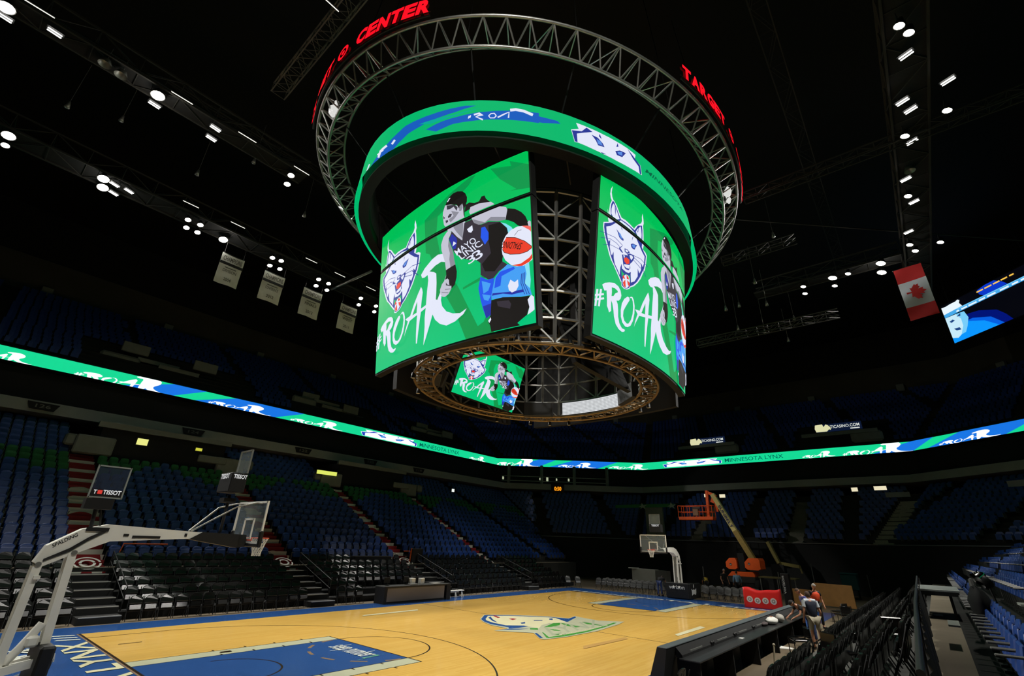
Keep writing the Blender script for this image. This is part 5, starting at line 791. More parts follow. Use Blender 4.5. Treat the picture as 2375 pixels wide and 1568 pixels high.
for k in range(6):
    for si,(x0,x1) in enumerate(xs_sec):
        n=int((x1-x0)/.52)
        for j in range(n):
            x=x0+(j+.5)*(x1-x0)/n
            if k<=1 and -2.4<x<3.0: continue
            if k==5 and -.6<x<2.4: continue
            chairs.append((x+random.uniform(-.02,.02),RY(k),RZ(k),random.uniform(-.05,.05),('left',k,si,j)))
for k in range(2,6):
    x=-12.5
    j=0
    while x<16:
        x+=.47; j+=1
        if -5.3+k*.12<x<-3.9+k*.12: continue
        if k==4 and 3.2<x<6: continue
        if k==5 and (x>-6.5 or x<-8.5): continue
        chairs.append((x,-{2:11.57,3:12.32,4:13.08,5:13.5}[k],RZ(k),PI+random.uniform(-.08,.08),('near',k,0,j)))
for x,y,r_ in ((-7.6,-9.5,PI),(-8.2,-9.5,PI+.1),(-8.8,-9.6,PI-.1),(-9.4,-9.6,PI)): chairs.append((x,y,0,r_,('low',0,0,int(-x*10))))
# platforms
mb=MB()
for k in range(1,6): mb.box((-5.5,RY(k)-.05+.12,RZ(k)/2),(49,.85,RZ(k)))
for a in range(2):pass
struct(mb,'floor_left_risers',BLKM)
mb=MB()
for k in range(2,6): mb.box((3,-(RY(k)+.08),RZ(k)/2),(26,.85,RZ(k)))
struct(mb,'floor_near_risers',mat('riser_carpet',(82,82,78),.85,var=.12,vscale=2))
mb=MB()
for k in range(2,6):
    for xx in (-4.9,3.0): mb.box((xx+k*.4,-(RY(k)-.33),RZ(k)+.012),(.9,.06,.03),mi=0)
tag(mb.build('step_strip',mat('step_strip',(175,165,145),.6)),'pale nosing strips on the near risers',None,None,'structure')
v2=sorted([((in_view((c[0],c[1],c[2]+.5)) or (0,0,1e9))[2],i) for i,c in enumerate(chairs)])
kc=[i for d_,i in v2[:300] if d_<1e8]; kset=set(kc); fp=fold_proto()
cx_={}
for k_ in range(6):
    for n_,q_ in enumerate(sorted(round(chairs[i][0],2) for i in kc if chairs[i][4][0]=='near' and chairs[i][4][1]==k_)): cx_[(k_,q_)]=n_
for i in sorted(kc):
    x,y,z,rz,(sd,k,si,j)=chairs[i]
    if sd=='near': lab='black chair on the near risers, %s row, %s from the near end'%(ORD[k-2],ORD[cx_[(k,round(x,2))]]); gp='black chairs on the near risers'
    elif sd=='low': lab='black chair on the floor by the near end of the press table, %s of four'%{-76:'first',-82:'second',-88:'third',-94:'last'}.get(int(round(x*10)),'one'); gp='black chairs by the press table'
    else:
        lab='black chair across the court, %s row up, %s place in the %s block'%(ORD[k],ORD[j],['outer','leftmost','second','third','fourth','fifth'][si]); gp='black chairs on the left risers'
    copy_tree(fp,(x,y,z),rz,lab,gp)
for ch in list(fp.children): bpy.data.objects.remove(ch)
bpy.data.objects.remove(fp)
rest=[(c[0],c[1],c[2],c[3],3) for i,c in enumerate(chairs) if i not in kset and in_view((c[0],c[1],c[2]+.5))]
if rest: merged('folding_chairs',rest,[(bpad(),3),(bseat(),3),(bleg(-1),4),(bleg(1),4)],'black folding chairs at the far end of the risers','chairs')
# grey loose chairs behind the far baseline
GC=mat('grey_chair_vinyl',(78,78,76),.4,spec=.5); gb=bpad().mesh('backrest',GC); gs=bseat().mesh('seat_pan',GC)
n=0
for row,(x,ys) in enumerate(((17.6,[6.9-.5*i for i in range(12)]),(18.5,[6.6-.5*i for i in range(12)]),(18.0,[-1.4-.5*i for i in range(8)]),(18.9,[-1.0-.5*i for i in range(8)]))):
    for j,y in enumerate(ys):
        r=thing('loose_chair',(x,y,0),'grey chair behind the far baseline, %s of the basket, %s row, %s from left'%('left' if row<2 else 'right',['front','back'][row%2],ORD[j]),'chair','grey chairs behind the far basket',rz=-PI/2+random.uniform(-.15,.15))
        obj('backrest',gb,r); obj('seat_pan',gs,r); obj('leg',MBL[0],r); obj('leg',MBL[1],r)
for j,(x,y) in enumerate(((16.9,9.3),(17.3,8.6))):
    r=thing('loose_chair',(x,y,0),'grey folding chair alone at the far left court corner, %s of two'%['left','right'][j],'chair','two chairs at the far corner',rz=-.6); obj('backrest',gb,r); obj('seat_pan',gs,r); obj('leg',MBL[0],r); obj('leg',MBL[1],r)
# ---------------- basket units
NET=mat('net_cord',(225,222,210),.8); ORG=mat('rim_orange',(235,80,30),.4); PAD=mat('pad_black',(26,26,26),.55,spec=.4); GLASS=bpad and mat('glass',(205,220,220),.05,alpha=.13,spec=.6)
def basket(sgn,label,apos):
    S=lambda v:(sgn*v[0],sgn*v[1],v[2])
    root=thing('basket_unit',S((-17.4,0,0)),label,'basketball hoop')
    def P(mb,n,m): mb.v=[S(v) for v in mb.v]; return mb.build(n,m,root)
    xz=lambda yy:(lambda a,b,t:(a,yy+t,b))
    mb=MB(); mb.prism([(-17.06,2.38),(-17.18,2.48),(-17.08,2.79),(-16.6,3.13),(-16.16,3.24),(-14.24,3.14),(-14.48,2.99),(-16.06,2.89),(-16.62,2.62)],xz(-.15),.3); P(mb,'main_arm',WHT)
    mb=MB(); mb.prism([(-14.5,2.98),(-14.24,3.15),(-13.16,3.12),(-13.13,2.84),(-13.35,2.8)],xz(-.17),.34); P(mb,'arm_pad',PAD)
    mb=MB(); 
    for x0,x1 in((-14.0,-13.98),): mb.box((-15.4,-.16,3.0),(.55,.02,.05)); 
    mb.box((-15.8,-.16,3.03),(.1,.02,.05));mb.box((-14.6,-.16,3.07),(.05,.02,.07)); P(mb,'bracket',BLK)
    for nm,(a,b),wd in (('front_strut',((-16.62,2.64),(-16.48,.35)),.1),('rear_strut',((-17.1,2.4),(-17.1,.45)),.1)):
        for s in(-1,1): mb=MB(); mb.bar((a[0],s*.14,a[1]),(b[0],s*.14,b[1]),.06,.14); P(mb,nm,WHT)
        mb=MB(); mb.bar((a[0]+.03,0,a[1]-.1),(b[0]+.03,0,b[1]),.1,.05); P(mb,'cylinder_rod',STEEL)
    mb=MB(); mb.box((-17.05,0,2.2),(.1,.5,.06)); P(mb,'cross_bar',WHT)
    for s in(-.2,.2): mb=MB(); mb.bar((-17.3,s,.55),(-16.3,s,.75),.06,.14); P(mb,'side_link',WHT)
    mb=MB(); mb.bar((-17.1,0,.6),(-16.5,0,.7),.06,.1); P(mb,'link_bar',WHT)
    for q in((-16.6,2.66),(-17.1,2.44)): mb=MB(); mb.tube([(q[0],-.2,q[1]),(q[0],.2,q[1])],.05,8); P(mb,'pivot_pin',STEEL)
    mb=MB(); mb.tube([(-16.65,0,1.35),(-16.85,0,.95),(-17.0,0,.7)],.08,8); mb.box((-16.72,0,1.05),(.2,.3,.2),bev=.04); P(mb,'counterweight_joint',WHT)
    mb=MB()
    for q in(0,.03,.06): mb.tube([(-17.05,-.17,2.5+q*.5),(-16.7,-.17,2.68+q),(-16.45,-.17,2.9+q),(-16.2,-.17,3.08+q*.6),(-16.15,-.17,3.16)],.012,5)
    mb.box((-16.35,-.17,3.13),(.4,.03,.08)); P(mb,'cable_bundle',BLK)
    mb=MB(); mb.box((-18.2,0,.25),(3.2,.7,.3),bev=.03); mb.box((-19.3,0,.55),(1.0,.8,.6),bev=.05); P(mb,'base_cart',BLK)
    mb=MB(); mb.box((-16.5,0,.52),(.24,1.1 if sgn>0 else 1.6,.96),bev=.04)
    if sgn<0: mb.box((-17.6,-.78,.5),(2.1,.12,.95),bev=.04); mb.box((-17.6,.78,.5),(2.1,.12,.95),bev=.04)
    pd=P(mb,'base_pad',PAD)
    mb=MB(); text_mb(mb,'verizon',(-16.37,-.55,.62),(0,1.1,0),(0,0,.24),wt=1.5); P(mb,'pad_lettering',mat('pad_white',(215,215,210),.6))
    mb=MB(); sy=.845 if sgn<0 else -.845
    mb.prism([(-.45,-.1),(-.5,.16),(-.2,.08),(0,.12),(.25,.08),(.5,.16),(.45,-.1),(.5,-.25),(.1,-.16),(-.3,-.24)],lambda a,b,t:(-17.3+a*.9,sy+(t if sy>0 else -t),.5+b),.005); mb.prism([(0.0,.3),(.06,.36),(.06,.5),(0,.56),(-.06,.5),(-.06,.36)],lambda a,b,t:(-17.3+a,sy+(t if sy>0 else -t),.38+b),.005); P(mb,'pad_emblem',mat('pad_white',(215,215,210),.6))
    # backboard
    X=-13.105
    mb=MB(); mb.box((X,0,3.435),(.02,1.79,1.04)); P(mb,'glass_pane',GLASS)
    mb=MB()
    for y in(-.895,.895): mb.box((X,y,3.44),(.045,.05,1.07))
    for z in(2.93,3.95): mb.box((X,0,z),(.045,1.83,.05))
    for y in(-.28,.28): mb.box((X,y,3.28),(.03,.05,.5))
    mb.box((X,0,3.52),(.03,.6,.05)); mb.box((X,0,3.04),(.03,.6,.04)); P(mb,'board_frame',WHT)
    mb=MB(); mb.box((X,0,2.88),(.1,1.86,.1),bev=.02)
    for y in(-.9,.9): mb.box((X,y,3.05),(.1,.09,.35),bev=.02)
    P(mb,'edge_pad',PAD)
    for y in(-.6,.6): mb=MB(); mb.tube([(-14.48,y*.15,3.17),(-13.75,y,3.78),(-13.3,y,3.92),(-13.12,y,3.92)],.02,6); P(mb,'brace',STEEL)
    mb=MB(); mb.tube([(-12.725+.23*math.cos(2*PI*i/24),.23*math.sin(2*PI*i/24),3.05) for i in range(24)],.012,6,closed=True); mb.box((-13.02,0,3.02),(.13,.18,.09),bev=.01); mb.box((-13.0,0,3.05),(.12,.3,.015)); P(mb,'rim',ORG)
    mb=MB(); nn=12
    for i in range(nn):
        for d_ in(1,-1):
            pts=[]
            for q in range(6):
                z=3.04-.44*q/5; r_=.225-.115*min(1,q/4)**.8; a=2*PI*(i+d_*q*.5)/nn; pts.append((-12.725+r_*math.cos(a),r_*math.sin(a),z))
            mb.tube(pts,.006,4,cap=False)
    P(mb,'net',NET)
    # clock over the board
    mb=MB(); mb.tube([(-13.78,0,3.15),(-13.78,0,4.1)],.035,6); mb.box((-13.8,0,3.95),(.3,.3,.12)); mb.box((-13.8,0,4.4),(.4,.8,.5),bev=.02); P(mb,'board_clock_case',BLKM)
    mb=MB(); mb.box((-13.62,0,4.98),(.03,.72,.6)); P(mb,'board_clock_window',GLASS)
    mb=MB(); 
    for y in(-.37,.37): mb.box((-13.62,y,4.98),(.04,.03,.64))
    mb.box((-13.62,0,5.29),(.04,.76,.03)); P(mb,'board_clock_frame',STEEL)
    TW=mat('clock_white',(235,235,235),emit=.75,sampling='NONE')
    mb=MB(); text_mb(mb,'TISSOT',(-13.59,-.24,4.52),(0,.56,0),(0,0,.12),wt=2.2); text_mb(mb,'TISSOT',(-13.95,-.405,4.5),(.34,0,0),(0,0,.1),wt=2.2); text_mb(mb,'TISSOT',(-14.01,.3,4.5),(0,-.56,0),(0,0,.12),wt=2.2); P(mb,'board_clock_lettering',TW)
    # second clear clock on the arm knee
    if sgn>0:
        mb=MB(); z0,z1=3.79,4.46; x0,x1=-16.74,-16.14
        for x in(x0,x1): mb.box((x,-.2,(z0+z1)/2),(.03,.04,z1-z0+.03))
        for z in(z0,z1): mb.box((( x0+x1)/2,-.2,z),(x1-x0,.04,.03))
        P(mb,'arm_clock_frame',mat('clock_frame_grey',(165,170,165),.4,.3)); mb=MB(); mb.box(((x0+x1)/2,-.2,4.17),(x1-x0,.01,.56)); P(mb,'arm_clock_window',mat('smoked_glass',(60,70,90),.1,alpha=.45)); mb=MB(); mb.box(((x0+x1)/2,-.2,3.87),(x1-x0-.02,.03,.17)); P(mb,'arm_clock_strip',BLKM)
        mb=MB(); mb.box((-16.5,-.1,3.65),(.5,.3,.22)); mb.tube([(-16.45,0,3.12),(-16.5,-.05,3.6)],.04,6); mb.tube([(-16.3,0,3.2),(-16.42,-.05,3.6)],.02,6); P(mb,'arm_clock_post',BLKM)
        mb=MB(); text_mb(mb,'T',(-16.68,-.23,3.86),(.06,0,0),(0,0,.08),wt=2); P(mb,'arm_clock_letter',TW); mb=MB(); text_mb(mb,'TISSOT',(-16.51,-.23,3.86),(.33,0,0),(0,0,.09),wt=2.2); P(mb,'arm_clock_lettering',TW)
        mb=MB(); mb.box((-16.565,-.225,3.9),(.08,.02,.08)); P(mb,'arm_clock_badge',mat('badge_red',(225,60,50),emit=.8,sampling='NONE'))
    mb=MB(); sy=-.155 
    text_mb(mb,'SPALDING',(-16.98,sy,2.75),(.34,0,.235),(-.03,0,.065),wt=1.2); P(mb,'arm_lettering',BLK)
basket(1,'large white basket unit in the left foreground with long arm over the lane','near')
basket(-1,'smaller white basket unit at the far baseline facing the camera','far')
# ---------------- scorer's table across the court
st=thing('scorers_table',(.45,8.75,0),"grey fronted scorer's table at the far sideline with black ends",'table')
MB().box((.35,8.52,.42),(4.1,.05,.66)).build('display_front',mat('panel_grey',(112,105,100),.5,emit=0,var=.05,vscale=1),st)
MB().box((.45,8.95,.79),(4.7,.85,.05),bev=.01).build('table_top',mat('table_top_dark',(48,48,46),.4),st)
mb=MB(); mb.box((-1.85,8.85,.39),(.16,.85,.78)); mb.box((2.68,8.85,.39),(.34,.85,.78)); mb.box((.4,8.56,.05),(4.3,.06,.1)); mb.build('end_panel',BLKM,st)
MB().box((.45,8.5,.775),(4.7,.08,.08)).build('front_lip',BLK,st)
def monitor(x,y,z,w_,h_,rz,lab,scrn=None):
    t=thing('monitor',(x,y,z),lab,'monitor',rz=rz); mb=MB(); mb.box((0,0,.1+h_/2),(w_,.04,h_),bev=.01); mb.build('screen_housing',BLKM,t,True); mb=MB(); mb.tube([(0,.03,0),(0,.03,.14)],.02,6); mb.box((0,.03,.006),(.2,.14,.012)); mb.build('stand',BLK,t,True)
    if scrn: MB().box((0,-.023,.1+h_/2),(w_-.04,.006,h_-.04)).build('screen',mat(scrn[0],scrn[1],emit=scrn[2],sampling='NONE'),t,True)
T_=.817
monitor(-1.35,9.1,T_,.4,.3,PI,"black monitor at the left end of the scorer's table")
monitor(-.05,9.1,T_,.42,.32,PI+.2,"black monitor near the middle of the scorer's table")
monitor(.6,9.15,T_,.36,.28,PI-.2,"black monitor right of the white boxes on the scorer's table")
for i,(x,y,sz,l,c) in enumerate(((.3,9.0,(.28,.3,.32),"white box standing on the scorer's table, left of the two",(225,225,220)),(1.0,9.0,(.24,.3,.3),"white box standing on the scorer's table, right of the two",(225,225,220)),(.15,8.7,(.5,.25,.06),"grey keyboard tray on the scorer's table front edge",(120,120,115)),(1.9,8.75,(.5,.3,.04),"pale papers at the right end of the scorer's table",(215,210,200)))):
    tag(MB().box((x,y,T_+sz[2]/2),sz,bev=.01).build(['white_box','white_box','keyboard_tray','paper_stack'][i],mat('obj%d'%i,c,.5)),l,['box','box','keyboard','papers'][i])
t=thing('white_bench',(3.8,9.0,0),"low white bench with splayed legs right of the scorer's table",'bench'); MB().box((3.8,9.0,.36),(1.3,.3,.05),bev=.02).build('bench_top',WHT,t)
for x in(3.25,3.8,4.35):
    for s in(-1,1): mb=MB(); mb.bar((x,9.0,.36),(x+s*.07,8.9,.0),.04); mb.build('leg',WHT,t)
# ---------------- press table on the near sideline
pt=thing('press_table',(0,-9.0,0),'long black press table running along the near sideline','table')
def strip(mb,q,x0=-6.75,x1=7.4): mb.prism(q,lambda a,b,t:(x0+t,a,b),x1-x0)
mb=MB(); strip(mb,[(-8.35,0),(-8.75,0),(-8.95,.98),(-8.72,1.0)]); mb.build('front_board',mat('board_black',(20,20,20),.55),pt)
mb=MB(); mb.box((.33,-8.84,1.0),(14.15,.24,.03),bev=.01); mb.build('top_ledge',mat('ledge_sheen',(95,102,105),.32,.1,var=.1,vscale=1),pt)
mb=MB(); strip(mb,[(-8.95,.76),(-8.95,.97),(-9.1,.82),(-9.1,.76)],-6.2,7.3); mb.build('back_slope',BLKM,pt)
mb=MB(); mb.box((.5,-9.3,.75),(13.6,.5,.035),bev=.008); mb.build('desk_top',mat('desk_top_black',(46,47,48),.28,spec=.5),pt)
for i in range(6): x=-6.1+i*2.5; MB().box((x,-9.2,.36),(.06,.55,.74)).build('leg_panel',BLKM,pt)
for i in range(4): x=-5.2+i*2.05; mb=MB(); mb.box((x,-9.075,.84),(.85,.03,.035)); mb.build('slot_strip',STEEL,pt)
for i in range(4): 
    x=-4.1+i*2.05; mb=MB(); mb.ball((x,-9.1,.85),.045,n=8,m=6); mb.ball((x+.12,-9.1,.85),.045,n=8,m=6); mb.build('cable_port',BLK,pt)
tag(MB().box((-2.1,-9.3,.777),(.22,.12,.018),bev=.004).build('note_card',mat('card',(185,185,180),.6)),'small pale card lying on the black desk top','card')
def blob(name,c,sz,m,lab,cat,seed=1,n=14,mm=9):
    rnd=random.Random(seed); mb=MB(); mb.ball((0,0,0),1,n=n,m=mm); mb.v=[(c[0]+x*sz[0]*(1+rnd.uniform(-.14,.14)),c[1]+y*sz[1]*(1+rnd.uniform(-.14,.14)),max(c[2]-sz[2],c[2]+z*sz[2]*(1+rnd.uniform(-.2,.2)))) for x,y,z in mb.v]
    return tag(mb.build(name,m),lab,cat)
CLOTH=mat('white_cloth',(222,220,212),.8,var=.05,vscale=9)
blob('white_bag',(2.1,-9.2,.88),(.42,.18,.11),CLOTH,'crumpled white plastic bag on the press table','bag',2)
blob('brown_bundle',(2.75,-9.05,.86),(.2,.12,.09),mat('bundle_brown',(150,85,50),.8,var=.3),'orange brown bundle behind the white bag','bundle',3)
blob('grey_bag',(2.9,-9.3,.9),(.2,.15,.13),mat('bag_grey',(165,160,150),.7,var=.1),'grey rounded bag at the far side of the white bag','bag',4)
blob('dark_bundle',(1.4,-9.12,.83),(.28,.1,.06),mat('bundle_dark',(70,60,60),.8,var=.3),'dark cable bundle on the desk left of the white bag','bundle',5)
mb=MB(); mb.prism([(0,0),(.25,.06),(.5,.02),(1.35,-.14),(1.3,-.3),(.5,-.22),(.2,-.26),(.05,-.14)],lambda a,b,t:(2.4+b*1.3+a*.3,-8.95-a*.52,.02+t+.03*math.sin(a*9)),.03); tag(mb.build('fallen_towel',CLOTH),'long white towel dropped on the floor behind the press table','towel')
mb=MB(); mb.tube([(-1.1,-9.85,.02),(-1.0,-9.9,.55)],.025,6); mb.ball((-1.0,-9.9,.57),.04,n=8,m=6); tag(mb.build('pale_pole',mat('pale_pole',(170,160,135),.6)),'short pale pole standing on the brown floor by the risers','pole')
# shiny frame chair standing behind the table
def frame_chair(loc,rz,lab):
    r=thing('frame_chair',loc,lab,'chair',rz=rz)
    mb=MB(); mb.tube([(-.3,.25,0),(-.3,.25,.85),(.3,.25,.85),(.3,.25,0)],.02,6); mb.tube([(-.3,-.3,0),(-.3,-.3,.5),(-.3,.25,.55)],.018,6); mb.tube([(.3,-.3,0),(.3,-.3,.5),(.3,.25,.55)],.018,6); mb.build('tube_frame',mat('black_gloss',(30,32,34),.2,.4),r,True)
    MB().box((0,-.02,.47),(.56,.5,.06),bev=.02).build('seat',BLACKS,r,True); MB().box((0,.24,.68),(.54,.05,.3),bev=.02).build('backrest',BLACKS,r,True)
frame_chair((1.5,-10.15,0),PI+.5,'black tube framed chair standing between the white towel and the risers')
frame_chair((11.5,-10.2,0),PI-.7,'black tube framed chair at the far end of the near risers')
frame_chair((13.0,-9.9,0),PI-.3,'black tube framed chair beside the plywood panels')
for i,(x,y) in enumerate(((-5.3,-12.3),(-3.5,-13.1),(1.5,-13.15))):
    k=[3,4,4][i]; z=RZ(k)
    t=thing('tipped_chair',(x,y,z),'black folding chair lying across the near riser walkway, %s of three'%['nearest','middle','farthest'][i],'chair','tipped chairs on the near risers',rz=.9+i)
    mb=MB(); mb.box((0,0,.42),(.42,.4,.06),bev=.025); mb.build('seat_pad',BLACKS,t,True); mb=MB(); mb.box((.0,.28,.62),(.42,.05,.32),bev=.02); mb.build('backrest',BLACKS,t,True)
    for s in(-1,1): mb=MB(); mb.tube([(s*.2,.2,.45),(s*.22,-.2,0)],.014,5); mb.tube([(s*.2,-.2,.42),(s*.22,.25,0)],.014,5); mb.build('leg',BLK,t,True)
# railing with black cloth bundled over it
rl=thing('black_railing',(-3,-13.9,1.35),'long black railing between the near risers and the concrete walkway','railing')
RLY=lambda x:-13.86+.02*max(0,x+7) if x>-7 else -13.86-.027*(-7-x)
mb=MB(); mb.tube([(x,RLY(x),2.42) for x in(-14.3,-12,-9.5,-7,-3,2,9)],.028,8); mb.build('top_tube',mat('rail_gloss',(48,48,47),.4),rl)
mb=MB(); mb.tube([(x,RLY(x),2.0) for x in(-14.3,-12,-9.5,-7,-3,2,9)],.02,6); mb.build('lower_tube',BLK,rl)
for i in range(13): mb=MB(); x=-14.2+1.9*i; mb.tube([(x,RLY(x),1.36),(x,RLY(x),2.42)],.025,6); mb.build('post',BLK,rl)
mb=MB(); rnd=random.Random(9); nx=120
vs=[]
for i in range(nx+1):
    x=-14.2+23*i/nx; w_=.03*math.sin(i*1.9)+.02*rnd.uniform(-1,1); yb=RLY(x)-.05; vs+=[(x,yb+w_*.5,2.38),(x,yb+w_,1.98),(x,yb+w_*1.5+.02,1.63+.05*rnd.random())]
mb.add(vs,[(3*i+j,3*i+3+j,3*i+4+j,3*i+1+j) for i in range(nx) for j in(0,1)],0,True); mb.build('draped_cloth',mat('black_drape',(9,9,9),.9),rl)
# plank across the walkway, loose cards, stage lamp with bag
t=thing('grey_ramp_board',(1,-14.15,2.3),'long pale grey board laid across the concrete walkway','board'); MB().box((1.2,-14.15,2.32),(2.6,.95,.06),bev=.01).build('board_top',mat('board_grey',(150,155,150),.5),t)
mb=MB(); mb.box((1.2,-14.15,2.24),(2.6,.9,.09)); mb.build('under_frame',BLKM,t)
for s in(-1.1,1.1): MB().box((1.2+s,-14.4,1.92),(.06,.06,.62)).build('leg',BLK,t)
mb=MB(); mb.box((-5.5,-14.3,2.0),(1.0,.17,.03)); tag(mb.build('pale_tray',mat('tray_pale',(165,168,158),.5)),'small pale tray sticking out of the first blue row over the walkway','tray')
tag(MB().box((1.0,-14.0,1.625),(.5,.2,.02)).build('pink_card',mat('card_pink',(195,160,150),.6)),'pinkish card lying on the walkway beneath the grey board','card')
tag(MB().box((-7.0,-15.35,2.5),(.5,.3,.03)).build('pale_board',mat('tray_pale',(165,168,158),.5)),'pale board lying behind the first blue row on the right','board')
t=thing('reflector_fixture',(-5,-14.95,2.2),'shiny chrome reflector lamp resting on the blue seats on the right','lamp')
mb=MB(); R_=Matrix.Rotation(.9,3,'X')@Matrix.Rotation(.5,3,'Y'); mb.lathe((-5,-14.93,2.84),[(.001,.1),(.05,.09),(.09,.04),(.11,-.04),(.12,-.1)],14,M=R_); mb.build('chrome_shell',mat('chrome',(225,225,220),.12,1),t)
mb=MB(); mb.lathe((-5,-14.98,2.76),[(.125,.03),(.14,0),(.13,-.08),(.08,-.12)],14,M=R_); mb.tube([(-5.1,-15.05,2.25),(-5.05,-15.0,2.75)],.02,6); mb.build('black_collar',BLK,t)
blob('black_jacket',(-5.6,-14.78,2.36),(.5,.16,.3),mat('jacket_black',(14,14,15),.9,var=.3),'black jacket heaped over the blue seats below the chrome lamp','jacket',8)
tag(MB().box((-4.2,-14.8,2.58),(.5,.1,.3),M=Matrix.Rotation(.3,3,'Y'),bev=.03).build('grey_case',mat('case_grey',(80,80,78),.6)),'grey case leaning on the seat beside the chrome lamp','case')
# red cover with four roundels, plywood, bins and pads at the far right of the court
t=thing('red_cover',(15.8,-5.5,0),'bright red cloth cover with four white target rings by the far right court corner','cover')
mb=MB(); nu=24; pts=[]
fa=Vector((15.55,-4.55,0)); fb=Vector((15.75,-6.55,0)); 
def rc(u,v,t_): 
    top=1.08-.13*math.sin(PI*u)**1.5+.03*math.sin(2*PI*u*2); q=fa.lerp(fb,u); return V(q.x+.12*math.sin(PI*v)*0+.1*v+t_*.5+.02*math.sin(u*14)*(1-v),q.y,.02+top*v)
vs=[rc(i/nu,j/6,0) for j in range(7) for i in range(nu+1)]+[rc(i/nu,j/6,1) for j in range(7) for i in range(nu+1)]; n=(nu+1)*7; fs=[]
for j in range(6):
    for i in range(nu): a=j*(nu+1)+i; fs+=[(a,a+1,a+nu+2,a+nu+1),(n+a+nu+1,n+a+nu+2,n+a+1,n+a)]
for i in range(nu): a=6*(nu+1)+i; fs.append((a,a+1,n+a+1,n+a))
for j in range(6): a=j*(nu+1); fs.append((a,a+nu+1,n+a+nu+1,n+a)); a+=nu; fs.append((a,a+nu+1,n+a+nu+1,n+a))
mb.add(vs,fs,0,True); mb.build('cloth',mat('cover_red',(222,28,26),.5,var=.05,vscale=3),t)
mb=MB(); mi=MB()
for q in(.17,.385,.6,.82):
    for r0,r1 in((.0,.175),):
        m_=22; c=rc(q,.42,0); ex=(fb-fa).normalized(); 
        for (ra,rb,tgt,dx) in((.1,.175,mb,-.02),(.0,.05,mb,-.03),(.05,.1,mi,-.025)):
            vs=[]
            for k in range(m_): a=2*PI*k/m_; vs+=[c+ex*ra*math.cos(a)+V(dx,0,ra*math.sin(a)),c+ex*rb*math.cos(a)+V(dx,0,rb*math.sin(a))]
            tgt.add(vs,[(2*k,2*k+1,(2*k+3)%(2*m_),(2*k+2)%(2*m_)) for k in range(m_)])
mb.build('target_ring',mat('ring_white',(232,222,215),.6),t); mi.build('ring_gap',mat('ring_grey',(150,140,130),.6),t)
mb=MB(); mb.box((19.2,-6.35,.95),(.4,.5,1.9),bev=.04); tag(mb.build('black_pad_column',PAD),'tall black padded column with narrow white lettering right of the red cover','pad')
mb=MB(); text_mb(mb,'verizon',(18.98,-6.3,.7),(0,0,1.05),(0,.17,0),wt=1.5); 
o=bpy.data.objects['black_pad_column']; o2=mb.build('pad_lettering',mat('pad_white',(215,215,210),.6)); o2.parent=o
PLY=mat('plywood',(165,118,58),.6,var=.12,vscale=3)
tag(MB().box((20.2,-6.9,.5),(.06,1.3,.95),rz=-.1,bev=.01).build('plywood_panel',PLY),'smaller plywood panel standing left of the orange vest','panel')
tag(MB().box((20.8,-8.7,.72),(.06,2.3,1.3),rz=-.25,bev=.01).build('plywood_panel',PLY),'larger plywood panel standing right of the orange vest','panel')
t=thing('teal_bin',(30,-8.7,0),'dark teal bin standing far behind the plywood panels','bin'); MB().box((30,-8.7,1.2),(1.0,1.1,1.1),bev=.05).build('bin_body',mat('teal',(25,85,90),.6),t); MB().box((30,-8.7,1.8),(1.1,1.2,.1),bev=.03).build('lid',mat('teal2',(30,100,105),.5),t)
for s in(-.4,.4): MB().box((30,-8.7+s,.35),(.7,.06,.7)).build('leg',BLK,t)
t=thing('white_counter',(24.3,5.8,0),'white counter left of the far basket in front of the dark end wall','counter'); MB().box((24.3,5.95,.95),(.8,2.2,.95),bev=.02).build('counter_body',mat('counter_white',(200,198,190),.6),t); MB().box((24.3,4.3,.9),(.8,1.0,.95)).build('grey_side',mat('counter_grey',(105,103,98),.7),t); MB().box((24.3,5.6,.25),(.7,3.0,.5)).build('plinth',BLKM,t); MB().box((24.0,6.9,1.46),(.5,.8,.08)).build('tray',CLOTH,t)
for i,(x,y) in enumerate(((24,-4.9),(30,-6.2),(30,-9.9),(27.5,1.9))):
    mb=MB(); mb.bar((x,y,0.0),(x,y,1.8+(i==1)*.6),.05); tag(mb.build('thin_post',mat('post_grey',(105,105,100),.6)),'thin grey post in the dark end area, %s'%['left of the black pad column','behind the seated crew','far right by the teal bin','between basket and lift'][i],'post')
t=thing('metal_platform',(25,-5,0),'low dark work platform with legs right of the orange lift','platform'); MB().box((25.5,-4.6,1.35),(1.6,2.6,.08)).build('deck',mat('olive_deck',(110,100,55),.7),t)
for a in(-1.2,0,1.2):
    mb=MB(); mb.bar((24.8,-4.6+a,0),(24.8,-4.6+a,1.35),.06); mb.build('leg',STEEL,t)
# orange barrier gates at stair bottoms
for i,(x,y,z) in enumerate(((-12.55,14.55,1.75),(4.2,14.2,1.6))):
    t=thing('orange_gate',(x,y,z),'small orange frame gate at the foot of the %s red stairs'%['leftmost','third'][i],'gate'); mb=MB(); mb.tube([(x,y,z-.1),(x+(.15 if not i else 0),y,z+.8),(x+(1.9 if not i else -.6),y,z+.8)],.035,6); 
    if i: mb.tube([(x,y,z-.1),(x,y-.1,z+1.0)],.04,6)
    mb.build('frame',mat('gate_orange',(200,85,25),.5),t)
    if i: MB().box((x+.55,y,z+.5),(1.0,.3,.95),bev=.03).build('dark_box',BLKM,t)
t=thing('black_tripod_case',(1.2,14.0,1.35),'black cases standing on the top riser left of the orange gate','case'); MB().box((.8,13.9,1.75),(2.8,.5,.7),bev=.03).build('case_body',BLKM,t)

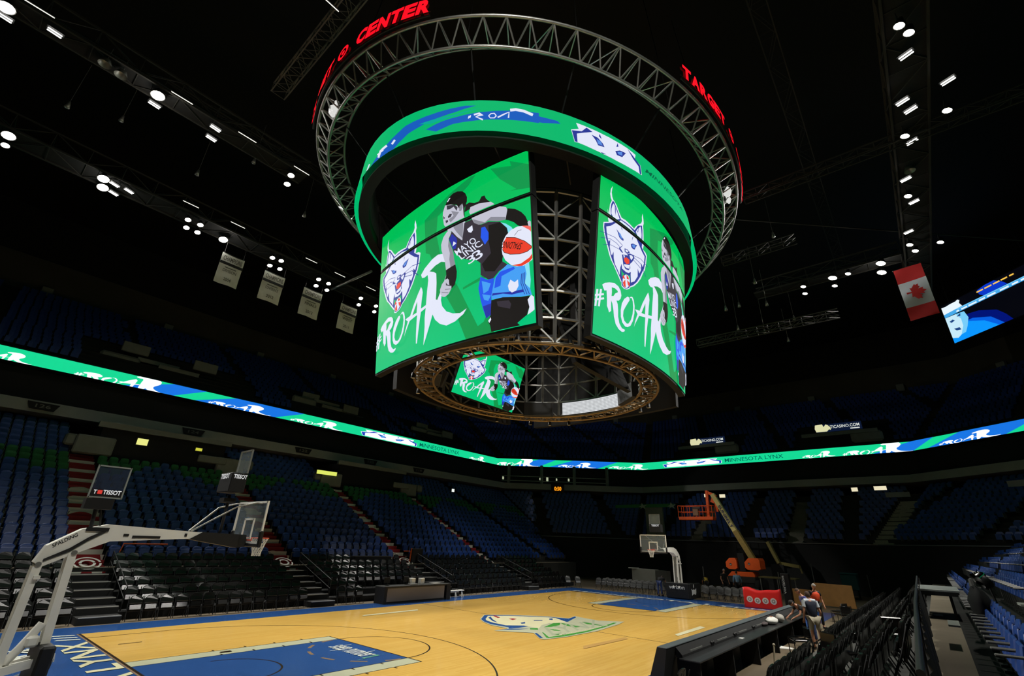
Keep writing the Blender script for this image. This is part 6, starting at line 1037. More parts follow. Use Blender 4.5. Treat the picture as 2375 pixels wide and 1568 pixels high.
# dull banners on the far end stand
t=thing('green_banner',(33.6,9,7.3),'dim green banner with white star marks low on the far end stand','banner')
GB=mat('banner_green',(40,120,60),.8)
def farbox(p0,p1,z0,z1,m,nm,tt): 
    mb=MB(); p0=Vector(p0);p1=Vector(p1); d=p1-p0; c=(p0+p1)/2; mb.box((c.x,c.y,(z0+z1)/2),(d.length,.05,z1-z0),rz=math.atan2(d.y,d.x)); return mb.build(nm,m,tt)
farbox((33.7,13.5),(33.7,6.4),7.35,7.7,GB,'cloth_strip',t)
for y in(10.0,6.6): 
    mb=MB(); mb.prism([(-.5,-.1),(-.2,.05),(-.1,.5),(.1,.1),(.5,.2),(.2,-.1),(.3,-.5),(0,-.2),(-.35,-.45),(-.2,-.15)],lambda a,b_,q:(33.62-q,y-a,7.5+b_*.7),.02); mb.build('star_mark',mat('mark_white',(150,165,150),.8),t)
t=thing('end_column',(33.7,7.8,4),'pale column rising behind the far basket backboard','column'); MB().box((33.9,8.8,5.8),(.3,2.0,3.2)).build('column_face',mat('column_grey',(110,118,108),.85,var=.1),t)
for i,(y,x) in enumerate(((-13.1,35.4),(-20.3,29.5))):
    t=thing('plank_sign',(x,y,8),'dull grey sign panel with faint lettering in the far right stand, %s'%['left','right'][i],'sign',rz=0)
    mb=MB(); mb.box((x,y,8.15),(.06,1.7,.42),rz=-.5*i); mb.build('sign_panel',mat('dull_sign',(120,125,125),.8),t)
# ---------------- floodlight fixtures hanging from the catwalks
FLOOD={'left':[(-18.52,18.19),(-18.36,19.18),(-13.99,18.48),(-13.76,19.54),(-13.27,18.42),(-13.09,19.51),(-11.63,18.97),(-8.41,18.44),(-7.81,18.31),(-8.03,19.69),(-7.32,19.55),(-4.65,18.53),(-3.79,18.5),(-4.23,19.68),(-3.3,19.61),(-.74,18.51),(-.16,19.71),(.91,18.66),(1.48,19.72),(-22.53,18.21),(-22.56,19.3)],
'inner':[(-18.29,8.91),(-11.75,8.95),(-11.54,9.83),(-23.43,9.04)],
'right':[(-.98,-18.12),(-.42,-18.4),(5.72,-18.06),(11.07,-18.01),(16.9,-17.91),(17.96,-18.17),(17.7,-19.45),(5.06,-19.61)],
'end':[(18.44,-16.27),(19.89,-16.23),(18.73,-13.36),(20.11,-13.32),(18.69,-14.32),(18.87,-11.42),(20.14,-11.32)]}
BIG={(-18.52,18.19),(-18.36,19.18),(-18.29,8.91),(-11.63,18.97),(18.44,-16.27),(19.89,-16.23),(-22.53,18.21),(-23.43,9.04),(18.73,-13.36)}
def flood_parts(big):
    R_=.27 if big else .17; a=MB(); a.lathe((0,0,0),[(.001,.38),(R_*.5,.36),(R_*.95,.12),(R_,0),(R_*1.08,-.02)],14); b_=MB(); b_.lathe((0,0,0),[(.001,-.005),(R_*.97,-.005)],14,smooth=False)
    c_=MB(); c_.tube([(-R_-.03,0,.05),(-R_-.03,0,.5),(R_+.03,0,.5),(R_+.03,0,.05)],.015,5); return a.mesh('reflector_shell',BLK),b_.mesh('lens',LAMP),c_.mesh('yoke',BLK)
FP={b:flood_parts(b) for b in(True,False)}
rown={'left':'of the long row above the championship banners','inner':'of the row nearer the court on the left','right':'of the column at the upper right','end':'of the group left of the red and white flag'}
for rw,l in FLOOD.items():
    l2=sorted(l,key=lambda q:(q[0],q[1]))
    for i,q in enumerate(l2):
        t=thing('floodlight',(q[0],q[1],22.0),'%s floodlight, %s %s'%('large glaring' if q in BIG else 'small bright',ORD[i],rown[rw]),'light','catwalk floodlights')
        aim=(Vector((q[0]*.6,0,0))-Vector((q[0],q[1],22))).to_track_quat('-Z','Y').to_euler()
        for n,me in zip(('reflector_shell','lens','yoke'),FP[q in BIG]):
            o=obj(n,me,t)
            o.rotation_euler=(aim.x*.5,aim.y*.5,aim.z) if n!='yoke' else (0,0,0)
TUBES=[(-17.97,18.36,0),(-17.81,19.39,0),(-17.26,18.36,0),(-18.23,9.72,1),(-15.79,8.88,1),(-15.68,9.77,1),(-23.44,9.7,1),(-22.0,8.89,1),(.71,-18.29,2),(3.33,-18.07,2),(4.09,-18.34,2),(6.43,-18.32,2),(11.97,-18.27,2),(9.45,-17.98,2),(15.28,-17.92,2),(3.24,-19.63,2)]
tm=MB(); tm.tube([(-.23,.07,0),(.23,.07,0)],.024,8); tme=[tm.mesh('lamp_tube',TUBEM)]; tm=MB(); tm.tube([(-.23,-.07,0),(.23,-.07,0)],.024,8); tme.append(tm.mesh('lamp_tube',TUBEM)); tm=MB(); tm.box((0,0,.09),(.56,.3,.06)); tmh=tm.mesh('reflector_tray',BLK)
for i,(x,y,g_) in enumerate(TUBES):
    t=thing('twin_tube_light',(x,y,22.05),'twin tube work light, %s from the near end %s'%(ORD[[0,1,2,0,1,2,3,4,0,1,2,3,5,4,6,7][i]],['in the outer left row','in the inner left row','in the upper right column'][g_]),'light','twin tube work lights',rz=[.35,.1,1.2][g_]); obj('lamp_tube',tme[0],t); obj('lamp_tube',tme[1],t); obj('reflector_tray',tmh,t)
thin=[(-14.41,16.7),(-11.65,16.52),(-22.57,8.14),(-14.5,8.2),(-11.52,8.21),(-6.36,16.56),(-3.91,16.65),(-1.11,16.52),(-17.5,8.24),(-15.42,-1.27)]
tm=MB(); tm.tube([(-.45,0,0),(.45,0,0)],.018,6); th1=tm.mesh('tube',mat('thin_tube_lit',(255,250,235),emit=1.5,sampling='NONE')); tm=MB(); tm.box((0,0,.05),(.95,.06,.05)); th2=tm.mesh('channel',BLK)
for i,(x,y) in enumerate(thin):
    t=thing('strip_light',(x,y,22.1),'thin single strip light on the catwalk rail, %s'%['above the left pair of four floodlights','above the first banner','in the top left corner','between the two mid left pairs','near the upper pair by the ring','over the second banner','over the third banner','over the fourth banner','right of the big inner floodlight','by the hanging truss at the top'][i],'light','catwalk strip lights'); obj('tube',th1,t); obj('channel',th2,t)
# dim hung reflector drums
for i,(x,y,z) in enumerate(((-20.3,8.9,22),(-19.7,9.0,22),(9.0,-18.2,22.2))):
    mb=MB(); mb.lathe((x,y,z),[(.001,.3),(.15,.25),(.24,0),(.25,-.03)],14); mb.tube([(x,y,z+.3),(x,y,z+1)],.015,5); tag(mb.build('unlit_floodlight',STEEL),'unlit round floodlight, %s'%['left of the dim pair in the upper left','right of the dim pair in the upper left','dark one in the upper right column'][i],'light')
# catwalks
def truss_beam(mb,p,q,w_=.6,h=.7,st=.8,r=.03,chord=.045):
    p=Vector(p);q=Vector(q);d=(q-p).normalized(); s_=d.cross(V(0,0,1)).normalized()*w_/2; u=V(0,0,h/2); L=(q-p).length; n=max(2,int(L/st))
    cs=[(s_+u),(s_-u),(-s_+u),(-s_-u)]
    for c in cs: mb.bar(p+c,q+c,chord*2)
    for i in range(n):
        a=p+d*(L*i/n);b_=p+d*(L*(i+1)/n)
        for c0,c1 in((0,1),(2,3),(1,3),(0,2)):
            mb.bar(a+cs[c0],b_+cs[c1],r*1.3) if i%2==0 else mb.bar(a+cs[c1],b_+cs[c0],r*1.3)
            mb.bar(a+cs[c0],a+cs[c1],r)
DT=mat('dark_truss',(52,50,46),.6,.2,var=.2,vscale=2)
for i,(p,q,w_,l) in enumerate((((-34,18.9,22.9),(26,18.9,22.9),1.6,'long catwalk truss carrying the outer left floodlights'),((-34,9.2,22.9),(-11,9.2,22.9),1.0,'catwalk truss carrying the inner left lights'),((-8,-18.4,23.0),(30,-18.4,23.0),1.4,'catwalk truss carrying the upper right lights'),((19.4,-17.5,23.0),(19.4,-8,23.0),1.2,'short catwalk over the far floodlight group'))):
    t=thing('catwalk',p,l,'catwalk'); mb=MB(); truss_beam(mb,p,q,w_,1.0,1.6,.03); mb.build('truss',DT,t); c=(Vector(p)+Vector(q))/2; dd=Vector(q)-Vector(p); MB().box((c.x,c.y,c.z-.42),(abs(dd.x)+.1 if abs(dd.x)>1 else w_,abs(dd.y)+.1 if abs(dd.y)>1 else w_,.05)).build('deck',mat('deck_dark',(16,16,15),.8,var=.3),t)
for i,(p,q,w_,l) in enumerate((((-14.1,7.0,25),(-14.4,-9,25),.7,'grey box truss hanging at the upper left beside the red sign'),((6.1,-10.6,22.3),(6.3,-26,22.3),.5,'dim truss running to the upper right edge'),((11.7,-7.6,22),(11.76,-12.2,22),.5,'short dim truss right of the ring'),((16.1,-3.8,18.1),(16.3,-13.2,18.1),.5,'low dim truss right below the far lights'),((-18,14.6,28),(30,14.6,28),.8,'dark roof truss high over the court'),((-18,-14,29),(30,-14,29),.8,'dark roof truss over the near half'))):
    mb=MB(); truss_beam(mb,p,q,w_,.5 if i else .6,.7 if i<4 else 2,.022,.03); tag(mb.build('hanging_truss',DT if i else mat('truss_mid',(120,116,108),.5,.5)),l,'truss')
for i,(p,q) in enumerate((((9,-8,24),(30,-30,24)),((-2.9,19.7,22.3),(-2.8,14,22.0)))):
    mb=MB(); mb.tube([p,q],.05 if not i else .1,6); tag(mb.build('hanging_pipe',STEEL if i else DT),['thin dark pipe crossing the upper right','bright grey pipe beside the third group of floodlights'][i],'pipe')
# small horn speakers / pendants hung in the dark
rnd=random.Random(11); pend=[(-15,14.5,23),(-13,12,24),(-19,14,23.5),(-9,13,23),(-21,14.5,23),(14,-9,21),(15,-7.5,20),(17,-9,20.5),(13,-7,19),(18,-6.5,19.5),(20,-8,19.5),(12,-11,23),(22,-10,21),(24,-9,20)]
for i,(x,y,z) in enumerate(pend):
    mb=MB(); mb.lathe((x,y,z),[(.001,.2),(.05,.2),(.08,0),(.12,-.2),(.001,-.2)],8); mb.tube([(x,y,z+.2),(x,y,z+3)],.01,4); tag(mb.build('pendant_horn',STEEL),'dim pendant in the dark roof %s, %s of its cluster'%('left of the scoreboard' if x<0 else 'right of the ring truss',ORD[i if i<5 else i-5]),'pendant','dim pendants under the roof')
# ---------------- championship banners
BW=mat('banner_white',(205,205,198),.8,var=.06,vscale=2); BB=mat('banner_black',(28,30,32),.8); BG=mat('banner_grey_ink',(92,92,84),.8)
bx=[((-11.4,-9.93),'CHAMPIONS','DIVISION','2004'),((-8.48,-6.95),'CHAMPIONS','CONFERENCE','2012'),((-5.42,-3.86),'CHAMPIONS','FINALS','2013'),((-2.15,-.62),'CHAMPIONS','WEST','2011')]
for i,((x0,x1),a,b_,c) in enumerate(bx):
    t=thing('hanging_banner',(x0,19,21.1),'white championship banner hanging below the floodlights, %s from the left'%ORD[i],'banner','championship banners'); n=10; mb=MB(); xx=lambda u:x0+(x1-x0)*u; yv=lambda u,v:19+.05*math.sin(u*7+i)*(1-v)+.03*math.sin(v*5)
    vs=[(xx(p/n),yv(p/n,q/6),18.8+2.3*q/6-(.04*math.sin(PI*p/n) if q==6 else 0)) for q in range(7) for p in range(n+1)]; vs2=[(a_,b2+.02,c2) for a_,b2,c2 in vs]; m_=len(vs)
    fs=[(q*(n+1)+p,q*(n+1)+p+1,(q+1)*(n+1)+p+1,(q+1)*(n+1)+p) for q in range(6) for p in range(n)]; mb.add(vs+vs2,fs+[tuple(m_+k for k in f[::-1]) for f in fs],0,True); mb.build('cloth',BW,t)
    MB().box(((x0+x1)/2,18.93,20.35),(x1-x0+.02,.02,.2)).build('black_stripe',BB,t)
    mb=MB(); w_=x1-x0; text_mb(mb,a,(x0+.12,18.9,20.55),(w_-.24,0,.0),(0,0,.34),wt=2); text_mb(mb,b_,(x0+.3,18.9,19.7),(w_-.6,0,0),(0,0,.22),wt=1.5); text_mb(mb,c,(x0+.5,18.9,19.05),(w_-1.0,0,0),(0,0,.24),wt=1.5); mb.box(((x0+x1)/2,18.92,20.06),(w_*.5,.01,.06)); mb.build('lettering',BG,t)
    mb=MB(); mb.tube([(x0,19,21.12),(x1,19,21.12)],.025,6); mb.tube([(x0+.1,19,21.12),(x0+.1,19,22.4)],.01,4); mb.tube([(x1-.1,19,21.12),(x1-.1,19,22.4)],.01,4); mb.build('hanging_bar',BLK,t)
# ---------------- flag
t=thing('hanging_flag',(19,-17.6,21.5),'red and white flag with a maple leaf hanging in the dark at the right','flag')
def flag_pt(y,z): return (19+.06*math.sin(z*3+y*2),y,z)
def strip_(z0,z1,m,nm):
    mb=MB(); n=10; vs=[];
    for j in range(n+1):
        for i in range(9): y=-16.8-1.52*i/8+.0; z=z0+(z1-z0)*j/n+ (i/8)*.15; vs.append(flag_pt(y,z))
    m_=len(vs); vs2=[(a+.02,b_,c) for a,b_,c in vs]; fs=[(j*9+i,j*9+i+1,(j+1)*9+i+1,(j+1)*9+i) for j in range(n) for i in range(8)]
    mb.add(vs+vs2,fs+[tuple(m_+k for k in f[::-1]) for f in fs],0,True); mb.build(nm,m,t)
FR=mat('flag_red',(190,30,36),.8)
strip_(17.55,18.5,FR,'red_band'); strip_(18.5,20.35,mat('flag_white',(190,200,215),.8),'white_band'); strip_(20.35,21.4,FR,'red_band')
leaf=[(0,.5),(.09,.33),(.19,.38),(.15,.13),(.27,.25),(.3,.18),(.44,.2),(.39,.06),(.46,.02),(.25,-.16),(.28,-.25),(.04,-.2),(.05,-.45),(-.05,-.45),(-.04,-.2),(-.28,-.25),(-.25,-.16),(-.46,.02),(-.39,.06),(-.44,.2),(-.3,.18),(-.27,.25),(-.15,.13),(-.19,.38),(-.09,.33)]
mb=MB(); mb.prism([(b_,a) for a,b_ in leaf],lambda a,b_,q:(18.9-q,-17.57-a*1.1,19.5+b_*1.25),.01); mb.build('maple_leaf',FR,t)
mb=MB(); mb.tube([(19,-16.75,21.42),(19,-18.4,21.6)],.03,6); mb.tube([(19,-17.5,21.5),(19,-17.5,22.6)],.012,4); mb.build('hanging_bar',BLK,t)
# ---------------- blue corner screen
bs=thing('corner_screen',(46,-21.4,24.3),'tilted looking bright blue video screen at the right edge of the picture','screen')
BC={k:mat('bs_'+k,c,emit=1,sampling='NONE') for k,c in {'k':(3,4,12),'sky':(10,150,255),'mid':(5,95,225),'deep':(0,18,120),'strip':(70,170,235),'pale':(200,235,250),'pale2':(120,205,250),'y':(255,200,80),'w':(235,248,255),'cl':(8,55,200),'dk':(30,70,130)}.items()}
F_=lambda c,q:(c,q,tri_poly(q))
its=[F_('k',[(0,24.3),(10,24.3),(10,28.7),(0,28.7)]),F_('deep',[(1.5,26.4),(2.38,26.67),(3.47,26.5),(5.01,25.8),(5.61,25.04),(6.0,24.3),(1.5,24.3)]),F_('mid',[(1.2,26.0),(2.64,26.05),(4.28,25.4),(5.2,24.3),(1,24.3)]),F_('sky',[(.0,25.6),(2.2,25.9),(3.6,25.3),(4.7,24.3),(0,24.3)]),
 F_('cl',[(4.02,28.5),(4.9,28.68),(5.79,28.67),(6.4,28.2),(6.77,27.74),(4.54,27.64),(4.1,28.0)]),F_('pale',[(0,24.9),(0,27.26),(1.2,27.2),(1.6,26.6),(1.5,25.6),(1.0,24.9),(.6,24.7)]),F_('pale2',[(1.2,27.2),(2.1,27.1),(2.3,26.3),(1.9,25.5),(1.53,24.97),(1.0,24.9),(1.5,25.7),(1.55,26.5)]),
 F_('strip',[(0,27.28),(10,27.28),(10,27.66),(0,27.74)]),F_('pale2',[(1.5,27.6),(10,27.6),(10,27.66),(1.5,27.7)]),F_('w',[(0,28.5),(.5,28.45),(1.0,28.5),(1.7,28.5),(1.9,28.6),(2.11,28.44),(1.95,28.16),(2.15,27.74),(0,27.66)]),F_('dk',[(.3,26.7),(.7,26.8),(.9,26.6),(.5,26.5)]),F_('dk',[(1.2,26.9),(1.7,27.1),(1.6,26.8)]),F_('dk',[(.5,25.8),(1.1,25.7),(1.2,25.4),(.7,25.5)])]
for a,b_ in((3.95,4.62),(4.77,5.48),(5.64,6.27),(6.38,6.99),(7.19,7.6)): its.append(F_('y',[(a,28.26),(b_,28.26),(b_,28.4),(a,28.4)]))
for a,b_ in((1.4,1.7),(1.96,2.6),(2.75,3.62),(3.85,4.49),(4.71,5.55),(5.97,6.8),(7.1,7.67),(7.9,8.6)): its.append(F_('w',[(a,27.34),(b_,27.34),(b_,27.5),(a,27.5)]))
layered('picture',its,BC,[],lambda u,v,h:V(46-.731*u-.682*h,-21.4-.682*u+.731*h,v),(0,10,24.3,28.7),bs,step=.002)
mb=MB(); mb.box((46-3.655+.12,-21.4-3.41-.13,26.5),(10.2,.25,4.6),rz=math.atan2(-.682,-.731)); mb.build('screen_case',BLKM,bs)
mb=MB()
for q in(1,9): mb.tube([(46-.731*q,-21.4-.682*q,28.7),(46-.731*q,-21.4-.682*q,33)],.06,6)
mb.build('hanger',BLK,bs)
# ---------------- boom lift
OR=mat('lift_orange',(248,96,26),.45,var=.06); CR=mat('lift_cream',(215,198,125),.5,var=.1,vscale=1); TY=mat('tyre',(20,20,20),.9)
bl=thing('boom_lift',(28,-1.4,0),'orange boom lift with raised cage at the far end of the court','lift')
X=28.
MB().box((X+.6,-1.3,.95),(2.6,2.2,.5),bev=.05).build('chassis',mat('lift_dark',(40,36,32),.6),bl)
for sy in(-1,1):
    for sx_ in(-1,1): mb=MB(); mb.lathe((X+.6+sx_*1.1,-1.3+sy*1.2,.5),[(.001,-.18),(.45,-.18),(.5,-.1),(.5,.1),(.45,.18),(.001,.18)],18,M=Matrix.Rotation(PI/2,3,'X')); mb.build('wheel',TY,bl)
def hood(y0,y1,z0,z1,n):
    mb=MB(); mb.prism([(y0,z0+.15),(y0,z1-.35),(y0-.35,z1),(y1+.1,z1),(y1,z1-.2),(y1,z0+.1),(y1+.2,z0),(y0-.2,z0)],lambda a,b_,q:(X-.4+q,a,b_),1.7); mb.build('engine_hood',OR,bl)
hood(-.1,-1.0,1.72,2.6,0); hood(-1.65,-2.85,1.72,2.65,1); hood(-.15,-2.3,.75,1.55,2)
for y,z in((-.5,2.1),(-2.0,2.2)): mb=MB(); mb.lathe((X-.42,y,z),[(.001,0),(.09,0),(.09,.02)],10,M=Matrix.Rotation(-PI/2,3,'Y')); mb.build('badge',STEEL,bl)
MB().box((X+.4,-1.35,2.3),(1.2,.5,1.4)).build('turret',BLKM,bl)
mb=MB(); mb.bar((X,-2.25,2.55),(X,.35,7.95),.36,.5,upv=(1,0,0)); mb.build('main_boom',CR,bl)
mb=MB(); mb.bar((X-.02,-2.4,2.35),(X-.02,-1.2,4.8),.42,.6,upv=(1,0,0)); mb.build('boom_sleeve',mat('sleeve',(150,125,60),.55,var=.2),bl)
mb=MB(); d=(Vector((X,.35,7.95))-Vector((X,-2.25,2.55))).normalized(); nr_=Vector((0,d.z,-d.y)); p0=Vector((X-.3,-.15,6.95))
text_mb(mb,'SUNBELT',p0+nr_*.12,-d*2.1,-nr_*.24,wt=1.5); mb.build('boom_lettering',mat('letter_navy',(40,45,90),.5),bl)
mb=MB(); mb.bar((X,.15,7.9),(X,.45,7.2),.3,.35); mb.bar((X,.85,8.3),(X,.95,5.9),.22,.3); mb.bar((X,.35,7.9),(X,.9,8.2),.2,.25); mb.bar((X,.2,7.6),(X,.1,6.4),.18,.2); mb.build('jib',OR,bl)
cg_=MB(); y0,y1=3.6,.45; z0,z1=5.85,6.95
for x_ in(X-.5,X+.4):
    for z in(z0+.1,z0+.55,z1): cg_.tube([(x_,y0,z),(x_,y1,z)],.03,6)
    for y in(y0,y0-.55,y0-1.1,y0-1.7,y0-2.3,y1): cg_.tube([(x_,y,z0),(x_,y,z1)],.028,6)
for y in(y0,y1):
    for z in(z0+.55,z1): cg_.tube([(X-.5,y,z),(X+.4,y,z)],.03,6)
cg_.box((X-.05,(y0+y1)/2,z0-.02),(.95,y0-y1,.28),bev=.03); cg_.build('cage',OR,bl)
MB().box((X-.45,1.95,6.35),(.25,.5,.6),bev=.03).build('control_box',mat('ctrl_grey',(150,110,85),.6),bl)
MB().box((X-.4,1.85,6.75),(.3,.75,.2),bev=.03).build('control_cover',mat('ctrl_dark',(70,60,60),.6),bl)
t=thing('olive_mast',(30.3,-3.4,0),'olive mast and horizontal arm of a second machine right of the orange lift','mast'); mb=MB(); mb.bar((30.3,-3.15,4.0),(30.3,-3.75,2.3),.6,.25); mb.bar((30.3,-3.6,2.35),(30.3,-5.3,2.1),.25,.25); mb.bar((30.3,-5.3,2.2),(30.3,-5.4,1.6),.12); mb.build('arm',mat('olive',(105,95,40),.6,var=.2),t); MB().box((30.6,-3.6,1.1),(1.0,1.0,2.2)).build('mast_base',BLKM,t)
# ---------------- people
def blend(a,b,t): return tuple(a[i]+(b[i]-a[i])*t for i in range(3))
HAIRS={}
def person(loc,rz,J,look,label,scale=1.0):
    """J: joint dict in metres, body faces -y locally"""
    t=thing('person',loc,label,'person',rz=rz)
    K=lambda n:Vector(J[n])*scale
    sk=mat('skin_'+look['skin'],{'a':(188,132,102),'b':(176,120,88)}[look['skin']],.55)
    v=[];e=[];r=[]
    def add(p,rad,par=None): v.append(tuple(p)); r.append(rad*scale); 
    idx={}
    def node(n,p,rad,par=None):
        idx[n]=len(v); v.append(tuple(p)); r.append((rad*scale,rad*scale) if not isinstance(rad,tuple) else (rad[0]*scale,rad[1]*scale))
        if par is not None: e.append((idx[par],idx[n]))
    node('pel',K('pelvis'),.115); node('wst',K('pelvis').lerp(K('chest'),.5),.1,'pel'); node('chs',K('chest'),.125,'wst'); node('nkb',K('neck'),.06,'chs'); node('nck',K('neck').lerp(K('head'),.45),.05,'nkb'); node('hdb',K('neck').lerp(K('head'),.75),.065,'nck')
    for s in 'LR':
        node('sh'+s,K('sh'+s),.062,'chs'); node('ua'+s,K('sh'+s).lerp(K('el'+s),.5),.045,'sh'+s); node('el'+s,K('el'+s),.038,'ua'+s); node('fa'+s,K('el'+s).lerp(K('wr'+s),.4),.037,'el'+s); node('wr'+s,K('wr'+s),.026,'fa'+s)
        d=(K('wr'+s)-K('el'+s)).normalized(); node('pm'+s,K('wr'+s)+d*.055*scale,.03,'wr'+s); side=d.cross(Vector((0,0,1))); side=side.normalized() if side.length>.1 else Vector((1,0,0)); dn=side.cross(d)
        sd=1 if s=='L' else -1
        for q in range(4):
            b_=K('wr'+s)+d*.085*scale+side*(q-1.5)*.021*scale; L=[.068,.08,.076,.06][q]*scale
            node('f%d'%q+s,b_,.0095,'pm'+s); node('g%d'%q+s,b_+d*L*.5-dn*.012*scale,.0085,'f%d'%q+s); node('h%d'%q+s,b_+d*L*.8-dn*.035*scale,.0075,'g%d'%q+s)
        tb=K('wr'+s)+d*.035*scale+side*sd*.03*scale; node('t0'+s,tb,.011,'pm'+s); node('t1'+s,tb+d*.035*scale+side*sd*.022*scale-dn*.015*scale,.0095,'t0'+s)
        node('hp'+s,K('hp'+s),.088,'pel'); node('th'+s,K('hp'+s).lerp(K('kn'+s),.5),.075,'hp'+s); node('kn'+s,K('kn'+s),.054,'th'+s); node('cf'+s,K('kn'+s).lerp(K('an'+s),.35),.055,'kn'+s); node('an'+s,K('an'+s),.038,'cf'+s); node('to'+s,K('to'+s),.035,'an'+s)
    skin('body',v,e,r,sk,t,1)
    # head with face
    h=K('head'); fwd=Vector(J['look']).normalized(); upv=(h-K('neck')).normalized(); rgt=fwd.cross(upv).normalized(); upv=rgt.cross(fwd); M=Matrix((rgt,fwd,upv)).transposed()
    mb=MB(); mb.ball((0,0,0),.1*scale,n=14,m=10,sc=(.78,.96,1.15)); hv=[]
    for p in mb.v:
        x,y,z=p; 
        if z<-.03*scale and y>0: x*=.86; y*=1.02
        hv.append(M@Vector((x,y,z))+h)
    mb.v=hv
    L=lambda x,y,z:M@(Vector((x,y,z))*scale)+h
    mb.prism([(-.012,-.02),(.012,-.02),(.006,.03),(-.006,.03)],lambda a,b_,q:L(a,.088+q*(1-(b_+.02)/.06),b_-.005),.024)
    for s in(-1,1): mb.ball(L(s*.08,.0,0),.022*scale,n=6,m=5,sc=(.5,1,1.3))
    mb.build('head',sk,t,True)
    mb=MB()
    for s in(-1,1): mb.ball(L(s*.03,.086,.018),.012*scale,n=6,m=4)
    mb.ball(L(0,.088,-.05),.02*scale,n=6,m=4,sc=(1,.3,.3)); mb.build('facial_feature',mat('eye_dark',(60,35,30),.5),t,True)
    if look.get('hair'):
        mb=MB(); mb.ball((0,0,0),.107*scale,n=14,m=10,sc=(.82,.98,1.12)); keepf=[]
        mb.v=[M@Vector(p)+h for p in mb.v]; M2=M.inverted()
        fs=[]
        for f in mb.f:
            c=sum((Vector(mb.v[i]) for i in f),Vector())/len(f); l=M2@(c-h)
            if (l.z>.045*scale) or (l.y<-.01*scale and l.z>-.06*scale): fs.append(f)
        mb.f=fs; mb.m=[0]*len(fs); mb.sm=[True]*len(fs); mb.build('hair',mat('hair_'+look['hair'],{'dark':(28,22,18),'brown':(70,48,32),'grey':(150,145,138)}[look['hair']],.8),t,True)
    # clothes: shells over the same joints
    def shell(nm,chain,m):
        vv=[];ee=[];rr=[];ii={}
        for n,p,rad,par in chain:
            ii[n]=len(vv); vv.append(tuple(p)); rr.append((rad*scale,rad*scale)); 
            if par: ee.append((ii[par],ii[n]))
        skin(nm,vv,ee,rr,m,t,1)
    sl=look.get('sleeve',.55)
    ch=[('p',K('pelvis').lerp(K('chest'),-.12),.165,None),('w',K('pelvis').lerp(K('chest'),.5),.15,'p'),('c',K('chest'),.165,'w'),('n',K('neck')*.55+K('chest')*.45,.1,'c')]
    for s in 'LR': ch+=[('s'+s,K('sh'+s),.082,'c'),('u'+s,K('sh'+s).lerp(K('el'+s),min(sl,1)),.062,'s'+s)]+([('f'+s,K('el'+s).lerp(K('wr'+s),.85),.045,'u'+s)] if sl>=1 else [])
    shell('shirt',ch,look['shirt'])
    if look.get('yoke'):
        mb=MB()
        for s in 'LR': mb.tube([K('sh'+s)+Vector((0,0,.05))*scale,K('sh'+s).lerp(K('el'+s),.5)],[.075*scale,.07*scale],8)
        mb.tube([K('shL')+Vector((0,0,.05)),K('neck')+Vector((0,0,-.02)),K('shR')+Vector((0,0,.05))],[.06*scale,.07*scale,.06*scale],8); mb.build('shoulder_panel',look['yoke'],t,True)
    if look.get('vest'): shell('vest',[('p',K('pelvis').lerp(K('chest'),.1),.17,None),('m',K('pelvis').lerp(K('chest'),.6),.175,'p'),('c',K('chest')*1.0,.18,'m'),('n',K('neck'),.13,'c'),('l',K('shL').lerp(K('neck'),.25),.1,'c'),('r',K('shR').lerp(K('neck'),.25),.1,'c')],look['vest'])
    tl=look.get('leg',1); ch=[('p',K('pelvis')+Vector((0,0,.01)),.155,None)]
    for s in 'LR': ch+=[('h'+s,K('hp'+s),.102,'p'),('k'+s,K('hp'+s).lerp(K('kn'+s),1 if tl>=1 else .9),.075,'h'+s)]+([('a'+s,K('kn'+s).lerp(K('an'+s),.93),.058,'k'+s)] if tl>=1 else [])
    shell('trousers',ch,look['pants'])
    mb=MB()
    for s in 'LR': mb.bar(K('an'+s)-Vector((0,0,.03))*scale,K('to'+s),.1*scale,.08*scale)
    mb.build('shoe',BLK,t,True)
    return t
def stand(lean=0,arms='down',sit=False,twist=0):
    # local: faces +y
    c,s_=math.cos(lean),math.sin(lean); hip=.92
    rt_=lambda x,y,z:(x,y*c+(z-hip)*s_,hip+(z-hip)*c-y*s_)
    J={'pelvis':(0,0,.95),'chest':rt_(0,0,1.32),'neck':rt_(0,.02,1.5),'head':rt_(0,.05,1.66),'shL':rt_(-.19,0,1.42),'shR':rt_(.19,0,1.42),'hpL':(-.1,0,.9),'hpR':(.1,0,.9),'knL':(-.12,.03,.5),'knR':(.13,.02,.5),'anL':(-.13,0,.09),'anR':(.14,-.03,.09),'toL':(-.14,.17,.04),'toR':(.16,.15,.04),'look':(0,1,-.1)}
    if arms=='down': J.update(elL=(-.27,.0,1.13),wrL=(-.27,.12,.9),elR=(.27,.0,1.13),wrR=(.26,.12,.9))
    if arms=='work': 
        for n,x in(('L',-1),('R',1)):
            sh=J['sh'+n]; J['el'+n]=(x*.27,sh[1]+.12,sh[2]-.26); J['wr'+n]=(x*.2,sh[1]+.34,sh[2]-.38)
    return J
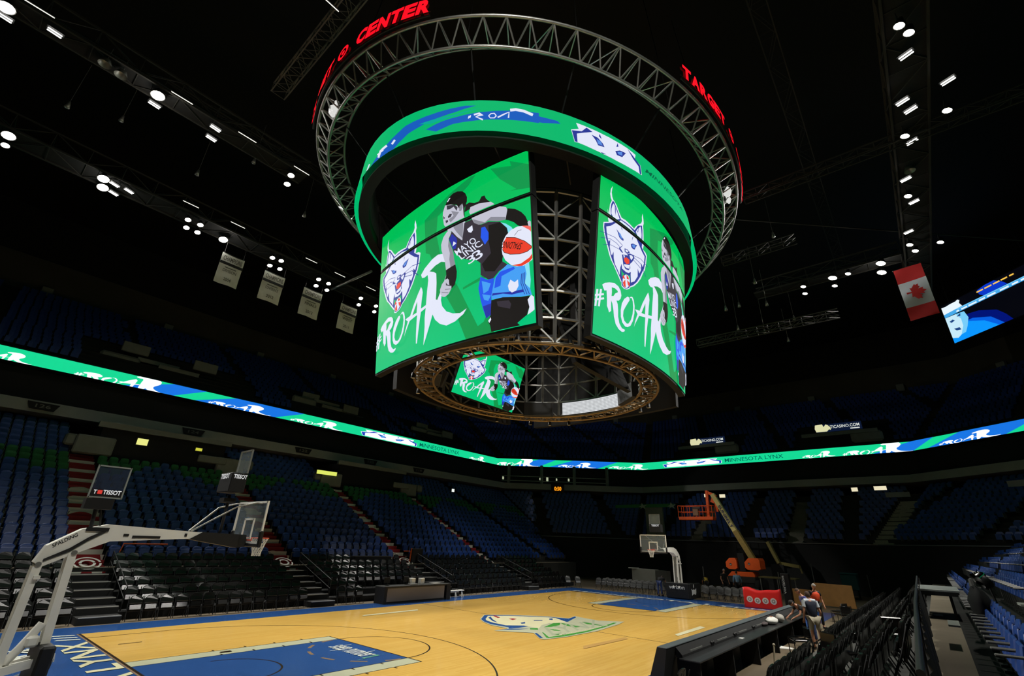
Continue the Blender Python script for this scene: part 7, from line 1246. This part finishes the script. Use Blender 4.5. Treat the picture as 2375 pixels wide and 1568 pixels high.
BKS=mat('shirt_black',(20,20,22),.85); JEAN=mat('jeans',(52,66,108),.85,var=.12,vscale=8); PUR=mat('shirt_periwinkle',(84,88,150),.85); NV=mat('polo_navy',(18,24,44),.85); KH=mat('shorts_khaki',(170,160,138),.85); VE=mat('vest_orange',(240,80,35),.7); WSH=mat('panel_white',(210,215,222),.8)
J=stand(.95,'work'); J['look']=(0,.5,-.8)
person((4.7,-10.0,0),.7,J,{'skin':'a','hair':'dark','shirt':BKS,'pants':JEAN},'person in black T-shirt with dark hair bending over the press table, arms reaching down',1.02)
J=stand(.4,'down'); J['look']=(-.3,.9,-.4)
person((6.3,-9.75,0),.5,J,{'skin':'a','hair':'brown','shirt':PUR,'pants':JEAN},'person in periwinkle blue shirt and jeans standing behind the one in black',1.05)
J=stand(.12,'down')
person((3.3,-10.35,0),-1.0,J,{'skin':'a','hair':'brown','shirt':NV,'yoke':WSH,'pants':KH,'leg':.9},'person in navy polo with white shoulders and khaki shorts, back to camera',1.05)
J=stand(.05,'down')
person((9.4,-9.5,0),2.2,J,{'skin':'a','hair':'grey','shirt':BKS,'vest':VE,'pants':BKS},'person in bright orange vest facing the camera before the plywood',1.05)
J=stand(.05,'down')
person((22.6,-1.35,0),2.4,J,{'skin':'a','hair':'grey','shirt':BKS,'pants':BKS},'grey-haired person in black shirt standing left of the orange lift',1.05)
person((22.6,-2.3,0),-1.2,J,{'skin':'a','hair':'brown','shirt':mat('shirt_lightblue',(125,160,190),.85),'sleeve':1,'pants':BKS},'person in light blue shirt in front of the orange lift hoods',1.0)
J=stand(1.1,'work'); J['look']=(0,.6,-.7)
person((17.2,1.6,0),-1.5,J,{'skin':'b','hair':'dark','shirt':BKS,'pants':JEAN},'person in dark shirt and jeans bending beside the far basket base',1.0)
J=stand(.9,'work')
person((22.8,.1,0),-1.0,J,{'skin':'a','hair':'dark','shirt':mat('shirt_dark2',(40,38,30),.85),'vest':mat('vest_yellow',(200,170,60),.8),'pants':BKS},'person in dark clothes with yellow strap crouching left of the grey-haired person',.85)
